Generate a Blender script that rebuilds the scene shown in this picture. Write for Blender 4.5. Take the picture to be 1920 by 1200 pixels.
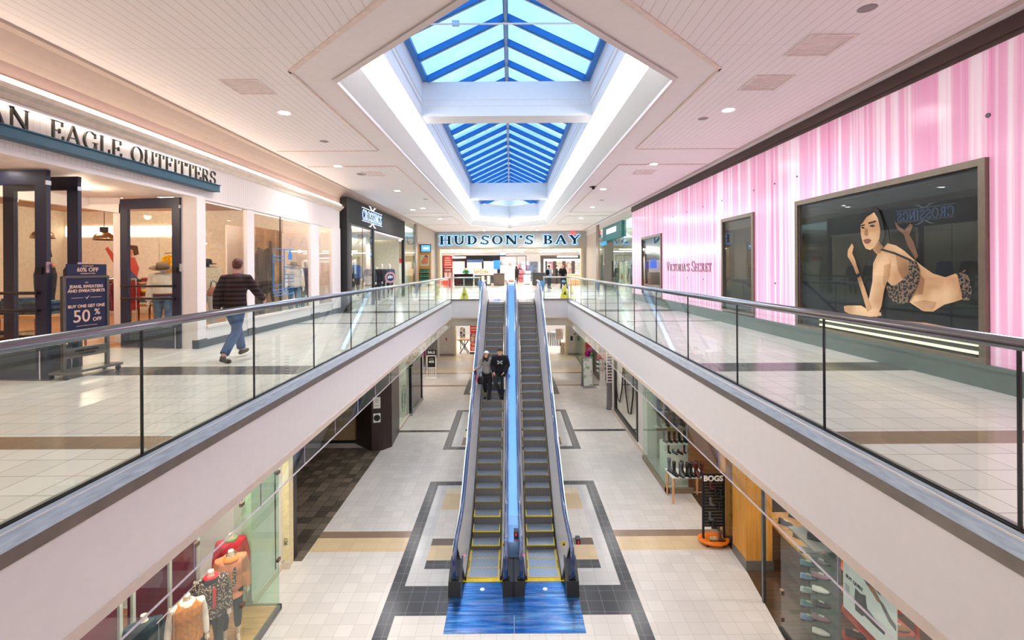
import bpy, math, random
from math import sin, cos, pi, radians, sqrt, tan
from mathutils import Vector, Matrix
random.seed(7)
S = bpy.context.scene
for o in list(bpy.data.objects): bpy.data.objects.remove(o)
COL = S.collection

# ---------------------------------------------------------------- camera, sky, exposure
FPX = 890.0; CX, CY, ROLL, CZ = 957.5, 503.0, .0065, 1.52     # focal length and horizon of a 1920x1200 frame
LZ = -5.33                                                    # level of the lower floor (upper floor is 0)
cd = bpy.data.cameras.new('camera'); cam = bpy.data.objects.new('camera', cd); COL.objects.link(cam)
cd.sensor_width = 36; cd.lens = FPX*36/1920; cd.clip_end = 300; cd.clip_start = .05
cam.location = (0, 0, CZ); cam.rotation_euler = (Matrix.Rotation(pi/2, 3, 'X') @ Matrix.Rotation(-ROLL, 3, 'Z')).to_euler()
cd.shift_x = (960-CX)/1920; cd.shift_y = -(600-CY)/1920
S.camera = cam
S.view_settings.view_transform = 'Standard'; S.view_settings.look = 'None'
S.view_settings.exposure = 1.5; S.view_settings.gamma = 1; S.view_settings.use_curve_mapping = False
try:
    S.cycles.transparent_max_bounces = 24; S.cycles.max_bounces = 9; S.cycles.diffuse_bounces = 4
    S.cycles.glossy_bounces = 4; S.cycles.sample_clamp_indirect = 6
except Exception: pass
W = bpy.data.worlds.new('sky'); S.world = W; W.use_nodes = True
wn = W.node_tree; wn.nodes.clear()
wo = wn.nodes.new('ShaderNodeOutputWorld'); wb = wn.nodes.new('ShaderNodeBackground')
wt = wn.nodes.new('ShaderNodeTexCoord'); wz = wn.nodes.new('ShaderNodeTexNoise'); wr = wn.nodes.new('ShaderNodeValToRGB')
wz.inputs['Scale'].default_value = 3.2; wz.inputs['Detail'].default_value = 6; wz.inputs['Roughness'].default_value = .55
wr.color_ramp.elements[0].position = .42; wr.color_ramp.elements[0].color = (.60, .80, 1, 1)
wr.color_ramp.elements[1].position = .62; wr.color_ramp.elements[1].color = (.90, .95, 1, 1)
wb.inputs['Strength'].default_value = .70
wn.links.new(wt.outputs['Generated'], wz.inputs['Vector']); wn.links.new(wz.outputs[0], wr.inputs[0])
wn.links.new(wr.outputs[0], wb.inputs[0]); wn.links.new(wb.outputs[0], wo.inputs[0])

# a pixel of the photograph on a known wall, floor or ceiling plane
def un(u, v):
    x = u-CX; y = v-CY
    return (x-ROLL*y)/FPX, (y+ROLL*x)/FPX
def qz(u, v, z):
    a, b = un(u, v); Y = (CZ-z)/b; return (a*Y, Y, z)
def qx(u, v, x):
    a, b = un(u, v); Y = x/a; return (x, Y, CZ-b*Y)
def qy(u, v, Y):
    a, b = un(u, v); return (a*Y, Y, CZ-b*Y)

# ---------------------------------------------------------------- materials
def lin(c): return tuple(((x/255)/12.92 if x <= 10 else (((x/255)+.055)/1.055)**2.4) for x in c)
MATS = {}
def M(key, rgb=None, rough=.5, metal=0, emit=0, noise=.06, scale=9, bump=0, stretch=None, spec=.5, coat=0):
    if key in MATS: return MATS[key]
    m = bpy.data.materials.new(key); m.use_nodes = True; MATS[key] = m
    n = m.node_tree; b = n.nodes['Principled BSDF']; c = lin(rgb)
    b.inputs['Roughness'].default_value = rough; b.inputs['Metallic'].default_value = metal
    b.inputs['Specular IOR Level'].default_value = spec
    if coat: b.inputs['Coat Weight'].default_value = coat
    tc = n.nodes.new('ShaderNodeTexCoord'); nz = n.nodes.new('ShaderNodeTexNoise'); nz.inputs['Scale'].default_value = scale
    nz.inputs['Detail'].default_value = 3
    if stretch:
        mp = n.nodes.new('ShaderNodeMapping'); mp.inputs['Scale'].default_value = stretch
        n.links.new(tc.outputs['Object'], mp.inputs[0]); n.links.new(mp.outputs[0], nz.inputs['Vector'])
    else: n.links.new(tc.outputs['Object'], nz.inputs['Vector'])
    rp = n.nodes.new('ShaderNodeValToRGB')
    rp.color_ramp.elements[0].position = .3; rp.color_ramp.elements[1].position = .7
    rp.color_ramp.elements[0].color = (*[max(0, x*(1-noise*1.6)) for x in c], 1)
    rp.color_ramp.elements[1].color = (*[min(1, x*(1+noise)) for x in c], 1)
    n.links.new(nz.outputs[0], rp.inputs[0]); n.links.new(rp.outputs[0], b.inputs['Base Color'])
    if emit:
        n.links.new(rp.outputs[0], b.inputs['Emission Color']); b.inputs['Emission Strength'].default_value = emit
    if bump:
        bp = n.nodes.new('ShaderNodeBump'); bp.inputs['Strength'].default_value = bump; bp.inputs['Distance'].default_value = .02
        n.links.new(nz.outputs[0], bp.inputs['Height']); n.links.new(bp.outputs[0], b.inputs['Normal'])
    return m
def two(key, c1, c2, rough=.6, kind='noise', scale=12, pos=(.45, .55), stretch=(1, 1, 1), metal=0, bump=0, emit=0, detail=4, rot=(0, 0, 0), cols=None):
    """a pattern of two colours: noise, wave (stripes) or voronoi"""
    if key in MATS: return MATS[key]
    m = bpy.data.materials.new(key); m.use_nodes = True; MATS[key] = m
    n = m.node_tree; b = n.nodes['Principled BSDF']; b.inputs['Roughness'].default_value = rough; b.inputs['Metallic'].default_value = metal
    tc = n.nodes.new('ShaderNodeTexCoord'); mp = n.nodes.new('ShaderNodeMapping'); mp.inputs['Scale'].default_value = stretch; mp.inputs['Rotation'].default_value = rot
    if kind == 'noise':
        t = n.nodes.new('ShaderNodeTexNoise'); t.inputs['Detail'].default_value = detail
    elif kind == 'wave':
        t = n.nodes.new('ShaderNodeTexWave'); t.bands_direction = 'Z'
    else: t = n.nodes.new('ShaderNodeTexVoronoi')
    t.inputs['Scale'].default_value = scale
    rp = n.nodes.new('ShaderNodeValToRGB'); e = rp.color_ramp.elements
    e[0].position, e[1].position = pos; e[0].color = (*lin(c1), 1); e[1].color = (*lin(c2), 1)
    for p, c in (cols or []):
        q = e.new(p); q.color = (*lin(c), 1)
    n.links.new(tc.outputs['Object'], mp.inputs[0]); n.links.new(mp.outputs[0], t.inputs['Vector'])
    n.links.new(t.outputs[0], rp.inputs[0]); n.links.new(rp.outputs[0], b.inputs['Base Color'])
    if emit: n.links.new(rp.outputs[0], b.inputs['Emission Color']); b.inputs['Emission Strength'].default_value = emit
    if bump:
        bp = n.nodes.new('ShaderNodeBump'); bp.inputs['Strength'].default_value = bump; bp.inputs['Distance'].default_value = .02
        n.links.new(t.outputs[0], bp.inputs['Height']); n.links.new(bp.outputs[0], b.inputs['Normal'])
    return m
def glass(key, tint=(225, 240, 235), base=.05, top=.75, rough=0, pw=4):
    if key in MATS: return MATS[key]
    m = bpy.data.materials.new(key); m.use_nodes = True; MATS[key] = m
    n = m.node_tree; n.nodes.clear(); o = n.nodes.new('ShaderNodeOutputMaterial')
    tr = n.nodes.new('ShaderNodeBsdfTransparent'); gl = n.nodes.new('ShaderNodeBsdfGlossy'); mx = n.nodes.new('ShaderNodeMixShader')
    tr.inputs[0].default_value = (*lin(tint), 1); gl.inputs['Roughness'].default_value = rough; gl.inputs[0].default_value = (.95, 1, 1, 1)
    lw = n.nodes.new('ShaderNodeLayerWeight'); lw.inputs[0].default_value = .5
    p = n.nodes.new('ShaderNodeMath'); p.operation = 'POWER'; p.inputs[1].default_value = pw
    a = n.nodes.new('ShaderNodeMath'); a.operation = 'MULTIPLY_ADD'; a.inputs[1].default_value = top; a.inputs[2].default_value = base
    n.links.new(lw.outputs['Facing'], p.inputs[0]); n.links.new(p.outputs[0], a.inputs[0]); n.links.new(a.outputs[0], mx.inputs[0])
    n.links.new(tr.outputs[0], mx.inputs[1]); n.links.new(gl.outputs[0], mx.inputs[2]); n.links.new(mx.outputs[0], o.inputs[0])
    return m
def tilemat(key, rgb, ph=(0, 0), sz=.305, grout=(150, 142, 135), gw=.006, rough=.22, var=.05, spec=.5):
    """square tiles laid along x and y, with grout"""
    if key in MATS: return MATS[key]
    m = bpy.data.materials.new(key); m.use_nodes = True; MATS[key] = m
    n = m.node_tree; b = n.nodes['Principled BSDF']; b.inputs['Specular IOR Level'].default_value = spec
    tc = n.nodes.new('ShaderNodeTexCoord'); mp = n.nodes.new('ShaderNodeMapping')
    mp.inputs['Location'].default_value = (-ph[0], -ph[1], 0)
    br = n.nodes.new('ShaderNodeTexBrick'); br.offset = 0; br.squash = 1
    br.inputs['Scale'].default_value = 1; br.inputs['Brick Width'].default_value = sz; br.inputs['Row Height'].default_value = sz
    br.inputs['Mortar Size'].default_value = gw/2; br.inputs['Mortar Smooth'].default_value = .2; br.inputs['Bias'].default_value = 0
    c = lin(rgb)
    br.inputs['Color1'].default_value = (*[x*(1-var) for x in c], 1); br.inputs['Color2'].default_value = (*[min(1, x*(1+var)) for x in c], 1)
    br.inputs['Mortar'].default_value = (*lin(grout), 1)
    n.links.new(tc.outputs['Object'], mp.inputs[0]); n.links.new(mp.outputs[0], br.inputs['Vector'])
    n.links.new(br.outputs['Color'], b.inputs['Base Color'])
    mr = n.nodes.new('ShaderNodeMapRange'); mr.inputs[3].default_value = rough; mr.inputs[4].default_value = .7
    n.links.new(br.outputs['Fac'], mr.inputs[0]); n.links.new(mr.outputs[0], b.inputs['Roughness'])
    return m
def groove(key, rgb, axis=0, pitch=.13, dark=.72, w=.06, rough=.55, ph=0, cross=0, emit=0):
    """boards with thin grooves square to one axis, cross seams if asked"""
    if key in MATS: return MATS[key]
    m = bpy.data.materials.new(key); m.use_nodes = True; MATS[key] = m
    n = m.node_tree; b = n.nodes['Principled BSDF']; b.inputs['Roughness'].default_value = rough
    tc = n.nodes.new('ShaderNodeTexCoord'); sp = n.nodes.new('ShaderNodeSeparateXYZ'); n.links.new(tc.outputs['Object'], sp.inputs[0])
    def line(out, pitch, w):
        a = n.nodes.new('ShaderNodeMath'); a.operation = 'DIVIDE'; a.inputs[1].default_value = pitch; n.links.new(out, a.inputs[0])
        f = n.nodes.new('ShaderNodeMath'); f.operation = 'FRACT'; n.links.new(a.outputs[0], f.inputs[0])
        l = n.nodes.new('ShaderNodeMath'); l.operation = 'LESS_THAN'; l.inputs[1].default_value = w; n.links.new(f.outputs[0], l.inputs[0]); return l.outputs[0]
    g = line(sp.outputs[axis], pitch, w)
    if cross:
        h = line(sp.outputs[1 if axis == 0 else 0], cross, .004)
        mx = n.nodes.new('ShaderNodeMath'); mx.operation = 'MAXIMUM'; n.links.new(g, mx.inputs[0]); n.links.new(h, mx.inputs[1]); g = mx.outputs[0]
    c = lin(rgb); mc = n.nodes.new('ShaderNodeMix'); mc.data_type = 'RGBA'
    mc.inputs[6].default_value = (*c, 1); mc.inputs[7].default_value = (*[x*dark for x in c], 1)
    n.links.new(g, mc.inputs[0]); n.links.new(mc.outputs[2], b.inputs['Base Color'])
    bp = n.nodes.new('ShaderNodeBump'); bp.inputs['Strength'].default_value = .3; bp.inputs['Distance'].default_value = .01; bp.invert = True
    n.links.new(g, bp.inputs['Height']); n.links.new(bp.outputs[0], b.inputs['Normal'])
    return m
def wood(key, c1, c2, axis=2, rough=.45, plank=0):
    st = [14, 14, 14]; st[axis] = .8
    return two(key, c1, c2, rough=rough, kind='noise', scale=1.6, pos=(.3, .7), stretch=tuple(st))

# ---------------------------------------------------------------- mesh building
class MB:
    def __init__(s): s.v = []; s.f = []; s.m = []; s.T = None; s.mi = 0
    def add(s, vs, fs, mi=None):
        k = len(s.v)
        if s.T is not None: vs = [tuple(s.T @ Vector(p)) for p in vs]
        s.v += [tuple(p) for p in vs]
        for f in fs: s.f.append([i+k for i in f]); s.m.append(s.mi if mi is None else mi)
        return s
    def box(s, x0, x1, y0, y1, z0, z1, mi=None):
        x0, x1 = sorted((x0, x1)); y0, y1 = sorted((y0, y1)); z0, z1 = sorted((z0, z1))
        return s.add([(x0,y0,z0),(x1,y0,z0),(x1,y1,z0),(x0,y1,z0),(x0,y0,z1),(x1,y0,z1),(x1,y1,z1),(x0,y1,z1)],
              [(0,3,2,1),(4,5,6,7),(0,1,5,4),(1,2,6,5),(2,3,7,6),(3,0,4,7)], mi)
    def quad(s, a, b, c, d, mi=None): return s.add([a, b, c, d], [(0, 1, 2, 3)], mi)
    def prism(s, poly, axis, a, b, mi=None):
        def P(p, t): return (t, p[0], p[1]) if axis == 'x' else (p[0], t, p[1]) if axis == 'y' else (p[0], p[1], t)
        n = len(poly); vs = [P(p, a) for p in poly]+[P(p, b) for p in poly]
        return s.add(vs, [list(range(n))[::-1], list(range(n, 2*n))]+[(i, (i+1) % n, n+(i+1) % n, n+i) for i in range(n)], mi)
    def tube(s, pts, r, n=8, ry=None, cap=True, mi=None):
        pts = [Vector(p) for p in pts]; R = r if isinstance(r, (list, tuple)) else [r]*len(pts)
        if len(R) != len(pts): R = [R[0]]*len(pts)
        up = None; rings = []
        for i, p in enumerate(pts):
            d = (pts[min(i+1, len(pts)-1)]-pts[max(i-1, 0)]).normalized()
            if up is None:
                up = Vector((0, 0, 1)) if abs(d.z) < .9 else Vector((0, 1, 0))
            a = (up-d*up.dot(d)).normalized(); b = d.cross(a); up = a
            ring = []
            for k in range(n):
                t = 2*pi*k/n; ring.append(p+b*cos(t)*R[i]+a*sin(t)*R[i]*(ry or 1))
            rings.append(ring)
        return s.loft(rings, cap, mi)
    def loft(s, rings, cap=True, mi=None):
        n = len(rings[0]); vs = [tuple(p) for r in rings for p in r]; fs = []
        for i in range(len(rings)-1):
            for k in range(n): fs.append((i*n+k, i*n+(k+1) % n, (i+1)*n+(k+1) % n, (i+1)*n+k))
        if cap: fs.append(list(range(n))[::-1]); fs.append([(len(rings)-1)*n+k for k in range(n)])
        return s.add(vs, fs, mi)
    def lathe(s, prof, c=(0, 0, 0), n=16, mi=None, sy=1):
        return s.loft([[(c[0]+max(r, .0005)*cos(2*pi*k/n), c[1]+max(r, .0005)*sin(2*pi*k/n)*sy, c[2]+z) for k in range(n)] for r, z in prof], True, mi)
    def ell(s, c, r, n=10, m=7, mi=None):
        rings = []
        for i in range(m+1):
            t = pi*(i+.06)/(m+.12)-pi/2; rings.append([(c[0]+r[0]*cos(t)*cos(2*pi*k/n), c[1]+r[1]*cos(t)*sin(2*pi*k/n), c[2]+r[2]*sin(t)) for k in range(n)])
        return s.loft(rings, True, mi)
def link(name, mb, mats, parent=None, loc=None, smooth=False, bevel=0, remesh=0, world=True, sub=0):
    """one mesh object; with a parent its coordinates are world ones unless world=False"""
    me = bpy.data.meshes.new(name); off = Vector((0, 0, 0))
    if parent is not None and world: off = Vector(parent.location)
    if parent is not None and world and parent.parent is not None: off = Vector(parent.parent.location)+Vector(parent.location)
    vs = [(p[0]-off[0], p[1]-off[1], p[2]-off[2]) for p in mb.v] if off.length else mb.v
    me.from_pydata(vs, [], mb.f)
    if not isinstance(mats, (list, tuple)): mats = [mats]
    for m in mats: me.materials.append(m)
    if len(mats) > 1: me.polygons.foreach_set('material_index', mb.m)
    if smooth: me.polygons.foreach_set('use_smooth', [True]*len(me.polygons))
    me.update()
    o = bpy.data.objects.new(name, me); COL.objects.link(o)
    if parent is not None: o.parent = parent
    if loc: o.location = loc
    if bevel:
        b = o.modifiers.new('bevel', 'BEVEL'); b.width = bevel; b.segments = 2; b.limit_method = 'ANGLE'
    if remesh:
        r = o.modifiers.new('remesh', 'REMESH'); r.mode = 'VOXEL'; r.voxel_size = remesh; r.use_smooth_shade = True
        sm = o.modifiers.new('smooth', 'SMOOTH'); sm.factor = .5; sm.iterations = 3
    if sub:
        r = o.modifiers.new('sub', 'SUBSURF'); r.levels = sub; r.render_levels = sub
    return o
def tag(o, label, cat, group=None, kind=None):
    o['label'] = label; o['category'] = cat
    if group: o['group'] = group
    if kind: o['kind'] = kind
    return o
def thing(name, label, cat, loc=(0, 0, 0), rz=0, group=None):
    o = bpy.data.objects.new(name, None); COL.objects.link(o); o.empty_display_size = .1
    o.location = loc; o.rotation_euler = (0, 0, rz); return tag(o, label, cat, group)
def one(name, label, cat, mb, mats, loc=None, group=None, **k):
    return tag(link(name, mb, mats, None, loc, **k), label, cat, group)
def struct(name, mb, mats, **k):
    o = link(name, mb, mats, None, **k); o['kind'] = 'structure'; return o
def part(p, name, mb, mats, **k):
    k.setdefault('world', False); return link(name, mb, mats, p, **k)
def dup(root, loc, rz=None, label=None, group=None, scale=None, mats=None):
    r = root.copy(); COL.objects.link(r); r.location = loc
    if rz is not None: r.rotation_euler = (0, 0, rz)
    if label: r['label'] = label
    if group: r['group'] = group
    if scale: r.scale = (scale,)*3 if not isinstance(scale, tuple) else scale
    def kids(a, b):
        for ch in [c for c in bpy.data.objects if c.parent == a]:
            c = ch.copy(); COL.objects.link(c); c.parent = b
            if mats and ch.name.split('.')[0] in mats:
                c.data = c.data.copy(); c.data.materials[0] = mats[ch.name.split('.')[0]]
            kids(ch, c)
    kids(root, r)
    if mats and 'self' in mats:
        r.data = r.data.copy(); r.data.materials[0] = mats['self']
    return r
ORD = ['nearest', 'second nearest', 'third', 'fourth', 'fifth', 'sixth', 'seventh', 'eighth', 'ninth', 'tenth', 'eleventh', 'twelfth',
       'thirteenth', 'fourteenth', 'fifteenth', 'sixteenth', 'seventeenth', 'eighteenth', 'nineteenth', 'twentieth']

# plain lettering: a text curve turned into a mesh; face = 'front' (towards -y), 'left' wall (faces +x), 'right' wall (faces -x), 'up'
ROT = {'front': (pi/2, 0, 0), 'left': (pi/2, 0, pi/2), 'right': (pi/2, 0, -pi/2), 'up': (0, 0, 0)}
def text(parent, name, body, size, loc, face, mat, align='CENTER', ext=.002, sx=1, rot=None, shear=0, bold=0):
    c = bpy.data.curves.new(name, 'FONT'); c.body = body; c.size = size; c.align_x = align; c.align_y = 'CENTER'
    c.extrude = ext; c.resolution_u = 3; c.shear = shear; c.offset = bold
    t = bpy.data.objects.new(name+'_tmp', c); me = bpy.data.meshes.new_from_object(t)
    bpy.data.objects.remove(t)
    me.materials.clear(); me.materials.append(mat); me.name = name
    R = Matrix.Rotation(0, 4, 'Z')
    r = rot or ROT[face]
    from mathutils import Euler
    me.transform(Matrix.Translation(loc) @ Euler(r).to_matrix().to_4x4() @ Matrix.Diagonal((sx, 1, 1, 1)))
    o = bpy.data.objects.new(name, me); COL.objects.link(o)
    if parent is not None: o.parent = parent
    return o

# serif capitals drawn from strokes; thick stems t, thin strokes s; cap height 1
def glyph(ch, t=.17, s=.06, g=0, W=1.0):
    P = []
    def ln(x0, y0, x1, y1, w):
        w += g*2; d = Vector((x1-x0, y1-y0)); L = d.length; d /= L; n = Vector((-d.y, d.x))*w/2; e = d*g
        P.append([(x0-e.x-n.x, y0-e.y-n.y), (x1+e.x-n.x, y1+e.y-n.y), (x1+e.x+n.x, y1+e.y+n.y), (x0-e.x+n.x, y0-e.y+n.y)])
    def ring(cx, cy, rx, ry, a0, a1, tt=None, ss=None):
        tt = (t if tt is None else tt); ss = (s if ss is None else ss); N = 18
        o = []; i = []
        for k in range(N+1):
            a = radians(a0+(a1-a0)*k/N); o.append((cx+(rx+g)*cos(a), cy+(ry+g)*sin(a))); i.append((cx+(rx-tt-g)*cos(a), cy+(ry-ss-g)*sin(a)))
        for k in range(N): P.append([o[k], o[k+1], i[k+1], i[k]])
    def ser(x, y, w): ln(x-w/2, y+(s/2 if y == 0 else -s/2), x+w/2, y+(s/2 if y == 0 else -s/2), s)
    def stem(x, w=None, y0=0, y1=1, sb=True, st=True):
        w = w or t; ln(x, y0, x, y1, w)
        if sb: ser(x, y0, w+.2)
        if st: ser(x, y1, w+.2)
    def dr(x, y, h): ln(x, y, x, y+h, s*1.3)
    k = ch; w = .8
    if k == 'A': ln(.07, 0, .43, 1, s*1.3); ln(.43, 1, .8, 0, t); ln(.2, .33, .68, .33, s); ser(.07, 0, .26); ser(.8, 0, .32); w = .95
    elif k == 'B': stem(.17); ring(.38, .75, .3, .25, -90, 90); ring(.38, .26, .36, .26, -90, 90); [ln(.15, y, .4, y, s) for y in (s/2, .5, 1-s/2)]; w = .82
    elif k == 'C': ring(.48, .5, .45, .52, 48, 312); dr(.8, .66, .3); dr(.8, .03, .28); w = .92
    elif k == 'D': stem(.17); ring(.32, .5, .5, .5, -90, 90); [ln(.15, y, .34, y, s) for y in (s/2, 1-s/2)]; w = .92
    elif k == 'E': stem(.17); ln(.17, 1-s/2, .68, 1-s/2, s); ln(.17, .5, .52, .5, s); ln(.17, s/2, .72, s/2, s); dr(.68, .75, .25); dr(.72, 0, .27); dr(.52, .38, .24); w = .8
    elif k == 'F': stem(.17); ln(.17, 1-s/2, .66, 1-s/2, s); ln(.17, .5, .5, .5, s); dr(.66, .75, .25); dr(.5, .38, .24); w = .74
    elif k == 'G': ring(.48, .5, .45, .52, 48, 330); dr(.8, .66, .3); ln(.82, .02, .82, .42, t*.9); ser(.82, .42, .3) if 0 else ln(.66, .42, .95, .42, s); w = 1.0
    elif k == 'H': stem(.17); stem(.79); ln(.17, .5, .79, .5, s); w = .96
    elif k == 'I': stem(.2); w = .4
    elif k == 'L': stem(.17); ln(.17, s/2, .68, s/2, s); dr(.68, 0, .3); w = .76
    elif k == 'M': stem(.12, s*1.4, st=False); stem(.98); ln(.12, 1, .55, .05, t); ln(.55, .05, .98, 1, s*1.3); ser(.1, 1, .26); w = 1.15
    elif k == 'N': stem(.15, s*1.4); stem(.83, s*1.4, sb=False); ln(.13, .98, .83, .02, t*1.1); w = .98
    elif k == 'O': ring(.48, .5, .46, .52, 0, 360); w = .97
    elif k == 'P': stem(.17); ring(.36, .72, .34, .28, -90, 90); [ln(.15, y, .38, y, s) for y in (.46, 1-s/2)]; w = .76
    elif k == 'R': stem(.17); ring(.36, .74, .32, .26, -90, 90); [ln(.15, y, .38, y, s) for y in (.5, 1-s/2)]; ln(.42, .5, .76, .02, t*.95); ser(.8, 0, .22); w = .9
    elif k == 'S': ring(.38, .745, .3, .275, 20, 270, t*.8, s*1.4); ring(.38, .255, .32, .275, -160, 90, t*.8, s*1.4); dr(.66, .72, .24); dr(.06, .05, .24); w = .74
    elif k == 'T': stem(.4, st=False); ln(.04, 1-s/2, .76, 1-s/2, s); dr(.05, .73, .27); dr(.75, .73, .27); w = .8
    elif k == 'U': ln(.2, .38, .2, 1, t); ser(.2, 1, t+.2); ln(.78, .38, .78, 1, s*1.4); ser(.78, 1, .28); ring(.485, .38, .375, .4, 180, 360, t*.9, s*1.4); w = .96
    elif k == 'V': ln(.12, 1, .46, 0, t); ln(.46, 0, .82, 1, s*1.3); ser(.12, 1, .3); ser(.82, 1, .26); w = .9
    elif k == 'X': ln(.1, 1, .8, 0, t); ln(.1, 0, .8, 1, s*1.3); ser(.1, 1, .3); ser(.8, 1, .26); ser(.1, 0, .26); ser(.8, 0, .3); w = .9
    elif k == 'Y': ln(.12, 1, .45, .46, t); ln(.45, .46, .8, 1, s*1.3); stem(.45, y1=.5, st=False); ser(.12, 1, .3); ser(.8, 1, .26); w = .9
    elif k == "'": ln(.15, .98, .11, .7, s*2.2); w = .25
    else: w = .45
    return P, w*W
def sign_text(parent, body, h, origin, face, mat, width=None, t=.17, s=.06, gap=.1, depth=.05, g=0, name='letter', gapmat=None, small=None, mirror_start=False):
    """letters as parts; origin = left baseline as the reader sees it; width = total length"""
    seq = []; x = 0
    for i, c in enumerate(body):
        P, w = glyph(c, t, s, g); k = 1 if not small or i in small else .78
        seq.append((x, P, k)); x += (w+gap)*k
    total = x-gap; fx = (width/(total*h)) if width else 1
    R = {'front': lambda a, b, d: (origin[0]+a, origin[1]-d, origin[2]+b), 'left': lambda a, b, d: (origin[0]+d, origin[1]+a, origin[2]+b),
         'right': lambda a, b, d: (origin[0]-d, origin[1]-a, origin[2]+b)}[face]
    for (x0, P, k) in seq:
        if not P: continue
        mb = MB()
        for q in P:
            pts = [((x0+a*k)*h*fx, b*k*h) for a, b in q]; n = len(pts)
            vs = [R(a, b, 0) for a, b in pts]+[R(a, b, depth) for a, b in pts]
            mb.add(vs, [list(range(n))[::-1], list(range(n, 2*n))]+[(i, (i+1) % n, n+(i+1) % n, n+i) for i in range(n)])
        link(name, mb, mat, parent)
# ---------------------------------------------------------------- palette
paint = M('white_paint', (232, 226, 222), rough=.6, noise=.015)
fascia_m = M('fascia_paint', (236, 231, 230), rough=.55, noise=.01)
lip_m = M('cream_lip', (222, 206, 192), rough=.6, noise=.02)
mauve = M('mauve_paint', (196, 170, 160), rough=.7, noise=.02)
tan_m = M('tan_paint', (205, 180, 158), rough=.7, noise=.02)
beige = M('beige_paint', (205, 193, 178), rough=.7, noise=.02)
steel = two('brushed_steel', (150, 155, 160), (190, 194, 198), rough=.22, metal=1, scale=3, stretch=(.6, .05, 40), pos=(.3, .7))
rail_m = M('handrail_steel', (150, 156, 164), rough=.22, metal=1, noise=.03)
shoe_m = M('shoe_steel', (156, 156, 156), rough=.34, metal=.5, noise=.12, scale=5, stretch=(8, 1.2, 8))
shoe_d = M('shoe_bronze', (138, 128, 122), rough=.35, metal=.35, noise=.1, scale=4)
chrome = M('chrome', (215, 218, 220), rough=.12, metal=1, noise=.02)
black = M('black_rubber', (18, 18, 20), rough=.45)
dark = M('near_black', (28, 28, 30), rough=.5)
g_rail = glass('balustrade_glass', (247, 253, 250), base=.032, top=.5)
g_shop = glass('shop_glass', (252, 254, 253), base=.022, top=.45)
g_green = glass('green_glass', (240, 249, 242), base=.03, top=.45)
g_sky = glass('skylight_glass', (208, 232, 252), base=.03, top=.3)
white_e = M('lamp_white', (255, 250, 242), emit=14, noise=0)
cove_e = M('cove_light', (250, 252, 255), emit=3.0, noise=0)
panel_e = M('light_panel', (255, 246, 232), emit=7, noise=0)
warm_e = M('warm_lamp', (255, 226, 180), emit=12, noise=0)
cream_t = tilemat('cream_tile', (218, 211, 205), rough=.26, gw=.007, grout=(172, 163, 156))
cream_u = tilemat('cream_tile_upper', (232, 225, 220), ph=(.1, .165), rough=.24, gw=.007, grout=(120, 112, 106))
grey_t = tilemat('pale_grey_tile', (205, 203, 202), rough=.2)
dark_t = tilemat('charcoal_tile', (62, 64, 70), grout=(150, 150, 152), rough=.25, gw=.005)
dark_u = tilemat('taupe_band_tile', (98, 92, 92), grout=(75, 70, 70), rough=.2, ph=(.1, .0))
brown_t = tilemat('brown_tile', (146, 122, 104), grout=(120, 100, 88), rough=.25, ph=(0, .1))
dbrown_t = tilemat('dark_brown_tile', (104, 88, 80), grout=(90, 78, 70), rough=.25)
tan_t = tilemat('tan_tile', (216, 192, 154), grout=(170, 150, 120), rough=.22)
ltan_t = tilemat('light_tan_tile', (226, 210, 184), grout=(170, 160, 140), rough=.22)
dk_wood = two('dark_wood_floor', (52, 38, 28), (98, 72, 50), rough=.35, scale=1.5, stretch=(.6, 9, 1), pos=(.3, .7))
wm_wood = two('warm_wood_floor', (150, 98, 56), (204, 148, 94), rough=.35, scale=1.5, stretch=(9, .6, 1), pos=(.3, .7))

def painted(name, rects, mats, z, hole=None):
    xs = sorted({r[0] for r in rects} | {r[1] for r in rects} | ({hole[0], hole[1]} if hole else set()))
    ys = sorted({r[2] for r in rects} | {r[3] for r in rects} | ({hole[2], hole[3]} if hole else set()))
    base = rects[0]; mb = MB()
    for i in range(len(xs)-1):
        for j in range(len(ys)-1):
            x = (xs[i]+xs[i+1])/2; y = (ys[j]+ys[j+1])/2
            if not (base[0] < x < base[1] and base[2] < y < base[3]): continue
            if hole and hole[0] < x < hole[1] and hole[2] < y < hole[3]: continue
            k = [r for r in rects if r[0] < x < r[1] and r[2] < y < r[3]][-1][4]
            mb.add([(xs[i], ys[j], z), (xs[i+1], ys[j], z), (xs[i+1], ys[j+1], z), (xs[i], ys[j+1], z)], [(0, 1, 2, 3)], k)
    return struct(name, mb, mats)

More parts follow.
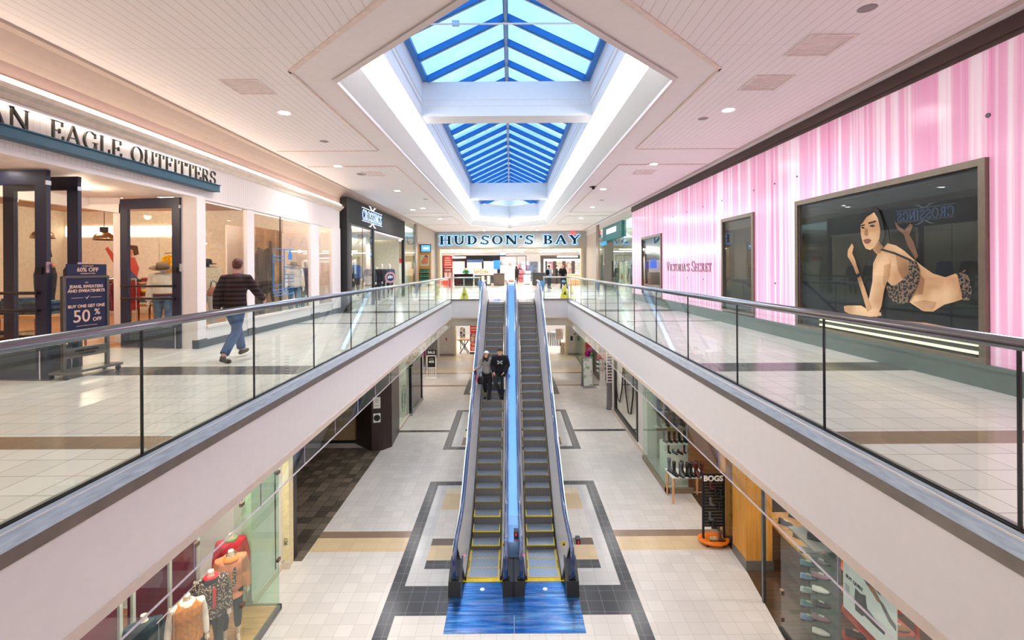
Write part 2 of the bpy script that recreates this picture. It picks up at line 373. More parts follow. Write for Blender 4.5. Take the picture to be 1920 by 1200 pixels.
# ---------------------------------------------------------------- floors
XL, XR = -2.995, 2.86
U = [(-6.16, 5.86, -6, 37.6, 0), (-6.16, 5.86, 4.05, 4.36, 2), (-6.16, 5.86, 6.9, 7.5, 1), (-6.16, 5.86, 13.3, 13.48, 1), (-6.16, 5.86, 16.4, 17.2, 1),
     (-6.16, 5.86, 20.2, 20.4, 2), (-6.16, 5.86, 25.4, 25.7, 2), (-6.16, 5.86, 30.1, 30.4, 1)]
painted('floor', U, [cream_u, dark_u, brown_t], 0, (XL, XR, -.3, 23.5))
T0, T1, T2, T3, T4, T5, T6 = range(7)
low = [(-9, 9, -6, 37.6, 0), (-9, 9, 12.1, 12.4, 2), (-9, 9, 11.5, 12.1, 4), (-9, 9, 19.9, 20.15, 1), (-9, 9, 27.6, 27.9, 2), (-9, 9, 30.9, 31.2, 2), (-9, 9, 31.2, 33, 6), (-9, 9, 35.2, 37.6, 6),
       (-2.62, 2.62, 5.2, 15.28, 1), (-2.33, 2.33, 5.5, 15.0, 3), (-2.02, 2.02, 14.46, 14.78, 6), (-2.02, 2.02, 13.5, 14.46, 4), (-2.02, 2.02, 12.05, 13.5, 0),
       (-2.02, 2.02, 11.75, 12.05, 5), (-2.02, 2.02, 11.15, 11.75, 4), (-2.02, 2.02, 10.83, 11.15, 1), (-2.02, 2.02, 9.37, 10.25, 1), (-2.33, 2.33, 5.5, 9.37, 0), (-2.33, 2.33, 9.37, 10.25, 1),
       (-2.62, 2.62, 17.95, 22.98, 1), (-2.33, 2.33, 18.25, 22.7, 3), (-1.95, 1.95, 20.45, 21.8, 4), (-1.95, 1.95, 20.0, 20.25, 1), (-1.95, 1.95, 19.3, 20, 6), (-1.95, 1.95, 18.4, 19.25, 2),
       (-2.62, 2.62, 25.8, 30.8, 1), (-2.33, 2.33, 26.1, 30.5, 0)]
painted('floor', low, [cream_t, dark_t, brown_t, grey_t, tan_t, dbrown_t, ltan_t], LZ)
slate = two('slate_tile', (44, 42, 42), (92, 84, 74), rough=.4, kind='voronoi', scale=2.6, pos=(.25, .7), cols=[(.5, (66, 62, 60))])
n = slate.node_tree; v = [q for q in n.nodes if q.type == 'TEX_VORONOI'][0]; v.distance = 'CHEBYCHEV'
sl = tilemat('slate_grid', (106, 96, 84), sz=.305, grout=(44, 42, 40), rough=.35, var=.5, gw=.012)
struct('trim_1', MB().box(-8.8, -4.95, 11.15, 18.2, LZ, LZ+.004), sl)                     # slate paving of the dark entrance
struct('trim_2', MB().prism([(5.42, 14.4), (5.28, 10.8), (5.0, 8.8), (4.75, 6.5), (4.75, 4), (9, 4), (9, 14.4)], 'z', LZ, LZ+.004), dk_wood)
# slab between the floors, its white fascia all round the opening
for nm, b in (('ceiling', (-16, XL+.02, -6, 50)), ('ceiling', (XR-.02, 16, -6, 50))):
    struct(nm, MB().box(b[0], b[1], b[2], b[3], -.95, -.012), paint)
struct('ceiling', MB().box(XL+.02, XR-.02, -6, -.32, -.95, -.012), paint)
struct('ceiling', MB().box(XL+.02, -1.42, 23.52, 50, -.95, -.012).box(1.5, XR-.02, 23.52, 50, -.95, -.012).box(-1.42, 1.5, 23.0, 50, -.95, -.012), paint)
fa = MB()
for s, x in ((-1, XL), (1, XR)):
    fa.box(x, x-s*.07, -.3, 23.5, -.87, -.1)
fa.box(XL, -1.42, 23.42, 23.5, -.87, -.06); fa.box(1.5, XR, 23.42, 23.5, -.87, -.06); fa.box(XL, XR, -.31, -.3, -.87, -.01)
struct('wall_fascia', fa, fascia_m)
lp = MB()
for s, x in ((-1, XL), (1, XR)): lp.box(x, x-s*.09, -.3, 23.5, -.95, -.87)
lp.box(XL, -1.42, 23.40, 23.5, -.95, -.87); lp.box(1.5, XR, 23.40, 23.5, -.95, -.87)
struct('trim_3', lp, lip_m)
struct('trim_4', MB().box(XL+.02, -1.42, 23.6, 23.66, -1.33, -.95).box(1.5, XR-.02, 23.6, 23.66, -1.33, -.95).box(-1.42, 1.5, 23.6, 23.66, -1.33, -.95), beige)   # bulkhead under the far edge

# ---------------------------------------------------------------- outer shell
struct('wall_rear', MB().box(-16, 16, -6.15, -6, LZ, 5), paint)
struct('wall_far', MB().box(-16, 16, 62, 62.2, LZ, 5), paint)
struct('wall_left', MB().box(-6.2, -6.1, -6, 17.0, 3.72, 4.08), mauve)
struct('trim_5', MB().box(-6.1, -6.07, -6, 17.0, 3.84, 3.875), M('pale_moulding', (230, 215, 196), rough=.5))
struct('trim_6', MB().box(-6.1, -6.085, -6, 17.0, 3.66, 3.84), tan_m)
cv = MB(); pr = [(-6.1, 4.06), (-6.04, 4.16), (-5.96, 4.26), (-5.88, 4.345), (-5.80, 4.37), (-5.80, 4.41), (-5.83, 4.5), (-6.25, 4.5), (-6.25, 4.06)]
cv.prism(pr, 'y', -6, 37.6)
struct('trim_7', cv, M('cove_plaster', (196, 178, 164), rough=.6, noise=.02), smooth=False)
HX = -.07
def hexa(d, z, hw=2.58, yn=7.23, yf=31.4, ap=2.58):
    w = hw-d; k = .4142*d
    return [(HX-w, yn+k, z), (HX, yn-ap+1.4142*d, z), (HX+w, yn+k, z), (HX+w, yf-k, z), (HX, yf+ap-1.4142*d, z), (HX-w, yf-k, z)]
cz = 4.41
ce = MB()
h = hexa(0, cz)
ce.add([(-5.8, -6, cz), (HX, -6, cz), h[1], h[0], h[5], h[4], (HX, 37.6, cz), (-5.8, 37.6, cz)], [list(range(8))])
ce.add([(5.98, -6, cz), (HX, -6, cz), h[1], h[2], h[3], h[4], (HX, 37.6, cz), (5.98, 37.6, cz)], [list(range(8))[::-1]])
ceil_m = M('ceiling_plaster', (250, 244, 241), rough=.7, noise=.01)
struct('ceiling', ce, ceil_m)
board = groove('ceiling_boards', (251, 246, 243), axis=0, pitch=.132, w=.07, dark=.72, cross=1.23)
def slabpoly(pts, z0, z1): 
    m = MB(); return m.prism([(p[0], p[1]) for p in pts], 'z', z0, z1)
for pts in ([(-5.66, -5), (-.35, -5), (-.35, 4.0), (-3.2, 6.85), (-3.2, 11.5), (-5.66, 11.5)], [(5.5, -5), (.2, -5), (.2, 4.0), (3.07, 6.85), (3.07, 11.5), (5.5, 11.5)],
            [(-5.66, 13.3), (-3.2, 13.3), (-3.2, 24.5), (-5.66, 24.5)], [(5.5, 13.3), (3.07, 13.3), (3.07, 24.5), (5.5, 24.5)],
            [(-5.66, 26.3), (-3.2, 26.3), (-3.2, 31), (-5.66, 31)], [(5.5, 26.3), (3.07, 26.3), (3.07, 31), (5.5, 31)]):
    struct('ceiling_boards', slabpoly(pts, cz-.014, cz-.002), board)
st_ = MB()      # raised plaster strips framing the boarded fields
for s, xo in ((-1, -5.66), (1, 5.5)):
    xi = -3.2 if s < 0 else 3.07; xm = -.35 if s < 0 else .2
    for y0, y1 in ((13.3, 24.5), (26.3, 31)):
        st_.box(xo, xi, y0-.03, y0, cz-.03, cz-.002).box(xo, xi, y1, y1+.03, cz-.03, cz-.002).box(xi, xi-s*.03, y0, y1, cz-.03, cz-.002)
    st_.box(xo, xi, 11.5, 11.53, cz-.03, cz-.002).box(xi, xi-s*.03, 6.85, 11.5, cz-.03, cz-.002)
    st_.prism([(xm, 4.0), (xi, 6.85), (xi, 6.95), (xm, 4.1)], 'z', cz-.03, cz-.002)
struct('trim_8', st_, M('plaster_strip', (244, 228, 216), rough=.6))
# the long skylight well, stepped inwards
R0, R1, R2, R3, R4, R5 = hexa(0, cz), hexa(.28, 4.72), hexa(.63, 4.97), hexa(.655, 5.05), hexa(.66, 5.78), hexa(.80, 5.80)
struct('wall_well', MB().loft([R0, R1], cap=False), M('well_plaster', (226, 226, 222), rough=.55, noise=.01))
one('cove_light', 'long glowing white cove light running round the skylight well', 'ceiling light', MB().loft([R1, R2], cap=False), cove_e)
ws = MB().loft([R2, R3], cap=False).loft([R3, R4], cap=False).loft([R4, R5], cap=False)
struct('wall_skylight', ws, M('shaft_plaster', (236, 238, 240), rough=.55, noise=.01))
tr = MB()
for z in (5.22, 5.36):
    a, b, c = hexa(.662, z), hexa(.675, z+.01), hexa(.662, z+.02); tr.loft([a, b, c], cap=False)
a, b, c, d_ = hexa(.0, cz-.004), hexa(-.05, cz-.03), hexa(.02, cz-.05), hexa(.03, cz); tr.loft([a, b, c, d_], cap=False)
struct('trim_9', tr, paint)
dv = MB()
for y in (10.8, 23.6):
    dv.box(HX-1.925, HX+1.925, y, y+.5, 5.04, 5.77).box(HX-1.92, HX+1.92, y-.012, y, 5.36, 5.385).box(HX-1.92, HX+1.92, y-.012, y, 5.22, 5.24)
    dv.box(HX-1.95, HX+1.95, y-.02, y+.52, 4.98, 5.05)
struct('wall_divider', dv, MATS['shaft_plaster'])
# the glazed gable roof over it
sky = thing('skylight', 'long blue tinted gabled glass skylight over the ceiling well', 'skylight', (HX, 3.5, 5.78))
blue_fr = M('blue_mullion', (30, 118, 196), rough=.35, metal=.1, noise=.05)
grey_fr = M('grey_mullion_cap', (130, 150, 172), rough=.4, metal=.3)
zb, zr, hw = 5.80, 6.65, 1.8
ys = [8.55+1.06*k for k in range(-4, 24)]
for i, y in enumerate(ys):
    for s in (-1, 1):
        a = Vector((HX+s*hw, y, zb)); b = Vector((HX, y, zr)); d = (b-a).normalized(); nrm = Vector((-d.z*s, 0, abs(d.x)))
        m = MB(); w = .05; q = .15
        def beam(m, a, b, w, n0, n1):
            vs = [a+Vector((0, -w, 0))+nrm*n0, a+Vector((0, w, 0))+nrm*n0, b+Vector((0, w, 0))+nrm*n0, b+Vector((0, -w, 0))+nrm*n0]
            vs += [p+nrm*(n1-n0) for p in vs]; m.add(vs, [(0, 1, 2, 3), (7, 6, 5, 4), (0, 4, 5, 1), (1, 5, 6, 2), (2, 6, 7, 3), (3, 7, 4, 0)])
        up = Vector((0, 0, 1)); nrm = (up-d*up.dot(d)).normalized()
        beam(m, a, b, w, -.10, .03)
        r = part(sky, 'rafter', m, blue_fr, world=True)
        m = MB(); beam(m, a, b, .02, -.115, -.10); part(r, 'rafter_cap', m, grey_fr, world=True).location = (0, 0, 0)
        if i < len(ys)-1:
            m = MB(); y2 = ys[i+1]
            p = [Vector((HX+s*hw, y+w, zb)), Vector((HX+s*hw, y2-w, zb)), Vector((HX, y2-w, zr)), Vector((HX, y+w, zr))]
            m.add([x+nrm*.0 for x in p]+[x+nrm*.02 for x in p], [(3, 2, 1, 0), (4, 5, 6, 7), (0, 1, 5, 4), (1, 2, 6, 5), (2, 3, 7, 6), (3, 0, 4, 7)])
            part(sky, 'glass_pane', m, g_sky, world=True)
part(sky, 'ridge_beam', MB().box(HX-.05, HX+.05, ys[0], ys[-1], zr-.1, zr+.06), blue_fr, world=True)
part(sky, 'ridge_cap', MB().box(HX-.03, HX+.03, ys[0], ys[-1], zr-.13, zr-.1), grey_fr, world=True)
part(sky, 'base_frame', MB().box(HX-hw-.1, HX-hw+.03, ys[0], ys[-1], zb-.03, zb+.05).box(HX+hw-.03, HX+hw+.1, ys[0], ys[-1], zb-.03, zb+.05), blue_fr, world=True)
for nm, y in (('gable_wall', ys[0]), ('gable_wall', ys[-1])):
    part(sky, nm, MB().prism([(HX-hw-.1, zb), (HX+hw+.1, zb), (HX, zr+.06)], 'y', y-.05, y+.05), MATS['shaft_plaster'], world=True)
struct('ceiling', MB().box(HX-2.1, HX+2.1, ys[-1], 34.5, 5.8, 5.84).box(HX-2.1, HX+2.1, 3.5, ys[0], 5.8, 5.84), MATS['shaft_plaster'])
cb = thing('conduit', 'thin white metal conduit spanning the skylight below its glass', 'conduit', (HX, 8.5, 5.72))
part(cb, 'pipe', MB().tube([(-1.86, 0, .18), (1.86, 0, .18)], .016), paint)
part(cb, 'junction_box', MB().box(-.95, -.82, -.04, .04, .15, .23), M('pale_blue_box', (190, 215, 235)))

# ceiling fittings
dl = thing('ceiling_downlight', 'round', 'ceiling light', (0, 0, cz), group='recessed downlights')
part(dl, 'trim_ring', MB().lathe([(.10, -.016), (.125, -.022), (.13, -.016), (.13, -.002)], n=20), paint)
part(dl, 'bulb', MB().lathe([(.001, -.019), (.10, -.019), (.10, -.017)], n=20), M('downlight_glow', (255, 250, 250), emit=18, noise=0))
DL = [(-4.13, 8.7, 'left'), (4.01, 8.7, 'right'), (-4.15, 17.45, 'left'), (3.41, 17.4, 'right'), (-4.79, 13.18, 'left outer'), (-4.75, 23.13, 'left outer'), (-4.15, 22.55, 'left'), (-4.06, 27.4, 'left'),
      (4.13, 27.6, 'right'), (3.9, 22.5, 'right'), (4.0, 13.2, 'right'), (-4.1, 2.5, 'left'), (4.1, 2.5, 'right'), (-2.0, 35.9, 'far end'), (2.0, 35.9, 'far end')]
def lamp(loc, e, r=.12, col=(1, .97, .95), spot=None, name='lamp_or_fill_light'):
    l = bpy.data.lights.new(name, 'SPOT' if spot else 'POINT'); l.energy = e; l.shadow_soft_size = r; l.color = col
    if spot: l.spot_size = radians(spot); l.spot_blend = .8
    o = bpy.data.objects.new(name, l); COL.objects.link(o); o.location = loc; return o
cnt = {}
for i, (x, y, side) in enumerate(DL):
    k = cnt.get(side, 0); cnt[side] = k+1
    lb = 'round white recessed downlight, %s in the %s strip of ceiling' % (ORD[k] if k else 'nearest', side) if side != 'far end' else 'round recessed downlight close above the big far sign, %s one' % ('left' if x < 0 else 'right')
    o = dl if i == 0 else dup(dl, (x, y, cz))
    o.location = (x, y, cz); o['label'] = lb
    lamp((x, y, cz-.06), 105, r=.25, spot=168)
vt = thing('air_vent', 'square', 'vent', (0, 0, cz), group='square ceiling vents')
vm = M('vent_grille', (244, 232, 226), rough=.6)
part(vt, 'frame', MB().box(-.3, .3, -.3, -.27, -.03, -.002).box(-.3, .3, .27, .3, -.03, -.002).box(-.3, -.27, -.27, .27, -.03, -.002).box(.27, .3, -.27, .27, -.03, -.002), vm)
g = MB()
for k in range(12): g.box(-.27, .27, -.26+k*.044, -.238+k*.044, -.020, -.012)
g.box(-.27, .27, -.27, .27, -.012, -.002); part(vt, 'grille', g, vm)
VT = [(-4.1, 7.45, 'square grey ceiling vent above the left walkway, nearest'), (4.03, 6.17, 'square pinkish ceiling vent above the right walkway, nearest'), (4.0, 7.42, 'square pinkish ceiling vent, second on the right side'),
      (-4.12, 14.3, 'flat grey ceiling vent beyond the first crossband on the left'), (4.05, 14.3, 'flat ceiling vent beyond the first crossband on the right')]
for i, (x, y, lb) in enumerate(VT):
    o = vt if i == 0 else dup(vt, (x, y, cz)); o.location = (x, y, cz); o['label'] = lb
sp = one('ceiling_speaker', 'small round ceiling speaker beside the left vent beyond the crossband', 'speaker', MB().lathe([(.12, -.03), (.14, -.02), (.14, -.002)], n=18), M('speaker_grey', (150, 142, 140)), loc=(-4.5, 14.35, cz), group='round ceiling discs')
for x, y, lb in ((-4.17, 10.66, 'small pale disc on the left ceiling beyond the nearest downlight'), (-3.5, 19.6, 'round disc on the left ceiling beyond the third vent'), (3.9, 20.2, 'round disc high on the right ceiling before the far crossband'), (-4.05, 4.9, 'small round disc on the left ceiling near the top edge'), (4.0, 5.3, 'small round disc on the right ceiling near the top edge'), (3.75, 9.2, 'small round disc just before the right nearest downlight')):
    dup(sp, (x, y, cz), label=lb, scale=.7)
dc = thing('smoke_detector', 'dark round smoke detector under the plain right ceiling strip', 'detector', (2.96, 16.9, cz))
part(dc, 'base', MB().lathe([(.13, -.02), (.15, -.012), (.15, -.002)], n=16), M('detector_grey', (95, 85, 85)))
part(dc, 'sensor', MB().lathe([(.03, -.1), (.06, -.06), (.06, -.02)], n=12), dark)

# ---------------------------------------------------------------- balustrades round the opening
def balustrade(label, x, s, joints, y0, y1):
    """s: -1 left side of the opening, +1 right side"""
    t = thing('glass_balustrade', label, 'railing', (x, y0, 0))
    ed = [y0]+[j for j in joints if y0 < j < y1]+[y1]
    for a, b in zip(ed, ed[1:]):
        part(t, 'glass_panel', MB().box(x-.006, x+.006, a+.006, b-.006, -.02, 1.035), g_rail, world=True)
    for j in ed[1:-1]:
        part(t, 'joint_strip', MB().box(x-.008, x+.008, j-.008, j+.008, -.02, 1.03), black, world=True)
    h = MB().tube([(x, y0, 1.07), (x, y1, 1.07)], .04, n=20)
    hr = part(t, 'handrail', h, rail_m, world=True, smooth=True)
    for j in (ed[1]+.85*0+1.2, ed[1]+6.3, ed[1]+11.4):
        part(hr, 'rail_joint', MB().tube([(x, j-.004, 1.07), (x, j+.004, 1.07)], .0415, n=20), M('joint_grey', (70, 74, 78), rough=.4), world=True)
    # folded steel shoe: level channel, slanted face, upright lower face
    pf = [(x+s*.05, 0.004), (x+s*.012, .012), (x+s*.010, -.02), (x-s*.010, -.02), (x-s*.012, .012), (x-s*.03, .008), (x-s*.12, -.09), (x-s*.12, -.18), (x-s*.06, -.18), (x+s*.05, -.05)]
    part(t, 'base_shoe', MB().prism(pf[5:7]+[(x-s*.10, -.095), (x-s*.01, -.01)], 'y', y0, y1), shoe_m, world=True)
    part(t, 'base_skirt', MB().prism([(x-s*.12, -.09), (x-s*.12, -.18), (x-s*.06, -.18), (x-s*.06, -.09)], 'y', y0, y1), shoe_d, world=True)
    part(t, 'gasket', MB().box(x-.016, x-.008, y0, y1, -.02, .014).box(x+.008, x+.016, y0, y1, -.02, .014), black, world=True)
    part(t, 'floor_edge', MB().box(x+s*.016, x+s*.055, y0, y1, -.01, .01), shoe_m, world=True)
    return t
balustrade('long glass balustrade with steel handrail along the left walkway', -3.03, -1, [3.89+1.7*k for k in range(-2, 12)], -.25, 23.45)
balustrade('long glass balustrade with steel handrail along the right walkway', 2.9, 1, [2.71+1.69*k for k in range(-1, 13)], -.25, 23.45)
def endrail(label, xa, xb, posts):
    t = thing('glass_balustrade', label, 'railing', (xa, 23.5, 0))
    part(t, 'glass_panel', MB().box(min(xa, xb)+.02, max(xa, xb)-.02, 23.494, 23.506, .02, 1.03), g_rail, world=True)
    part(t, 'handrail', MB().tube([(xa, 23.5, 1.07), (xb, 23.5, 1.07)], .035, n=12), M('pale_rail', (200, 202, 198), rough=.35, metal=.6), world=True, smooth=True)
    for p in posts: part(t, 'post', MB().tube([(p, 23.52, 0), (p, 23.52, 1.05)], .022, n=10), MATS['pale_rail'], world=True, smooth=True)
    part(t, 'base_shoe', MB().box(min(xa, xb), max(xa, xb), 23.38, 23.56, -.06, .012), MATS['shoe_bronze'], world=True)
endrail('short glass balustrade left of the escalator tops at the far edge', -3.0, -1.5, (-2.95, -2.32, -1.55))
endrail('short glass balustrade right of the escalator tops at the far edge', 1.6, 2.88, (2.84, 1.64))
t = thing('glass_balustrade', 'glass balustrade across the near end behind the viewpoint', 'railing', (-2.9, -.3, 0))
part(t, 'glass_panel', MB().box(-2.9, 2.8, -.306, -.294, 0, .9), g_rail, world=True)
part(t, 'handrail', MB().tube([(-2.95, -.36, .94), (2.85, -.36, .94)], .035, n=12), rail_m, world=True, smooth=True)
# glass smoke curtain hanging under the slab edge
for s, x, js, lb in ((-1, -3.0, [1.2*k+3.27 for k in range(-2, 17)], 'clear glass draft curtain hanging below the left slab edge'), (1, 2.88, [1.2*k+3.0 for k in range(-2, 17)], 'clear glass draft curtain hanging below the right slab edge')):
    t = thing('draft_curtain', lb, 'glass screen', (x, 0, -.95))
    for a, b in zip(js, js[1:]):
        part(t, 'glass_panel', MB().box(x-.004, x+.004, a+.004, min(b, 23.4)-.004, -1.30, -.95), g_shop, world=True)
    for a in js[1:-1]: part(t, 'joint_strip', MB().box(x-.005, x+.005, a-.004, a+.004, -1.30, -.95), M('joint_pale', (190, 175, 200), rough=.4), world=True)
    part(t, 'bottom_edge', MB().box(x-.007, x+.007, js[0], 23.4, -1.31, -1.297), M('pale_edge', (226, 216, 226), rough=.3), world=True)
# lower level lighting
ll = thing('ceiling_downlight', 'x', 'ceiling light', (0, 0, -.95), group='lower level downlights')
part(ll, 'trim_ring', MB().lathe([(.10, -.016), (.125, -.022), (.13, -.016), (.13, -.002)], n=16), paint)
part(ll, 'bulb', MB().lathe([(.001, -.019), (.10, -.019), (.10, -.017)], n=16), MATS['downlight_glow'])
first = True
for s, nm in ((-1, 'left'), (1, 'right')):
    for k in range(9):
        y = 3+k*4.0; x = s*3.95
        o = ll if first else dup(ll, (x, y, -.95)); first = False
        o.location = (x, y, -.95); o['label'] = 'round recessed downlight under the %s walkway, %s along the lower level' % (nm, ORD[k])
        lamp((x, y, -1.0), 40, r=.25, spot=168)

one('cornice_light', 'hidden warm light strip along the top of the white shop cornice', 'light strip', MB().box(-6.05, -5.99, -5.9, 16.9, 3.80, 3.815), M('cornice_glow', (255, 238, 222), emit=3.0, noise=0))
# ---------------------------------------------------------------- escalators
K30 = tan(radians(30)); YB, YT = 11.69, 20.92        # knees of the incline
def slope_z(y, off=0, soft=.55):
    """height of the step line at y, with rounded knees"""
    def f(y):
        if y <= YB: return LZ
        if y >= YT: return 0
        return LZ+(y-YB)*K30
    n = 9
    return sum(f(y+soft*(i/(n-1)*2-1)) for i in range(n))/n+off
def strip(m, x0, x1, pts, thick=None, mi=None):
    """solid band between x0 and x1 whose side outline is pts [(y, zlow, zhigh)]"""
    vs = []; fs = []
    for y, a, b in pts: vs += [(x0, y, a), (x1, y, a), (x1, y, b), (x0, y, b)]
    for i in range(len(pts)-1):
        k = i*4; j = k+4
        for a, b in ((0, 1), (1, 2), (2, 3), (3, 0)): fs.append((k+a, k+b, j+b, j+a))
    fs.append((3, 2, 1, 0)); k = (len(pts)-1)*4; fs.append((k, k+1, k+2, k+3))
    return m.add(vs, fs, mi)
ribs = two('step_riser', (84, 82, 82), (150, 146, 142), rough=.4, kind='wave', scale=1, metal=.25)
w = [q for q in ribs.node_tree.nodes if q.type == 'TEX_WAVE'][0]; w.bands_direction = 'X'; w.inputs['Scale'].default_value = 9
tread = two('step_tread', (126, 138, 152), (180, 192, 206), rough=.3, kind='wave', scale=1, metal=.6)
w = [q for q in tread.node_tree.nodes if q.type == 'TEX_WAVE'][0]; w.bands_direction = 'X'; w.inputs['Scale'].default_value = 22
yellow = M('safety_yellow', (240, 205, 20), rough=.5)
brushy = M('yellow_dull', (150, 118, 22), rough=.5, noise=.3, scale=30)  # duller, mottled yellow for the step edges higher up
esc_in = M('inner_steel', (222, 220, 222), rough=.3, metal=.3, noise=.04, stretch=(30, .5, 30))
esc_out = M('outer_deck', (205, 222, 214), rough=.28, metal=.7, noise=.05)
skirt = M('black_skirt', (20, 22, 26), rough=.35)
hand = M('handrail_blue', (16, 48, 104), rough=.16, spec=.9, noise=.03, coat=.6)
newel_m = M('newel_black', (44, 44, 48), rough=.38, noise=.04)
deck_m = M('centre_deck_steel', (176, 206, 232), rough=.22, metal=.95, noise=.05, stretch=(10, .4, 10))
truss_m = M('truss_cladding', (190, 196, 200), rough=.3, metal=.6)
mat_m = two('mat_reflection_streaks', (44, 92, 150), (96, 160, 200), rough=.2, kind='noise', scale=2.0, metal=.85, pos=(.34, .66), stretch=(.7, 7, 1), cols=[(.5, (64, 124, 186)), (.6, (116, 130, 176))])  # blue and mauve streaks of reflected skylight are put into the plate colour
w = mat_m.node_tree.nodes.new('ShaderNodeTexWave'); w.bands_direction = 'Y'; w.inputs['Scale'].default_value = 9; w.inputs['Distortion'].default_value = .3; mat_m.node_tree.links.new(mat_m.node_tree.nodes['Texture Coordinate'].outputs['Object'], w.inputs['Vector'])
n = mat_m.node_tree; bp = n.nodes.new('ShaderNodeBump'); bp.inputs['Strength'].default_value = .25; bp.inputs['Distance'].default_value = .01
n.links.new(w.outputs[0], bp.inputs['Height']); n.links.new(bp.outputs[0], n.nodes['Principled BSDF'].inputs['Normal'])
ysamp = [10.4+i*.35 for i in range(0, 35)]
def escalator(label, xc, inner):
    """xc: centre of the steps; inner: -1 if the centre deck is to its left, +1 if to its right"""
    t = thing('escalator', label, 'escalator', (xc, 10.0, LZ))
    P = lambda n, m, mt, **k: part(t, n, m, mt, world=True, **k)
    hwid = .345
    y = 10.50; k = 0; pitch = .345
    while y < 22.0:
        z = slope_z(y+pitch*.5+.1, soft=.5)
        if y < 11.2: z = LZ+.012
        m = MB()
        m.mi = 0; m.box(xc-hwid, xc+hwid, y, y+pitch-.004, z-.02, z)                     # tread
        zn = slope_z(y-pitch*.5+.1, soft=.5) if y >= 11.2 else LZ
        if z-zn > .012:
            m.mi = 1; m.box(xc-hwid, xc+hwid, y+.004, y+.02, zn-.05, z-.02)
        m.mi = 2; m.box(xc-hwid, xc+hwid, y-.004, y+.012, z-.022, z+.003)
        m.box(xc-hwid, xc-hwid+.022, y, y+pitch-.004, z, z+.004).box(xc+hwid-.022, xc+hwid, y, y+pitch-.004, z, z+.004)
        P('step', m, [tread, ribs, yellow if y < 12.3 else brushy]); y += pitch; k += 1
    P('comb_plate', MB().box(xc-.44, xc+.44, 10.36, 10.46, LZ, LZ+.014), yellow)
    P('comb_plate', MB().box(xc-.42, xc+.42, 22.0, 22.12, -.02, .006), chrome)
    fl = two('landing_plate', (150, 175, 200), (214, 226, 236), rough=.16, metal=.95, kind='wave', scale=1)
    wv = [q for q in fl.node_tree.nodes if q.type == 'TEX_WAVE'][0]; wv.bands_direction = 'Y'; wv.inputs['Scale'].default_value = 14; wv.inputs['Distortion'].default_value = .6
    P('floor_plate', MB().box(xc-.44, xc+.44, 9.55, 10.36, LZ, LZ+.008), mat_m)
    P('floor_plate', MB().box(xc-.66, xc+.66, 22.12, 23.5, -.01, .004), chrome)
    r = MB().lathe([(.035, 0), (.05, 0), (.05, .003), (.035, .003)], c=(xc-.0, 10.12, LZ+.008), n=20); P('emblem', r, M('emblem_white', (235, 240, 245)))
    for s in (-1, 1):
        cdir = (s == inner)
        xs_ = xc+s*.38; xd = xc+s*.40; xh = xc+s*(.51 if cdir else .57); xo = xc+s*(.60 if cdir else .665)
        # skirt beside the steps
        m = MB(); strip(m, xs_-.012, xs_+.012, [(y, slope_z(y)-.25, slope_z(y)+.10) for y in ysamp]); P('skirt_panel', m, skirt)
        m = MB(); strip(m, xs_-s*.014-.004, xs_-s*.014+.004, [(y, slope_z(y)+.005, slope_z(y)+.05) for y in ysamp[:4]]); P('skirt_brush', m, yellow)
        # slanted inner steel from the skirt up to the handrail
        rs = [[(xd-s*.01, y, slope_z(y)+.09), (xd, y, slope_z(y)+.09), (xh+s*.012, y, slope_z(y)+.86), (xh-s*.012, y, slope_z(y)+.88), (xd-s*.01, y, slope_z(y)+.13)] for y in ysamp]
        P('inner_panel', MB().loft(rs), esc_in)
        # outer cladding and deck
        if not cdir:
            P('outer_deck', strip(MB(), xh+s*.03, xo, [(y, slope_z(y)+.66, slope_z(y)+.74) for y in ysamp]), esc_out)
            P('outer_cladding', strip(MB(), xo-s*.02, xo, [(y, max(slope_z(y)-.75, LZ) if y < 20.5 else slope_z(y)-.75, slope_z(y)+.70) for y in ysamp]), truss_m)
        # handrail: closed loop seen from its ends, tubular path with end turns
        def zh(y): return slope_z(y, .95)
        path = [(xh, 10.28, LZ+.22), (xh, 10.05, LZ+.26), (xh, 9.93, LZ+.40), (xh, 9.90, LZ+.58), (xh, 9.97, LZ+.78), (xh, 10.12, LZ+.91), (xh, 10.4, LZ+.95)]
        path += [(xh, y, zh(y)) for y in ysamp[1:]]
        path += [(xh, 22.6, .95), (xh, 22.85, .91), (xh, 23.0, .78), (xh, 23.05, .55), (xh, 22.98, .35), (xh, 22.8, .26), (xh, 22.6, .22)]
        P('handrail', MB().tube(path, .045, n=10, ry=.55), hand, smooth=True)
        P('handrail_guide', strip(MB(), xh-.02, xh+.02, [(y, slope_z(y)+.80, slope_z(y)+.925) for y in ysamp]), M('guide_blue', (30, 80, 140), rough=.3, metal=.6))
        # newel ends
        nw = MB().prism([(9.88, LZ), (10.50, LZ), (10.50, LZ+.50), (10.36, LZ+.50), (10.1, LZ+.36), (9.95, LZ+.28)], 'x', xc+s*.44, xc+s*(.684 if cdir else .70))
        ne = P('newel_base', nw, newel_m)
        part(ne, 'handrail_inlet', MB().tube([(xh, 9.985, LZ+.27), (xh, 10.05, LZ+.31)], .085, n=14), black, world=True).location = (0, 0, 0)
        P('newel_base', MB().prism([(22.1, -.02), (22.95, -.02), (22.9, .3), (22.6, .42), (22.1, .5)], 'x', xc+s*.44, xc+s*(.60 if cdir else .66)), M('newel_chrome', (190, 196, 204), rough=.2, metal=.9))
    return t
eL = escalator('left escalator coming down with a couple riding on it', -.65, 1)
eR = escalator('right escalator standing empty beside the blue centre deck', .69, -1)
cdk = MB(); strip(cdk, -.10, .14, [(y, slope_z(y)+.45, slope_z(y)+.85) for y in ysamp])
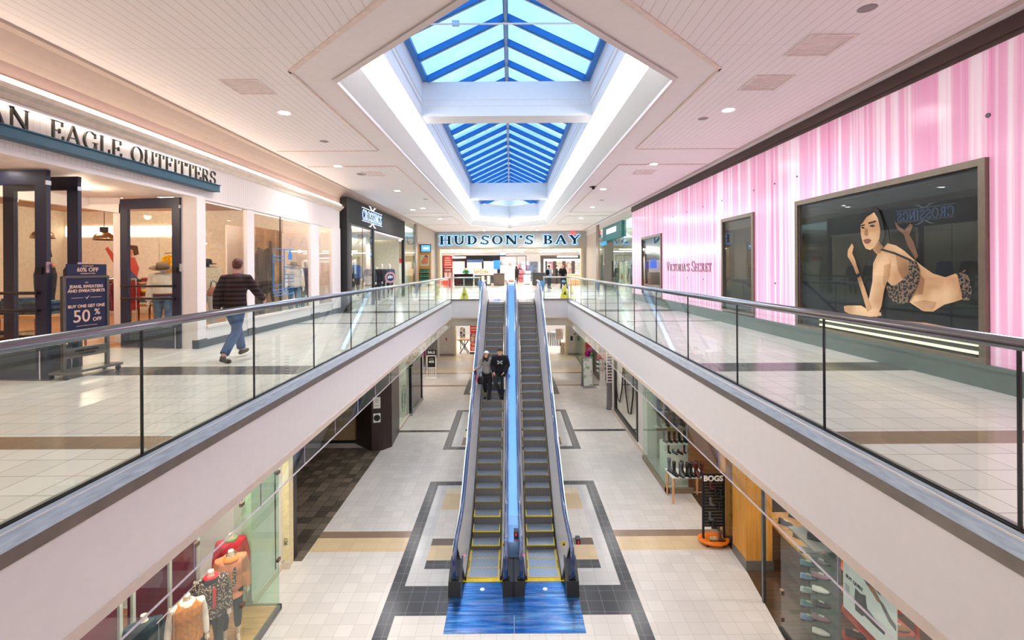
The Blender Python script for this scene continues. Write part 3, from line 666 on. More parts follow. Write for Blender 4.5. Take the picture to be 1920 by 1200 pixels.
one('centre_deck', 'shiny blue sloping metal deck between the two escalators', 'escalator deck', cdk, deck_m, group=None)
# warning stickers, buttons and signs at the lower newels
def sticker(label, x, y, z, w=.10, rz=0):
    t = thing('warning_sticker', label, 'sticker', (x, y, z))
    part(t, 'plate', MB().box(-w/2, w/2, -.004, .0, -.05, .05), yellow)
    part(t, 'symbol', MB().prism([(-.03, -.03), (.03, -.03), (0, .025)], 'y', -.006, -.004), black)
    return t
sticker('yellow warning sticker low on the left escalator by the centre deck', -.19, 10.72, LZ+.62)
sticker('yellow warning sticker low on the right escalator outer panel', 1.16, 10.72, LZ+.62)
for x, lb in ((.05, 'black-cased red stop button on the centre deck bottom'), (1.47, 'black-cased red stop button on the right escalator outside')):
    t = thing('stop_button', lb, 'button', (.08 if x < 1 else x, 10.62, LZ+(.86 if x < 1 else .68)))
    part(t, 'case', MB().box(-.05, .05, -.05, .12, 0, .12), newel_m, bevel=.015)
    part(t, 'button', MB().box(-.02, .02, -.06, -.05, .03, .09), M('stop_red', (200, 40, 40), emit=.2))
for xx, lb in ((-1.0, 'small red indicator light on the left escalator newel'), (.30, 'small red indicator light on the right escalator newel')):
    one('indicator_light', lb, 'indicator', MB().lathe([(.014, 0), (.014, .012), (.004, .018)], n=10), M('led_red', (255, 30, 50), emit=4), loc=(xx-.05, 10.4, LZ+.56))
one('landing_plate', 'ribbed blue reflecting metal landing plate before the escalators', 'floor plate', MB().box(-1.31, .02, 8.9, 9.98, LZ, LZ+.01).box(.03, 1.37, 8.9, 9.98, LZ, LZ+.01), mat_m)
# clear wedge guards beside the escalator tops
for s, x, lb in ((-1, -1.42, 'pale blue glass wedge guard left of the escalator tops'), (1, 1.49, 'pale blue glass wedge guard right of the escalator tops')):
    one('glass_guard', lb, 'glass guard', MB().prism([(x-s*.02, .02), (x+s*.22, .9), (x+s*.02 - s*.10, .9)], 'y', 23.30, 23.33), M('blue_guard', (120, 180, 225), rough=.25, metal=.4))
# ---------------------------------------------------------------- people and mannequins
def L3(a, b, t): return tuple(a[i]+(b[i]-a[i])*t for i in range(3))
BASE = dict(P=(0, 0, .93), N=(0, 0, 1.45), H=(0, -.015, 1.62), sa=(-.18, 0, 1.40), sb=(.18, 0, 1.40), ea=(-.235, .03, 1.13), eb=(.235, .03, 1.13), wa=(-.25, -.03, .88), wb=(.25, -.03, .88),
            ha=(-.09, 0, .90), hb=(.09, 0, .90), ka=(-.10, -.01, .49), kb=(.10, -.01, .49), fa=(-.10, .01, .085), fb=(.10, .01, .085), ta=(-.11, -.15, .03), tb=(.11, -.15, .03))
TR = [(-.10, .11, .085), (0, .165, .112), (.2, .150, .105), (.42, .138, .10), (.66, .165, .118), (.86, .172, .105), (.97, .11, .085), (1.04, .062, .058)]
def torso(mb, J, g, t0=-.1, t1=1.04, wide=1, yaw=0, hem=None):
    P = J['P']; N = J['N']; rings = []
    st = [q for q in TR if t0-.001 <= q[0] <= t1+.001]
    if hem: st = [(hem[0], hem[1], hem[2])]+[q for q in TR if q[0] > hem[0]+.05 and q[0] <= t1]
    for t, rx, ry in st:
        c = L3(P, N, t); rings.append([(c[0]+(rx*wide+g)*cos(2*pi*k/16)*cos(yaw)-(ry+g)*sin(2*pi*k/16)*sin(yaw), c[1]+(rx*wide+g)*cos(2*pi*k/16)*sin(yaw)+(ry+g)*sin(2*pi*k/16)*cos(yaw), c[2]) for k in range(16)])
    mb.loft(rings)
def arm(mb, J, s, g, upto=1.0, fat=1):
    a, e, w = J['s'+s], J['e'+s], J['w'+s]; c = (a[0]*.45+J['N'][0]*.5, a[1], a[2]+.005)
    pts = [c, a, L3(a, e, .5), e]; r = [.055, .058*fat, .050*fat, .043*fat]
    if upto > .5: pts += [L3(e, w, (upto-.5)*2*.5), L3(e, w, (upto-.5)*2)]; r += [.040*fat, .031*fat]
    mb.tube(pts, [x+g for x in r], n=10)
def leg(mb, J, s, g, upto=1.0, fat=1, flare=0):
    h, k, f = J['h'+s], J['k'+s], J['f'+s]
    pts = [(h[0]*.9, h[1], h[2]+.04), h, L3(h, k, .5), k]; r = [.085, .092*fat, .078*fat, .058*fat]
    pts += [L3(k, f, .35), L3(k, f, upto)]; r += [.056*fat+flare*.3, .038*fat+flare]
    mb.tube(pts, [x+g for x in r], n=12)
def hand(mb, w, e, s, spread=.018, curl=.4, fwd=None):
    w = Vector(w); d = (w-Vector(e)).normalized() if fwd is None else Vector(fwd).normalized()
    side = Vector((0, -1, 0)); side = (side-d*side.dot(d)).normalized(); nrm = d.cross(side)
    nrm = nrm if (nrm.x > 0) == (s == 'a') else -nrm      # palm looks inwards
    mb.tube([w-d*.02, w+d*.03, w+d*.085], [.026, .034, .036], n=10, ry=.55)
    for i, ln in enumerate((.066, .076, .07, .055)):
        b = w+d*.08+side*((1.5-i)*spread); p = b+d*ln*.5+nrm*ln*curl*.25; q = p+d*ln*.4+nrm*ln*curl*.7
        mb.tube([b-d*.02, p, q], [.0095, .009, .0075], n=6)
    b = w+d*.02+side*.022; mb.tube([b, b+side*.028+d*.03, b+side*.03+d*.062+nrm*.012], [.012, .0105, .0085], n=6)
def head(mb, J, yaw=0, nod=0, face=True):
    H = Vector(J['H']); R = Matrix.Rotation(yaw, 4, 'Z') @ Matrix.Rotation(nod, 4, 'X'); T = Matrix.Translation(H) @ R
    old = mb.T; mb.T = T
    prof = [(-.118, .035, .036, -.035), (-.10, .052, .055, -.022), (-.07, .062, .075, -.010), (-.03, .070, .088, -.002), (.02, .075, .096, .002), (.06, .073, .094, .004), (.09, .058, .075, .006), (.112, .03, .04, .006)]
    mb.loft([[(rx*cos(2*pi*k/16), y0+ry*sin(2*pi*k/16), z) for k in range(16)] for z, rx, ry, y0 in prof])
    if face:
        mb.tube([(0, -.082, .015), (0, -.104, -.022), (0, -.088, -.032)], [.008, .014, .010], n=6)
        for s in (-1, 1): mb.ell((s*.076, .008, -.005), (.010, .02, .03), n=8, m=5)
        mb.tube([(-.024, -.078, -.058), (0, -.085, -.06), (.024, -.078, -.058)], .007, n=6)
    mb.T = old
    nb = L3(J['N'], J['H'], .0); mb.tube([L3(J['P'], J['N'], .95), J['N'], L3(J['N'], J['H'], .6)], [.062, .054, .050], n=12)
    return T
HAIRM = {}
def figure(name, label, cat, loc, rz=0, pose=None, skin=None, clothes=(), hd='face', hair=None, yaw=0, nod=0, shoes=None, hands=True, group=None, scale=1, vox=.009, tw=1, tyaw=0, sole=True, curl=.4):
    J = dict(BASE); J.update(pose or {})
    t = thing(name, label, cat, loc, rz, group); t.scale = (scale,)*3
    b = MB(); torso(b, J, 0, wide=tw, yaw=tyaw)
    for s in 'ab':
        arm(b, J, s, 0); leg(b, J, s, 0)
        if hands: hand(b, J['w'+s], J['e'+s], s, curl=curl)
        f, q = Vector(J['f'+s]), Vector(J['t'+s]); hl = f-(q-f).normalized()*.05; hl.z = f.z-.045
        b.tube([hl, L3(hl, q, .5), q], [.034, .036, .026], n=10, ry=.8); b.tube([f+Vector((0, 0, .03)), f-Vector((0, 0, .04))], [.036, .036], n=10)
    T = None
    if hd == 'face': T = head(b, J, yaw, nod)
    elif hd == 'egg': T = head(b, J, yaw, nod, False)
    else: b.tube([L3(J['P'], J['N'], .93), J['N'], (J['N'][0], J['N'][1]-.005, J['N'][2]+.12)], [.07, .05, .048], n=12)
    body = part(t, 'body', b, skin, remesh=vox)
    if hd == 'face':
        e = MB(); e.T = T
        for s in (-1, 1): e.ell((s*.029, -.088, .012), (.011, .006, .006), n=8, m=5); e.box(s*.029-.016, s*.029+.016, -.096, -.086, .027, .032)
        part(t, 'eyes', e, M('eye_dark', (35, 26, 24)))
        e = MB(); e.T = T; e.tube([(-.02, -.086, -.058), (0, -.092, -.059), (.02, -.086, -.058)], .006, n=6); part(t, 'mouth', e, M('lips', (160, 90, 84)))
    for c in clothes:
        nm, kind, mat, g = c[:4]; op = c[4] if len(c) > 4 else {}
        m = MB(); rm = op.get('vox', .014)
        if kind == 'top':
            torso(m, J, g, t0=op.get('t0', -.1), t1=op.get('t1', 1.04), wide=tw, yaw=tyaw, hem=op.get('hem'))
            if op.get('sleeve', 1): [arm(m, J, s, g*.8, op.get('sleeve', 1), op.get('fat', 1)) for s in 'ab']
            if op.get('hood'): m.tube([(-.07, .04, 1.47), (0, .1, 1.44), (.07, .04, 1.47), (0, -.06, 1.43), (-.07, .04, 1.47)], .035, n=8)
        elif kind == 'pants':
            torso(m, J, g, t0=-.1, t1=.25, wide=tw, yaw=tyaw)
            for s in 'ab': leg(m, J, s, g, op.get('upto', .96), op.get('fat', 1), op.get('flare', 0))
        elif kind == 'collar':
            c0 = Vector(J['N']); r = op.get('r', .085)
            m.loft([[(c0.x+(r+d)*cos(2*pi*k/16), c0.y+(r*.9+d)*sin(2*pi*k/16)-.01, c0.z+z) for k in range(16)] for z, d in ((-.05, .05), (-.01, .045), (.04, .012), (.05, -.01), (.0, -.012), (-.05, .01))])
            rm = 0
        elif kind == 'lapel':      # two front panels lying over the chest
            for s in (-1, 1): m.tube([(s*.05, -.085-g, 1.45), (s*.045, -.135-g, 1.28), (s*.05, -.125-g, 1.05), (s*.05, -.12-g, .86)], op.get('w', .035), n=8, ry=.4)
        elif kind == 'belt':
            c0 = L3(J['P'], J['N'], .16); m.loft([[(c0[0]+(.16+g+d)*cos(2*pi*k/20), c0[1]+(.115+g+d)*sin(2*pi*k/20), c0[2]+z) for k in range(20)] for z, d in ((-.02, 0), (-.02, .012), (.02, .012), (.02, 0))]); rm = 0
        elif kind == 'scarf':
            c0 = Vector(J['N']); m.tube([(c0.x+.09*cos(a), c0.y+.08*sin(a)-.01, c0.z+.02) for a in [2*pi*k/14 for k in range(15)]], .032, n=8)
            m.tube([(.04, -.10, 1.44), (.05, -.15, 1.25), (.04, -.15, 1.0)], [.03, .035, .03], n=8, ry=.5)
        part(t, nm, m, mat, remesh=rm, smooth=not rm)
    if hair and T is not None:
        m = MB(); m.T = T; kind, mat = hair
        if kind == 'short':
            prof = [(-.055, .050, .05, .052), (-.03, .068, .07, .038), (.02, .081, .086, .018), (.06, .080, .095, .012), (.095, .064, .08, .010), (.122, .03, .04, .008)]
            m.loft([[(rx*cos(2*pi*k/16), y0+ry*sin(2*pi*k/16), z) for k in range(16)] for z, rx, ry, y0 in prof])
        elif kind == 'long':
            prof = [(-.27, .05, .02, .075), (-.2, .085, .045, .055), (-.1, .09, .06, .05), (-.03, .085, .075, .04), (.02, .084, .088, .02), (.06, .082, .097, .013), (.095, .064, .08, .010), (.122, .03, .04, .008)]
            m.loft([[(rx*cos(2*pi*k/16), y0+ry*sin(2*pi*k/16), z) for k in range(16)] for z, rx, ry, y0 in prof])
            for s in (-1, 1): m.tube([(s*.07, .0, .04), (s*.082, -.03, -.06), (s*.085, -.07, -.17), (s*.07, -.09, -.27)], [.02, .026, .03, .015], n=8)
        elif kind == 'bun':
            m.ell((0, .02, .04), (.082, .09, .095)); m.ell((0, .1, .08), (.04, .04, .04))
        part(t, 'hair', m, mat, smooth=True)
    if shoes:
        m = MB()
        for s in 'ab':
            f, q = Vector(J['f'+s]), Vector(J['t'+s]); d = (q-f); d.normalize(); hl = f-d*.06; hl.z = f.z-.045
            q = q+d*.02
            m.tube([hl, L3(hl, q, .35), L3(hl, q, .75), q], [.038, .042, .045, .028], n=12, ry=.85); m.tube([f+Vector((0, 0, .01)), f-Vector((0, 0, .04))], [.046, .044], n=12)
        part(t, 'shoes', m, shoes, remesh=.012)
    return t
def cap(t, T, mat, nod=0, peak=True):
    pass
skin_m = M('skin', (214, 164, 138), rough=.55, noise=.03)
manq = M('mannequin_cream', (232, 214, 190), rough=.45, noise=.02)
manq_w = M('mannequin_white', (236, 230, 222), rough=.4, noise=.02)
denim = M('denim_blue', (52, 84, 132), rough=.8, noise=.22, scale=18)
denim_d = M('denim_dark', (34, 42, 62), rough=.85, noise=.2, scale=18)
denim_l = M('denim_faded', (92, 122, 150), rough=.85, noise=.3, scale=10)
blk_c = M('black_cloth', (20, 20, 24), rough=.85, noise=.2)
grey_c = M('grey_knit', (150, 146, 144), rough=.9, noise=.12, scale=40)
brownhair = M('brown_hair', (54, 34, 26), rough=.5, noise=.2, scale=30)
redhair = M('auburn_hair', (98, 50, 40), rough=.55, noise=.2, scale=30)
leopard = two('leopard_print', (206, 184, 150), (48, 38, 34), kind='voronoi', scale=34, pos=(.30, .42), rough=.8)
plaid = two('dark_check', (66, 44, 40), (24, 18, 22), kind='wave', scale=4.2, pos=(.3, .7), rough=.9)
def capped(t, J, yaw, nod, mat, logo=None, s=1):
    T = Matrix.Translation(Vector(J['H'])) @ Matrix.Rotation(yaw, 4, 'Z') @ Matrix.Rotation(nod, 4, 'X')
    m = MB(); m.T = T
    m.loft([[(rx*cos(2*pi*k/18), y0+ry*sin(2*pi*k/18), z) for k in range(18)] for z, rx, ry, y0 in ((.028, .084, .102, .006), (.07, .084, .102, .006), (.105, .068, .084, .008), (.125, .035, .045, .008), (.13, .008, .01, .008))])
    c = part(t, 'cap', m, mat, smooth=True)
    m = MB(); m.T = T
    m.loft([[(x*.078, -.085-dy, .034-.010*x*x+z) for x, dy in [(cos(a), .085*sin(a)) for a in [pi*k/12 for k in range(13)]]] for z in (0, .006)])
    part(c, 'peak', m, mat, smooth=True)

# walking man beside the left shop front
figure('person', 'man walking past shop windows in dark checked jacket and blue jeans', 'person', (-4.68, 8.0, 0), rz=pi-.12,
       pose=dict(P=(0, -.03, .91), N=(0, -.09, 1.42), H=(0, -.12, 1.60), sa=(-.19, -.10, 1.37), sb=(.19, -.05, 1.37), ea=(-.25, -.24, 1.15), wa=(-.22, -.46, 1.00), eb=(.23, .07, 1.12), wb=(.21, .12, .87),
                 ha=(-.09, -.02, .88), hb=(.09, -.02, .88), ka=(-.09, .06, .48), fa=(-.09, .36, .13), ta=(-.10, .22, .03), kb=(.10, -.24, .50), fb=(.10, -.34, .115), tb=(.11, -.50, .10)),
       skin=skin_m, hair=('short', redhair), yaw=.35, shoes=M('brown_shoe', (72, 54, 44), rough=.6), tw=1.08,
       clothes=[('jacket', 'top', plaid, .032, dict(hem=(-.22, .18, .13), fat=1.1)), ('jeans', 'pants', denim, .014, dict(fat=1.02, flare=.018, upto=.92)), ('collar', 'collar', M('plum_collar', (120, 74, 100), rough=.8), 0, dict(r=.06))])
# couple on the left escalator
zz = slope_z(15.9)+.02
jw = dict(P=(0, 0, .90), N=(-.01, -.06, 1.38), H=(-.02, -.12, 1.53), sa=(-.17, -.05, 1.34), sb=(.16, -.05, 1.34), ea=(-.26, -.06, 1.10), wa=(-.40, -.22, 1.04), eb=(.22, .02, 1.09), wb=(.20, -.08, .88),
          ka=(-.07, -.05, .46), fa=(-.06, .0, .085), ta=(-.07, -.15, .03), kb=(.09, -.10, .42), fb=(.05, -.28, -.10), tb=(.05, -.40, -.15))
w_ = figure('person', 'woman in white cap and grey sweater riding down the left escalator', 'person', (-.82, 16.1, zz), rz=0, pose=jw, skin=skin_m, hair=('long', brownhair), nod=-.35, yaw=-.2,
            shoes=M('black_flat', (16, 15, 16), rough=.4), tw=.92, scale=.98, clothes=[('sweater', 'top', grey_c, .02, {}), ('leggings', 'pants', blk_c, .006, {})])
capped(w_, jw, -.2, -.35, M('white_cap', (246, 246, 250), rough=.6))
jm = dict(P=(0, 0, .93), N=(.0, -.05, 1.45), H=(.0, -.12, 1.60), sa=(-.2, -.04, 1.40), sb=(.2, -.04, 1.40), ea=(-.26, -.02, 1.14), wa=(-.2, -.16, .93), eb=(.27, -.04, 1.14), wb=(.13, -.16, .93),
          ka=(-.15, -.12, .56), fa=(.02, .0, .10), ta=(.04, -.14, .04), kb=(.09, -.06, .48), fb=(.10, .02, .085), tb=(.12, -.13, .03))
m_ = figure('person', 'man in dark cap and black hoodie riding down the left escalator', 'person', (-.38, 16.0, zz), rz=0, pose=jm, skin=skin_m, nod=-.4, yaw=.1, hair=('short', brownhair),
            shoes=M('black_boot', (22, 20, 20), rough=.5), tw=1.1, clothes=[('hoodie', 'top', M('black_fleece', (14, 15, 24), rough=.9), .034, dict(hood=1, hem=(-.16, .17, .13), fat=1.15)), ('jeans', 'pants', M('charcoal_denim', (36, 40, 46), rough=.85, noise=.25), .01, {})])
capped(m_, jm, .1, -.4, M('dark_cap', (52, 44, 42), rough=.8))
em = MB(); em.T = Matrix.Translation((0, -.215, 1.27))
for s in (-1, 1):
    em.tube([(s*.085, 0, .05), (s*.03, 0, .035), (s*.018, 0, .0)], .014, n=6); em.tube([(s*.085, 0, -.05), (s*.03, 0, -.035), (s*.018, 0, 0)], .014, n=6); em.tube([(s*.085, 0, .05), (s*.06, 0, .0)], .010, n=6)
part(m_, 'chest_logo', em, M('logo_grey', (196, 200, 196), rough=.6))
def bag(name, label, loc, w, d, h, mat, hmat, rz=0, soft=False, cat='bag'):
    t = thing(name, label, cat, loc, rz); m = MB()
    if soft: m.loft([[(w/2*cos(2*pi*k/14)*q, d/2*sin(2*pi*k/14)*q, z*h) for k in range(14)] for z, q in ((0, .7), (.1, .98), (.5, 1.05), (.85, .8), (1, .6))])
    else: m.prism([(-w/2, 0), (w/2, 0), (w/2*1.05, h), (-w/2*1.05, h)], 'y', -d/2, d/2)
    part(t, 'bag_body', m, mat, smooth=soft)
    for y in (-d/2+.004, d/2-.004): part(t, 'handle', MB().tube([(-w*.25, y, h-.01), (-w*.2, y, h+.10), (0, y*.3, h+.14), (w*.2, y, h+.10), (w*.25, y, h-.01)], .006, n=6), hmat)
    return t
bag('shopping_bag', 'white paper shopping bag held by the man on the escalator', (-.20, 15.80, zz+.38), .10, .10, .40, M('paper_white', (226, 218, 208), rough=.6), dark)
bag('shopping_bag', 'pink and white shopping bag hanging from the woman on the escalator', (-1.20, 15.86, zz+.30), .13, .10, .56, two('pink_white_bag', (238, 236, 240), (226, 110, 130), kind='wave', scale=.26, pos=(.4, .6)), dark)
bag('handbag', 'black leather handbag at the woman on the escalator', (-1.02, 15.92, zz+.52), .24, .12, .26, M('black_leather', (18, 18, 18), rough=.35), dark, soft=True)

# ---------------------------------------------------------------- left upper shop front: white boarded clothes shop
bead = groove('white_beadboard', (236, 228, 224), axis=1, pitch=.085, w=.09, dark=.80)
wpt = M('white_trim', (238, 230, 228), rough=.5, noise=.01)
navy = M('navy_door', (38, 40, 62), rough=.42, noise=.05)
base_c = M('slate_base', (58, 68, 76), rough=.45)
teal_b = M('teal_beam', (44, 88, 108), rough=.4, metal=.2)
sf = thing('storefront', 'white boarded clothes shop front with three display windows', 'shop front', (-6.1, 9.2, 0))
Q = lambda n, m, mt, **k: part(sf, n, m, mt, world=True, **k)
Q('header_boards', MB().box(-6.14, -6.08, -6, 16.9, 2.95, 3.62), bead)
Q('header_trim', MB().box(-6.14, -6.06, -6, 9.42, 2.93, 3.0).box(-6.14, -6.055, 9.42, 16.9, 2.92, 2.97), wpt)
Q('cornice', MB().prism([(-6.14, 3.60), (-6.06, 3.60), (-6.02, 3.66), (-5.96, 3.70), (-5.94, 3.76), (-6.14, 3.80)], 'y', -6, 16.98), M('cornice_cream', (236, 222, 204), rough=.5))
Q('light_shelf', MB().box(-6.08, -6.02, -6, 9.5, 3.545, 3.575), wpt)
for y0, y1 in ((9.17, 9.43), (10.92, 11.22), (14.4, 15.0), (16.12, 16.9)):
    p = Q('pilaster', MB().box(-6.14, -6.055, y0, y1, .16, 2.93), wpt); Q('plinth', MB().box(-6.16, -6.035, y0, y1, 0, .17), base_c)
Q('sill', MB().box(-6.14, -6.02, 9.43, 16.12, .37, .42), wpt); Q('dado_boards', MB().box(-6.14, -6.07, 9.43, 16.12, .14, .37), bead); Q('base_board', MB().box(-6.16, -6.05, 9.43, 16.12, 0, .14), base_c)
for y0, y1 in ((9.43, 10.92), (11.22, 12.6), (12.6, 14.4), (15.0, 16.12)):
    Q('window_pane', MB().box(-6.12, -6.11, y0+.005, y1-.005, .42, 2.92), g_shop)
Q('mullion', MB().box(-6.13, -6.10, 12.59, 12.61, .42, 2.92), M('bronze_dark', (60, 60, 58), rough=.4))
Q('return_wall', MB().box(-6.5, -6.14, 9.17, 9.3, 0, 2.95), wpt)
Q('entrance_soffit', MB().box(-8.35, -6.14, 1.5, 9.25, 2.95, 3.0), M('soffit_white', (240, 228, 216), rough=.6))
Q('inner_header', MB().box(-8.45, -8.33, 1.5, 10.2, 2.75, 3.7), wpt)
Q('door_jamb', MB().box(-8.45, -8.33, 10.1, 10.22, 0, 2.95), wpt)
Q('entrance_wall', MB().box(-8.4, -7.7, 9.38, 9.44, 2.85, 3.0).box(-6.5, -6.3, 9.2, 9.24, 0, 2.95), wpt)
Q('near_return', MB().box(-8.4, -6.1, 1.4, 1.5, 0, 2.95), wpt)
Q('near_wall', MB().box(-6.14, -6.08, -6, 1.5, 0, 2.95), bead)
one('sign_beam', 'teal steel beam shelf carrying the shop name letters', 'beam', MB().box(-6.06, -5.88, -2, 9.63, 3.10, 3.115).box(-5.905, -5.89, -2, 9.63, 3.10, 3.24).box(-6.06, -5.86, -2, 9.63, 3.225, 3.24), teal_b)
sg = thing('name_sign', 'dark serif letters of the clothes shop name on the teal beam', 'sign', (-5.97, 3.9, 3.24))
lt = M('letter_bronze', (62, 56, 48), rough=.35, metal=.5)
for wd, y0, y1 in (('AMERICAN', 3.9, 5.89), ('EAGLE', 6.15, 7.29), ('OUTFITTERS', 7.46, 9.60)):
    k0 = len(bpy.data.objects); before = set(bpy.data.objects)
    sign_text(sg, wd, .255, (-5.97, y0, 3.244), 'left', lt, width=y1-y0, t=.10, s=.04, gap=.09, depth=.03)
strip_l = one('light_strip', 'thin white light strip glowing above the shop name letters', 'light', MB().box(-6.07, -6.03, -2, 9.5, 3.53, 3.545), M('strip_glow', (255, 240, 220), emit=3.5, noise=0))
# navy doors standing open
def door(label, a, b, hz=2.93, kick=.42, bars=True):
    a = Vector(a); b = Vector(b); L = (b-a).length; rz = math.atan2((b-a).y, (b-a).x)
    t = thing('shop_door', label, 'door', (a.x, a.y, 0), rz)
    sw = .17
    part(t, 'door_frame', MB().box(0, sw, -.03, .03, .02, hz).box(L-sw, L, -.03, .03, .02, hz).box(sw, L-sw, -.03, .03, hz-.2, hz).box(sw, L-sw, -.03, .03, .02, .16), navy)
    part(t, 'kick_panel', MB().box(sw, L-sw, -.02, .02, .16, kick), base_c)
    part(t, 'glass_panel', MB().box(sw, L-sw, -.005, .005, kick, hz-.2), g_shop)
    if bars:
        for z in (.98, 1.22):
            h = part(t, 'push_bar', MB().tube([(.08, -.09, z), (L-.08, -.09, z)], .022, n=10), M('bar_bronze', (58, 48, 44), rough=.35, metal=.7), smooth=True)
            part(h, 'bar_bracket', MB().box(.09, .12, -.09, -.03, z-.012, z+.012).box(L-.12, L-.09, -.09, -.03, z-.012, z+.012), MATS['bar_bronze'])
    part(t, 'lock', MB().box(L-.15, L-.05, -.05, -.03, 1.48, 1.58), black)
    part(t, 'floor_bolt', MB().tube([(L-.09, -.05, .0), (L-.09, -.05, .42)], .008, n=6), chrome)
    part(t, 'hinge', MB().box(L-.01, L+.005, -.035, .035, 1.5, 1.65).box(L-.01, L+.005, -.035, .035, 2.72, 2.78), chrome)
    return t
door('navy framed glass door standing open at the left picture edge', (-7.62, 6.66), (-6.42, 6.60))
door('navy framed glass door directly behind the sale sign stand', (-7.62, 7.16), (-6.44, 7.10), bars=False)
door('navy framed glass door standing open beside the white pilaster', (-7.67, 9.36), (-6.36, 9.16))
# sale sign stand
ss = thing('sign_stand', 'navy fifty percent off sign on a grey wheeled stand', 'sign stand', (-6.24, 6.97, 0), 1.38); ss.scale = (.80, 1, .84)
gm = M('stand_grey', (110, 104, 98), rough=.35, metal=.6)
part(ss, 'upright', MB().box(-.40, -.35, -.025, .025, .1, 1.72), gm); part(ss, 'upright', MB().box(.35, .40, -.025, .025, .1, 1.72), gm)
part(ss, 'base', MB().box(-.52, .52, -.16, .16, .09, .13), gm, bevel=.008)
for x in (-.45, .45):
    for y in (-.13, .13):
        w = part(ss, 'caster', MB().tube([(x-.015, y, .045), (x+.015, y, .045)], .043, n=14), black); part(w, 'fork', MB().box(x-.025, x+.025, y-.015, y+.015, .06, .09), gm)
sp_ = M('sign_navy', (26, 34, 70), rough=.4)
part(ss, 'frame', MB().box(-.37, .37, -.03, .03, 1.69, 1.73).box(-.37, .37, -.03, .03, .76, .80), gm)
part(ss, 'sign_panel', MB().box(-.35, .35, -.015, .015, .80, 1.69), sp_)
part(ss, 'header_card', MB().box(-.32, .36, -.012, .012, 1.73, 1.93), sp_)
part(ss, 'lower_plate', MB().box(-.35, .35, -.02, .02, .33, .50), gm)
pk = M('sign_print', (236, 196, 176), rough=.6)
for bd, sz, z, xx in (('60% OFF', .10, 1.83, .02), ('ENTIRE STORE', .03, 1.895, .02), ('CLEARANCE ITEMS', .03, 1.765, .02), ('ALL', .035, 1.61, 0), ('JEANS, SWEATERS', .072, 1.54, 0), ('AND SWEATSHIRTS', .072, 1.465, 0), ('BUY ONE GET ONE', .072, 1.20, 0), ('50', .30, 1.02, -.09), ('%', .15, 1.085, .18), ('OFF', .09, .955, .18)):
    text(ss, 'lettering', bd, sz, (xx, -.018, z), 'front', pk, bold=.002 if sz > .06 else 0)
part(ss, 'emblem', MB().box(-.26, -.06, -.02, -.016, 1.345, 1.352).box(.06, .26, -.02, -.016, 1.345, 1.352).prism([(-.04, 1.37), (0, 1.32), (.045, 1.385), (.01, 1.355), (.0, 1.34)], 'y', -.02, -.016).box(-.18, .18, -.02, -.016, .86, .866), pk)
text(ss, 'lettering', 'AMERICAN EAGLE', .05, (0, -.024, .44), 'front', dark); text(ss, 'lettering', 'OUTFITTERS', .05, (0, -.024, .38), 'front', dark)

# interior of the clothes shop
cream_w = M('shop_wall_cream', (232, 222, 204), rough=.7); shopc = wood('shop_ceiling', (150, 94, 52), (186, 126, 76), axis=0)
struct('floor_shop', MB().box(-16, -6.16, -3, 16.95, -.01, .001), wm_wood)
struct('floor_entrance', MB().box(-8.4, -6.15, 1.5, 9.35, -.008, .004), cream_u)
struct('ceiling_shop', MB().box(-16, -6.14, -3, 16.95, 3.64, 3.7), shopc)
struct('wall_shop', MB().box(-16, -6.14, 16.9, 16.98, 0, 3.7), cream_w)
struct('wall_shop', MB().box(-16, -15.9, -3, 16.98, 0, 3.7).box(-16, -6.14, -3.1, -3, 0, 3.7), cream_w)
# display boxes behind the windows
struct('wall_display', MB().box(-7.95, -6.14, 16.6, 16.66, 0, 3.6).box(-7.75, -7.70, 12.9, 16.6, 0, 2.75), bead)
for (x0, x1, y0, y1) in ((-13, -12, 3, 4), (-13, -12, 8, 9), (-13, -12, 13, 14), (-10, -9, 3, 4), (-10, -9, 8, 9), (-10, -9, 13, 14)):
    one('ceiling_panel_light', 'lit panel in the wooden shop ceiling %s, %s' % ('far from the walkway' if x0 < -11 else 'close to the walkway', {3: 'at the near end', 8: 'in the middle', 13: 'at the far end'}[y0]), 'ceiling light', MB().box(x0, x1, y0+.35, y0+.65, 3.60, 3.636), MATS['light_panel'])
for x, y, e in ((-9, 5, 34), (-12, 8, 42), (-9, 11, 38), (-12.5, 14, 42), (-6.9, 10.3, 18), (-6.6, 12.6, 14), (-6.8, 15.2, 18), (-7.3, 8.0, 14), (-7.3, 4.5, 14)):
    lamp((x, y, 2.85 if y in (8.0, 4.5) else 3.4), e, r=.12, col=(1, .82, .62))
for i, (x, y) in enumerate(((-7.35, 8.2), (-7.1, 6.4), (-7.3, 5.0))):
    o = dup(dl, (x, y, 2.948), label='round downlight in the white entrance soffit, %s the open doors' % ('just beyond', 'above', 'in front of')[i])
    o.scale = (.7, .7, .7); o['group'] = 'entrance soffit downlights'
def pendant(label, x, y, z):
    t = thing('pendant_lamp', label, 'lamp', (x, y, z))
    br = M('brushed_nickel', (186, 160, 130), rough=.25, metal=.9)
    part(t, 'shade', MB().lathe([(.27, 0), (.265, .05), (.22, .15), (.13, .22), (.075, .24), (.07, .23), (.12, .205), (.21, .14), (.25, .05), (.255, 0)], n=24), br, smooth=True)
    part(t, 'cap', MB().lathe([(.1, .24), (.1, .38), (.03, .38)], n=16), dark); part(t, 'cord', MB().tube([(0, 0, .38), (.01, 0, .6), (0, 0, 3.64-z)], .008, n=6), dark)
    part(t, 'bulb', MB().ell((0, 0, .1), (.05, .05, .06)), warm_e); part(t, 'ceiling_plate', MB().lathe([(.09, 3.60-z), (.09, 3.636-z)], n=14), dark)
    return t
pendant('domed metal pendant lamp hanging in the shop doorway view', -11.9, 13.9, 2.42)
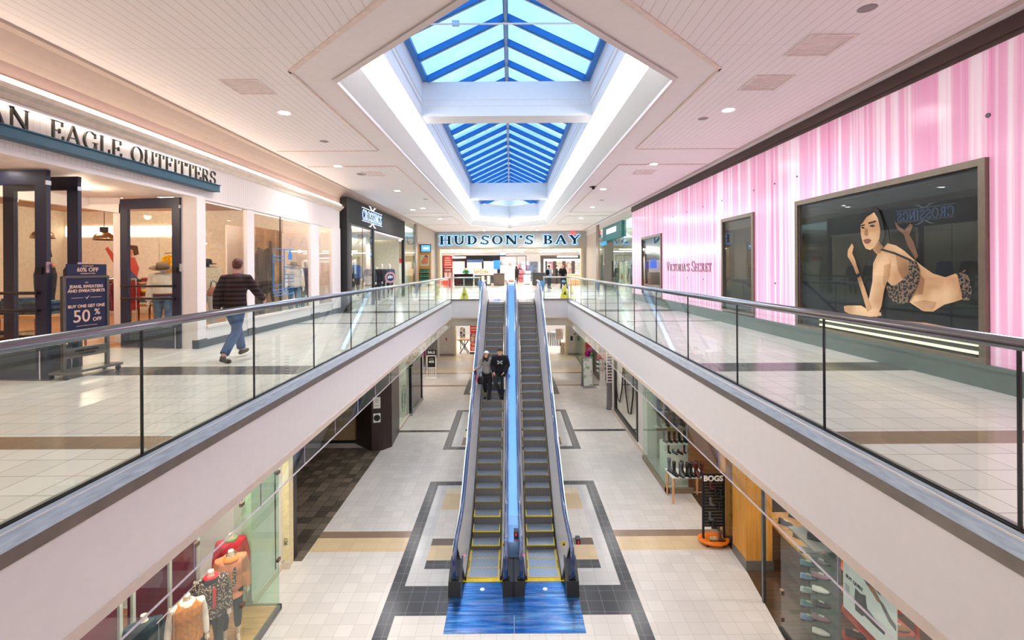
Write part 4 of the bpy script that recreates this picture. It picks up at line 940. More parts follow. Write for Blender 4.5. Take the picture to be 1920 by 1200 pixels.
pendant('domed metal pendant lamp seen through the glass of the middle door', -13.2, 13.4, 2.45)
def bulb(label, x, y, z):
    t = thing('hanging_bulb', label, 'lamp', (x, y, z)); part(t, 'bulb', MB().ell((0, 0, 0), (.07, .07, .08)), warm_e); part(t, 'cord', MB().tube([(0, 0, .07), (0, 0, 3.63-z)], .008, n=6), dark)
bulb('bright bare bulb glowing at the left picture edge', -8.6, 8.2, 2.75); bulb('bare hanging bulb seen through the nearest navy door', -8.9, 9.7, 2.8)
def table(name, label, x0, x1, y0, y1, h, top, legm, cat='table', z0=0, leg=.05, th=.05, shelf=None):
    t = thing(name, label, cat, ((x0+x1)/2, (y0+y1)/2, z0)); w = (x1-x0)/2; d = (y1-y0)/2
    part(t, 'tabletop', MB().box(-w, w, -d, d, h-th, h), top, bevel=.006)
    for sx in (-1, 1):
        for sy in (-1, 1): part(t, 'leg', MB().tube([(sx*(w-leg), sy*(d-leg), h-th), (sx*(w-leg*.8), sy*(d-leg*.8), 0)], [leg*.75, leg*.45], n=4), legm)
    if shelf: part(t, 'shelf', MB().box(-w+.05, w-.05, -d+.05, d-.05, shelf, shelf+.03), top)
    return t
oak = wood('oak', (176, 124, 72), (214, 164, 104), axis=0); redwood = wood('reddish_wood', (122, 62, 36), (160, 88, 54), axis=0)
fold = MB()
fold.loft([[(.15*a, .12*b, z) for a, b in ((-1, -1), (1, -1), (1.03, 0), (1, 1), (-1, 1), (-1.03, 0))] for z in (0, .012, .028, .035)])
ftm = {c: M('folded_'+c, v, rough=.9, noise=.25, scale=14) for c, v in dict(navy=(38, 48, 76), red=(170, 38, 40), yellow=(238, 186, 24), teal=(60, 96, 110), grey=(110, 104, 98), cream=(220, 206, 182), green=(90, 140, 110), pink=(220, 80, 96), black=(28, 26, 28), indigo=(48, 70, 104), plum=(108, 40, 62)).items()}
FP = one('folded_garment', 'x', 'clothing', fold, ftm['navy'], loc=(0, 0, -20)); FUSED = [False]
cn = {'navy': 'navy', 'teal': 'grey-blue', 'indigo': 'indigo denim', 'plum': 'dark plum', 'grey': 'grey', 'red': 'red', 'yellow': 'yellow', 'cream': 'cream', 'green': 'pale green', 'pink': 'pink', 'black': 'black'}
def stack(x, y, z, cols, where, h=.036, sc=1.3):
    for i, c in enumerate(cols):
        lb = '%s folded garment %s %s' % (cn[c], ('lowest in', 'second in', 'third in', 'fourth in', 'fifth in', 'sixth in', 'seventh in')[i] if i < len(cols)-1 else 'topmost of', where)
        if not FUSED[0]: o = FP; o.location = (x, y, z); o['label'] = lb; o.scale = (sc,)*3; FUSED[0] = True; o.data.materials[0] = ftm[c]
        else: o = dup(FP, (x+random.uniform(-.01, .01), y+random.uniform(-.01, .01), z+i*h*sc), rz=random.uniform(-.08, .08), label=lb, scale=sc, mats={'self': ftm[c]})
        o['group'] = 'folded garments '+where.split('stack')[-1].strip() if 0 else 'folded garments in the clothes shop'
table('display_table', 'wooden display table piled with jeans seen through the nearest navy door', -9.6, -7.9, 7.9, 8.9, .78, oak, redwood, shelf=.3)
for i, (x, cols) in enumerate(((-9.35, ['black', 'indigo', 'navy', 'red']), (-8.95, ['red', 'plum', 'red', 'red', 'teal']), (-8.5, ['navy', 'indigo', 'teal', 'indigo', 'teal', 'indigo']), (-8.12, ['teal', 'black', 'indigo', 'navy', 'teal']))):
    stack(x, 8.25, .78, cols, ('the leftmost', 'the second', 'the third', 'the rightmost')[i]+' stack on the table behind the navy door')
for i, (x, cols) in enumerate(((-9.0, ['grey', 'cream', 'teal']), (-8.4, ['cream', 'black', 'cream']))):
    stack(x, 8.3, .33, cols, ('the left', 'the right')[i]+' stack on the low shelf behind the navy door')
# half torso form wearing dark jeans on the table
tf = thing('jeans_form', 'hanging hip form in ripped dark jeans behind the nearest navy door', 'mannequin', (-8.45, 8.62, .83))
mj = MB(); Jf = dict(BASE); torso(mj, Jf, .005, t0=-.1, t1=.2); [leg(mj, Jf, s, .004, .6) for s in 'ab']; mj.v = [(a, b, c-.27) for a, b, c in mj.v]
part(tf, 'jeans', mj, M('black_denim', (28, 32, 40), rough=.8, noise=.4, scale=6), remesh=.015)
mj = MB(); torso(mj, Jf, -.005, t0=.2, t1=.25) if 0 else mj.loft([[(.15*cos(2*pi*k/16), .105*sin(2*pi*k/16), z) for k in range(16)] for z in (.74, .84)]); part(tf, 'waist', mj, M('copper_skin', (196, 120, 84), rough=.5), smooth=True)
part(tf, 'hook', MB().tube([(0, 0, .84), (0, 0, 1.02), (.02, 0, 1.08), (.09, 0, 1.06), (.11, 0, .95)], .014, n=8), black, smooth=True)
table('display_table', 'low reddish wooden table in the shop doorway view', -10.6, -9.3, 12.6, 13.5, .62, redwood, redwood)
for i, (x, cols) in enumerate(((-10.35, ['navy', 'cream', 'indigo']), (-9.95, ['cream', 'teal', 'indigo', 'teal']), (-9.55, ['yellow', 'plum', 'pink', 'red']))):
    stack(x, 12.9, .62, cols, ('the left', 'the middle', 'the right')[i]+' stack on the low reddish table')
table('display_table', 'tall oak shelf table by the back poster of the clothes shop', -14.4, -11.6, 15.4, 16.0, 1.15, oak, oak)
for i in range(5): stack(-14.1+i*.55, 15.7, 1.15, (['red', 'black', 'red'], ['red', 'plum'], ['yellow', 'black', 'red'], ['black', 'green'], ['red', 'navy', 'red'])[i], ('the leftmost', 'the second', 'the middle', 'the fourth', 'the rightmost')[i]+' stack on the tall oak shelf table')
table('display_table', 'oak table of knits seen through the door beside the pilaster', -9.3, -7.8, 11.5, 12.2, .85, redwood, redwood)
for i in range(3): stack(-9.0+i*.45, 11.8, .85, (['cream', 'red', 'grey', 'yellow'], ['plum', 'pink', 'grey', 'grey', 'yellow'], ['pink', 'black', 'grey', 'yellow'])[i], ('the left', 'the middle', 'the right')[i]+' stack on the table of knits')
# clothes rail with hanging garments
def rail(label, x0, x1, y, h, cols, what, z0=0, ang=0, gl=.75, grp=None):
    t = thing('clothes_rail', label, 'clothes rail', ((x0+x1)/2, y, z0)); w = (x1-x0)/2
    part(t, 'bar', MB().tube([(-w, 0, h), (w, 0, h)], .014, n=8), chrome)
    for s in (-1, 1): part(t, 'upright', MB().tube([(s*w, 0, 0), (s*w, 0, h)], .014, n=8), chrome); part(t, 'foot', MB().box(s*w-.02, s*w+.02, -.22, .22, 0, .03), chrome)
    n = len(cols)
    for i, c in enumerate(cols):
        x = x0+.08+(x1-x0-.16)*i/max(1, n-1); m = MB()
        m.prism([(-.05, h-.05), (.05, h-.05), (.22, h-.12), (.24, h-.35), (.19, h-.34), (.17, h-gl), (-.17, h-gl), (-.19, h-.34), (-.24, h-.35), (-.22, h-.12)], 'x', -.025, .025)
        m.tube([(0, 0, h-.05), (0, 0, h+.005)], .004, n=5)
        one('hanging_garment', '%s hanging garment, %s on %s' % (cn.get(c, c), 'at the left end' if i == 0 else 'at the right end' if i == n-1 else ORD[i].replace('second nearest', 'second')+' from the left', what), 'clothing', m, ftm[c], loc=(x, y, z0), group=grp or 'garments on '+what, bevel=.012)
rail('low clothes rail behind the sale sign stand', -9.9, -9.0, 11.4, 1.32, ['black', 'black', 'plum', 'yellow', 'red'], 'the rail behind the sale sign')
rail('tall clothes rail of yellow tops behind the door beside the pilaster', -9.6, -8.7, 13.2, 2.0, ['yellow', 'yellow', 'yellow', 'grey'], 'the tall rail of yellow tops')
# poster wall
po = thing('wall_poster', 'large back wall poster of people in red with white brush words', 'poster', (-14.1, 16.88, 0))
def flat(p, name, pts, mat, y=-.01, th=.004, kind='y'):
    return part(p, name, MB().prism(pts, 'y', y-th, y), mat)
part(po, 'panel', MB().box(-1.9, 1.6, -.01, 0, .9, 2.7), M('poster_pale', (236, 226, 212), rough=.5))
flat(po, 'dark_figure', [(-1.8, .95), (-1.85, 1.5), (-1.5, 1.95), (-1.1, 1.7), (-.6, 1.45), (-.2, 1.2), (.0, .95)], M('poster_dark', (42, 38, 40)), -.012)
flat(po, 'red_figure', [(-.1, 1.0), (.1, 1.6), (-.3, 2.3), (-.22, 2.38), (.2, 1.9), (.3, 2.0), (.75, 2.0), (.9, 1.6), (.8, 1.2), (.5, .95)], M('poster_red', (206, 84, 76)), -.014)
flat(po, 'face', [(.3, 2.02), (.32, 2.25), (.5, 2.35), (.68, 2.2), (.66, 2.02), (.48, 1.92)], M('poster_skin', (206, 128, 92)), -.018)
flat(po, 'hair', [(.42, 2.35), (.55, 2.44), (.85, 2.4), (.9, 2.1), (.72, 2.05), (.68, 2.25)], M('poster_hair', (90, 44, 30)), -.02)
flat(po, 'blue_jeans', [(.2, 1.25), (.3, 1.5), (.6, 1.55), (1.0, 1.1), (1.3, 1.35), (1.4, 1.1), (1.1, .92), (.7, 1.0), (.5, 1.2)], M('poster_blue', (70, 92, 140)), -.022)
0 and flat(po, 'second_face', [(1.0, 1.95), (1.0, 2.3), (1.25, 2.45), (1.5, 2.3), (1.5, 1.9), (1.25, 1.75)], M('poster_red2', (188, 96, 70)), -.018)
for bd, sz, x, z in (('UR', .46, -1.35, 1.72), ('FE', .46, -1.3, 1.32)): text(po, 'lettering', bd, sz, (x, -.03, z), 'front', M('print_white', (245, 240, 232)), bold=.01)
one('light_box', 'glowing white wall band above the back poster', 'wall light', MB().box(-15.8, -11.0, 16.85, 16.89, 2.75, 3.1), M('wall_glow', (255, 240, 214), emit=1.0, noise=0))
# mannequins in the windows
felt = M('brown_felt', (126, 100, 82), rough=.9); 
def hat(label, loc, mat=felt, rx=0, sc=1):
    t = thing('felt_hat', label, 'hat', loc); t.scale = (sc,)*3; t.rotation_euler = (rx, .12, 0)
    part(t, 'brim', MB().lathe([(.1, 0), (.2, .015), (.215, .02), (.2, .026), (.1, .012)], n=24, sy=.85), mat, smooth=True)
    part(t, 'crown', MB().lathe([(.105, .005), (.10, .07), (.085, .115), (.04, .10), (.0, .095)], n=20), mat, smooth=True)
    part(t, 'band', MB().lathe([(.108, .01), (.106, .035), (.10, .035)], n=20), dark)
    return t
f1 = figure('mannequin', 'mannequin in white blouse, hat and faded flared jeans behind the pilaster door', 'mannequin', (-7.32, 10.0, 0), rz=.3, skin=manq_w, hd='stub', vox=.012,
       clothes=[('blouse', 'top', M('white_blouse', (226, 214, 198), rough=.8), .03, dict(fat=1.3, t0=.2)), ('jeans', 'pants', denim_l, .008, dict(flare=.07)), ('belt', 'belt', M('red_belt', (130, 50, 40)), .0)])
hat('brown wide felt hat on the white blouse mannequin', (-7.32, 9.98, 1.55), rx=.25, sc=1.15)
f2 = figure('mannequin', 'mannequin in cream sheepskin waistcoat behind the walking man', 'mannequin', (-6.75, 10.55, .12), rz=.5, skin=dark, hd='stub', vox=.012, group=None,
       clothes=[('sheepskin_vest', 'top', M('sheepskin', (222, 202, 170), rough=1, noise=.2, scale=50, bump=.6), .04, dict(sleeve=.28, fat=1.3, t0=-.1)), ('jumper', 'top', blk_c, .015, {}), ('trousers', 'pants', M('pale_grey_trouser', (190, 186, 180), rough=.9), .01)])
hat('black hat on the sheepskin mannequin', (-6.75, 10.53, 1.66), mat=blk_c)
bag('shoulder_bag', 'tan shoulder bag on the sheepskin mannequin', (-6.52, 10.42, .95), .24, .1, .2, M('tan_leather', (168, 96, 52), rough=.5), dark, rz=.4, soft=True)
f3 = figure('mannequin', 'mannequin in white jacket and grey hat at the far end of the wide window', 'mannequin', (-6.55, 14.35, .1), rz=.6, skin=manq_w, hd='stub', vox=.012,
       clothes=[('jacket', 'top', M('white_jacket', (224, 220, 212), rough=.8), .03, {}), ('jeans', 'pants', denim, .01)])
hat('grey brimmed hat on the white jacket mannequin', (-6.55, 14.33, 1.64), mat=M('grey_felt', (140, 138, 130), rough=.9))
figure('mannequin', 'mannequin in purple coat beside the far pilaster', 'mannequin', (-6.6, 15.3, .1), rz=.6, skin=manq_w, hd='egg', vox=.012,
       clothes=[('coat', 'top', M('purple_coat', (86, 56, 92), rough=.9), .035, dict(hem=(-.6, .2, .16))), ('trousers', 'pants', denim_d, .01)])
bc = MB(); n_ = 40
for i in range(n_):
    a = 12.85+i*.042; b = a+.042; d0 = .03*sin(i*.9)+.02*sin(i*2.3); d1 = .03*sin((i+1)*.9)+.02*sin((i+1)*2.3)
    bc.add([(-6.98+d0, a, .14), (-6.98+d1, b, .14), (-6.98+d1, b, 2.7), (-6.98+d0, a, 2.7), (-7.0+d0, a, .14), (-7.0+d1, b, .14), (-7.0+d1, b, 2.7), (-7.0+d0, a, 2.7)], [(0, 1, 2, 3), (7, 6, 5, 4)])
one('cloth_backdrop', 'brown crumpled cloth backdrop hanging in the wide window', 'backdrop', bc, M('kraft_cloth', (170, 128, 88), rough=.8, noise=.25, scale=3), smooth=True)
bc2 = MB()
bc2.box(-7.3, -7.27, 10.35, 10.9, .14, 2.4)
one('cloth_backdrop', 'narrow brown cloth backdrop behind the sheepskin mannequin', 'backdrop', bc2, MATS['kraft_cloth'])
fr = MB()
for i in range(26):
    a = i*.36; r = .02; x = -6.65+.14*cos(a*1.7); y = 12.7+.32*sin(a*2.1)+.0; z1 = 2.1-.04*i+(.3*sin(i*2.2)); L = .5+.3*random.random()
    fr.tube([(x, y, z1), (x+.03*sin(i), y+.06*cos(i*3), z1-L*.5), (x+.05*cos(i), y+.05, z1-L)], [.035, .05, .008], n=6)
fr.ell((-6.7, 13.0, 1.35), (.16, .3, .5)); fr.ell((-6.7, 12.7, 1.7), (.14, .2, .4)); fr.tube([(-6.7, 12.75, 1.2), (-6.7, 12.8, .15)], .06)
one('fringed_shawl', 'dark brown fringed shawl display in the wide window', 'shawl', fr, M('fringe_brown', (78, 54, 42), rough=1, noise=.3, scale=30))
# blue line drawing on the wide window pane
dec = thing('window_decal', 'bright blue line art decal on the wide shop window', 'decal', (-6.104, 13.2, 1.2))
bl = M('decal_blue', (20, 130, 210), rough=.5); dm = MB()
def dline(u0, v0, u1, v1, w=.012):
    a = qx(u0, v0, -6.104); b = qx(u1, v1, -6.104)
    dm.tube([(0, a[1]-13.2, a[2]-1.2), (0, b[1]-13.2, b[2]-1.2)], w, n=4)
for q in ((511, 466, 552, 469), (533, 468, 533, 545), (533, 500, 552, 502), (512, 545, 552, 538), (512, 548, 512, 474), (512, 550, 540, 546), (513, 556, 552, 549), (513, 536, 530, 533), (533, 514, 552, 515), (535, 522, 551, 522), (535, 529, 551, 528), (513, 480, 530, 481), (514, 487, 530, 488)): dline(*q)
a = qx(544, 480, -6.104); dm.prism([(-.09, -.1), (.09, -.1), (.11, 0), (.05, .12), (.0, .2), (-.05, .12), (-.11, .0)], 'x', -.003, .003); k = len(dm.v)-14
for i in range(k, len(dm.v)): dm.v[i] = (dm.v[i][0], dm.v[i][1]+a[1]-13.2, dm.v[i][2]+a[2]-1.2)
part(dec, 'lines', dm, bl)
# ---------------------------------------------------------------- left: dark menswear shop front
chw = wood('charcoal_wood', (20, 22, 22), (34, 37, 37), axis=2, rough=.7)
XF = -5.85
cf = thing('storefront', 'black fronted menswear shop beyond the white clothes shop', 'shop front', (-6.0, 21, 0))
Q = lambda n, m, mt, **k: part(cf, n, m, mt, world=True, **k)
Q('side_return', MB().box(-6.5, XF, 16.99, 17.2, 0, 4.12), M('matt_black', (22, 23, 24), rough=.6))
Q('header', MB().box(-6.2, XF, 17.2, 26.3, 3.22, 4.14), chw)
Q('post', MB().box(-6.0, XF, 17.2, 17.5, 0, 3.22).box(-6.0, XF, 26.1, 26.3, 0, 3.22).box(-6.0, XF, 20.3, 20.42, 0, 3.22), dark)
Q('window_pane', MB().box(-5.9, -5.89, 17.5, 20.3, .02, 3.22), g_shop)
Q('window_joint', MB().box(-5.905, -5.885, 18.9, 18.915, .02, 3.22), dark)
Q('entrance_soffit', MB().box(-8.0, -5.9, 20.42, 26.1, 3.12, 3.2), paint)
Q('steel_column', MB().box(-7.1, -6.7, 22.0, 22.9, 0, 3.12), M('satin_nickel', (176, 166, 150), rough=.25, metal=.9))
Q('window_pane', MB().box(-6.7, -5.95, 23.0, 23.01, .02, 3.1), g_shop)
sg2 = thing('name_sign', 'white and blue glowing serif sign on the black shop header', 'sign', (XF, 18.9, 3.4))
glow = M('letter_glow', (160, 196, 255), emit=1.0, noise=0); lw = M('letter_white', (235, 240, 250), rough=.4, emit=.35)
sign_text(sg2, 'CROSSINGS', .40, (XF+.01, 18.75, 3.50), 'left', glow, width=2.75, t=.10, s=.05, gap=.16, depth=.012)
m = MB()
for z in (3.44, 3.96): m.box(XF, XF+.03, 18.7, 21.55, z, z+.02)
for a, b, c, d in ((19.75, 4.12, 20.05, 3.98), (20.45, 4.12, 20.15, 3.98), (19.75, 3.28, 20.05, 3.42), (20.45, 3.28, 20.15, 3.42)):
    m.prism([(a-.05, b), (a+.05, b), (c+.05, d), (c-.05, d)], 'x', XF, XF+.03); m.box(XF, XF+.03, a-.12, a+.12, b-.01 if b > 3.7 else b, b+.01 if b > 3.7 else b+.02)
part(sg2, 'frame_lines', m, lw, world=True)
struct('floor_shop', MB().box(-14, -6.16, 16.98, 37.5, -.01, .001), tilemat('pale_shop_tile', (205, 204, 200)))
struct('ceiling_shop', MB().box(-14, -6.2, 17.0, 37.5, 3.5, 3.55), paint)
struct('wall_shop', MB().box(-14.1, -14, 16.98, 37.5, 0, 3.55), cream_w)
struct('wall_shop', MB().box(-14, -6.2, 26.3, 26.4, 0, 3.55).box(-9.3, -9.2, 17, 26.3, 0, 3.5), M('pale_cream_wall', (226, 222, 200), rough=.7))
one('wall_opening', 'dark doorway panel on the pale back wall of the black fronted shop', 'panel', MB().box(-9.19, -9.15, 24.2, 24.9, 0, 2.4), dark)
suit = M('navy_suit', (34, 40, 56), rough=.8, noise=.15); coatg = M('grey_blue_coat', (58, 66, 80), rough=.85)
for i, (x, y, mt, lb, rz) in enumerate(((-6.35, 21.4, coatg, 'mannequin in long grey-blue coat left of the round logo sign', .5), (-6.3, 22.3, blk_c, 'mannequin in black coat behind the round logo sign', .4), (-6.55, 24.1, suit, 'mannequin in navy suit right of the round logo sign', .3), (-6.4, 25.1, M('steel_blue_suit', (66, 76, 100), rough=.8), 'mannequin in steel-blue suit by the black end post', .3))):
    figure('mannequin', lb, 'mannequin', (x, y, .05), rz=rz, skin=manq_w, hd='egg' if i > 1 else 'stub', vox=.016, clothes=[('coat', 'top', mt, .04, dict(hem=(-.45 if i < 2 else -.15, .19, .14), vox=.02)), ('trousers', 'pants', denim_d, .012, dict(vox=.02))], shoes=blk_c)
for i in range(5):
    figure('mannequin', 'mannequin %s in the window of the black fronted shop, %s' % (('in dark coat', 'in white trousers', 'in black jumper', 'in beige shirt', 'in blue jacket')[i], ('nearest', 'second', 'third', 'fourth', 'farthest')[i]), 'mannequin', (-6.5-.25*(i % 2), 17.8+i*.52, .3), rz=.5, skin=manq, hd='egg', vox=.016, scale=.95,
           clothes=[('jumper', 'top', (blk_c, grey_c, blk_c, M('beige_shirt', (206, 186, 160), rough=.9), M('mid_blue', (60, 96, 160), rough=.9))[i], .03, dict(vox=.02)), ('trousers', 'pants', (blk_c, manq_w, denim_d, blk_c, blk_c)[i], .014, dict(vox=.02))])
one('display_plinth', 'low grey display plinth in the black fronted shop window', 'plinth', MB().box(-7.1, -6.05, 17.4, 20.2, 0, .28), M('plinth_grey', (176, 170, 160)))
one('promo_card', 'yellow promotional card hanging in the black fronted shop window', 'card', MB().box(-6.9, -6.88, 17.6, 18.1, 2.15, 2.4), M('card_yellow', (240, 230, 40), emit=.3))
rs = thing('round_sign', 'round red, white and blue logo sign standing at the black shop doorway', 'sign', (-5.72, 22.6, 0))
def disc(r, z0, z1, n=36): return MB().lathe([(.001, z0), (r, z0), (r, z1)], n=n)
for nm, r, d0, mt in (('rim', .27, 0, M('logo_pink', (222, 170, 170), rough=.5)), ('ring', .19, .012, M('logo_white', (240, 240, 244))), ('field', .175, .018, M('logo_blue', (40, 50, 120)))):
    m = MB(); m.T = Matrix.Translation((0, -.02-d0, 1.12)) @ Matrix.Rotation(pi/2, 4, 'X'); m.lathe([(.001, 0), (r, 0), (r, .012)], n=32); part(rs, nm, m, mt)
part(rs, 'map_shape', MB().prism([(-.13, 1.08), (-.12, 1.18), (-.06, 1.2), (-.02, 1.25), (.05, 1.2), (.12, 1.19), (.13, 1.08), (.08, 1.12), (.03, 1.06), (-.03, 1.1), (-.08, 1.05)], 'y', -.06, -.05), MATS['logo_white'])
part(rs, 'pole', MB().tube([(0, 0, 0), (0, 0, .9)], .015, n=8), chrome); part(rs, 'foot', MB().lathe([(.18, 0), (.18, .02), (.02, .03)], n=20), chrome)
# further left: glass bay, bronze post, tan niche
lf = thing('storefront', 'glass and tan bay between the black shop and the far corner', 'shop front', (-6.0, 30, 0))
Q = lambda n, m, mt, **k: part(lf, n, m, mt, world=True, **k)
Q('glass_bay', MB().box(-5.92, -5.91, 26.35, 29.4, .02, 4.2), g_green)
Q('bronze_post', MB().box(-6.05, -5.88, 29.4, 30.0, 0, 4.35), M('bronze_post', (142, 120, 104), rough=.4))
Q('header', MB().box(-6.1, -5.95, 30.0, 37.5, 3.4, 4.38), beige)
Q('side_pier', MB().box(-6.1, -5.95, 35.6, 37.5, 0, 3.4), beige)
tanw = wood('tan_veneer', (206, 156, 90), (226, 180, 116), axis=2)
Q('niche_back', MB().box(-6.9, -6.8, 30.0, 35.7, 0, 3.4).box(-6.8, -5.98, 35.5, 35.6, 0, 3.4), tanw)
Q('niche_soffit', MB().box(-6.9, -6.0, 30.0, 35.6, 3.36, 3.4), paint)
t = thing('wall_screen', 'small blue and white screen high in the tan niche', 'screen', (-6.2, 35.4, 3.05)); part(t, 'case', MB().box(-.5, .25, 0, .08, -.28, .28), dark); part(t, 'screen_face', MB().box(-.46, .21, -.005, 0, -.24, .24), M('screen_blue', (70, 130, 190), emit=.9)); part(t, 'bright_text', MB().box(-.3, .1, -.01, -.005, -.06, .06), M('screen_white', (235, 245, 255), emit=1.2))
t = thing('wall_poster', 'small beauty poster of a face in the tan niche', 'poster', (-6.4, 35.45, 2.15)); part(t, 'panel', MB().box(-.38, .3, 0, .02, -.42, .42), M('poster_mint', (214, 224, 200)))
part(t, 'face', MB().prism([(-.2, -.3), (.2, -.25), (.22, .0), (.12, .28), (-.05, .3), (-.15, .1), (-.3, -.1)], 'y', -.006, 0), M('poster_peach', (226, 150, 116))); part(t, 'hair', MB().prism([(-.05, .3), (.12, .28), (.24, .05), (.2, .34), (.05, .4)], 'y', -.012, -.006), M('poster_brown', (120, 60, 40)))
t = thing('shelf_unit', 'wall shelf unit of green boxes in the tan niche', 'shelf', (-6.42, 35.3, 0)); part(t, 'back_panel', MB().box(-.35, .35, .1, .13, .2, 1.5), dark)
gb = M('teal_box', (30, 140, 122)); 
for i, z in enumerate((.3, .62, .94, 1.26)): part(t, 'shelf', MB().box(-.35, .35, -.12, .1, z-.03, z), tanw)
pb = one('product_box', 'x', 'box', MB().box(-.09, .09, -.08, .06, 0, .2), gb, loc=(-6.65, 35.3, .3), bevel=.005)
k = 0
for zi, z in enumerate((.3, .62, .94, 1.26)):
    for xi in range(3):
        o = pb if k == 0 else dup(pb, (-6.65+xi*.23, 35.3, z)); k += 1; o['label'] = 'teal product box %s on the %s shelf of the tan niche' % (('left', 'middle', 'right')[xi], ('lowest', 'second', 'third', 'top')[zi]); o['group'] = 'teal boxes in the tan niche'
one('red_panel', 'small red panel inside the far left glass bay', 'panel', MB().box(-7.2, -6.6, 28.8, 28.85, 1.9, 2.15), M('signal_red', (200, 40, 50)))
one('white_display', 'white display pillar inside the far left glass bay', 'display', MB().box(-7.1, -6.3, 28.9, 29.3, 0, 1.85), paint)
# ---------------------------------------------------------------- far department store, both levels
hb = thing('storefront', 'wide grey department store entrance closing the far end upstairs', 'shop front', (0, 37.6, 0))
Q = lambda n, m, mt, **k: part(hb, n, m, mt, world=True, **k)
grw = groove('grey_panelled_wall', (205, 200, 190), axis=0, pitch=.3, w=.02, dark=.9)
Q('wall_panels', MB().box(-14, -5.62, 37.5, 37.7, 0, 3.12).box(5.62, 14, 37.5, 37.7, 0, 3.12).box(-14, 14, 37.5, 37.7, 3.12, 4.41), grw)
Q('sign_panel', MB().box(-5.75, 5.45, 37.3, 37.5, 3.14, 4.38), M('sign_panel_grey', (196, 200, 198), rough=.5))
[Q('entrance_jamb', MB().box(a, a+.17, 37.4, 37.9, 0, 3.06), M('cream_frame', (224, 208, 170), rough=.5)) for a in (-5.72, 5.55)]; Q('entrance_lintel', MB().box(-5.72, 5.72, 37.4, 37.9, 3.06, 3.14), MATS['cream_frame'])
hs = thing('name_sign', "big dark blue serif HUDSON'S BAY letters with pale blue glow", 'sign', (-5.5, 37.28, 3.38))
halo = M('halo_blue', (150, 204, 246), emit=.6, noise=0); nv = M('sign_ink', (18, 34, 58), rough=.35)
sign_text(hs, "HUDSON'S BAY", .70, (-5.55, 37.28, 3.40), 'front', halo, width=11.0, t=.22, s=.10, gap=.2, depth=.02, g=.04, name='letter_halo')
sign_text(hs, "HUDSON'S BAY", .70, (-5.55, 37.25, 3.40), 'front', nv, width=11.0, t=.22, s=.10, gap=.2, depth=.02)
one('exit_sign', "small red exit sign above the end of the big far sign", 'sign', MB().box(-.18, .18, -.04, .04, 0, .22).box(-.02, .02, -.02, .02, .22, .28), M('exit_red', (226, 70, 70), emit=.8), loc=(4.85, 37.0, 4.13))
struct('floor_store', MB().box(-14, 14, 37.6, 62, -.01, .001), tilemat('white_store_tile', (228, 222, 214), rough=.12))
struct('ceiling_store', MB().box(-14, 14, 37.7, 62, 3.3, 3.35), paint)
struct('wall_store', MB().box(-14.1, -14, 37.7, 62, 0, 3.4).box(14, 14.1, 37.7, 62, 0, 3.4).box(-14, 14, 58, 58.1, 0, 3.4), paint)
ii = 0
for x in (-9, -4.5, 0, 4.5, 9):
    for y in (41, 46, 52):
        one('ceiling_panel_light', 'long white ceiling light inside the far store, %s row, %s' % ({41: 'front', 46: 'middle', 52: 'back'}[y], {-9: 'far left', -4.5: 'left', 0: 'centre', 4.5: 'right', 9: 'far right'}[x]), 'ceiling light', MB().box(x-1.4, x+1.4, y-.25, y+.25, 3.27, 3.298), M('store_glow', (255, 250, 240), emit=9, noise=0)); ii += 1
# fixtures inside
def cabinet(label, x0, x1, y0, y1, h, mt, top=None, name='counter', cat='counter', panel=None):
    t = thing(name, label, cat, ((x0+x1)/2, (y0+y1)/2, 0)); w, d = (x1-x0)/2, (y1-y0)/2
    part(t, 'cabinet_body', MB().box(-w, w, -d, d, .06, h-.04), mt); part(t, 'countertop', MB().box(-w-.03, w+.03, -d-.03, d+.03, h-.04, h), top or mt); part(t, 'plinth', MB().box(-w+.04, w-.04, -d+.04, d-.04, 0, .06), dark)
    for a, b in (panel or []): part(t, 'light_panel', MB().box(a, b, -d-.012, -d, .12, h-.12), M('ivory_panel', (236, 232, 214)))
    return t
blkg = M('gloss_black', (26, 26, 30), rough=.15, noise=.02); gry = M('counter_grey', (70, 66, 62), rough=.5)
cabinet('black cosmetics counter at the left of the far store', -4.95, -3.3, 41.5, 42.3, 1.05, blkg)
cabinet('grey counter with two ivory panels in the far store', -3.2, -1.75, 41.8, 42.5, .98, gry, paint, panel=[(-.1, .15), (.4, .66)])
cabinet('brown-grey cube counter left of the far aisle', -1.5, -.55, 41.6, 42.4, 1.08, M('taupe_lam', (98, 86, 78)), gry)
cabinet('dark grey cube counter right of the far aisle', 1.9, 3.0, 41.3, 42.3, 1.12, M('iron_grey', (62, 62, 62)), gry)
cabinet('pale wooden drawer counter behind the pushchair shopper', 5.0, 6.2, 41.6, 42.6, .98, M('pale_wood', (206, 180, 134)), paint)
cabinet('white low display counter right of the far aisle', 1.2, 1.8, 44, 45, .9, paint)
rb = thing('banner', 'tall red sale banner at the left side of the far entrance', 'banner', (-5.1, 38.6, 0))
part(rb, 'upper_panel', MB().box(-.36, .36, -.02, .02, 1.62, 2.55), M('banner_red', (206, 40, 34), emit=.12)); part(rb, 'middle_panel', MB().box(-.36, .36, -.02, .02, .72, 1.60), M('banner_wine', (150, 40, 50))); part(rb, 'lower_panel', MB().box(-.36, .36, -.02, .02, 0, .70), MATS['banner_red'])
pp = M('banner_print', (244, 206, 190)); m = MB()
for z, w in ((2.38, .2), (2.2, .26), (2.02, .26), (1.84, .28)): m.box(-w, w, -.026, -.02, z-.05, z+.05)
for z in (1.45, 1.35): m.box(-.24, .24, -.026, -.02, z-.03, z+.03)
m.box(-.28, -.03, -.026, -.02, .82, 1.22).box(.03, .28, -.026, -.02, .82, 1.22); part(rb, 'print_blocks', m, pp)
bw = thing('display_wall', 'black cosmetics wall with bright panels at the left of the far store', 'display wall', (-3, 44.5, 0))
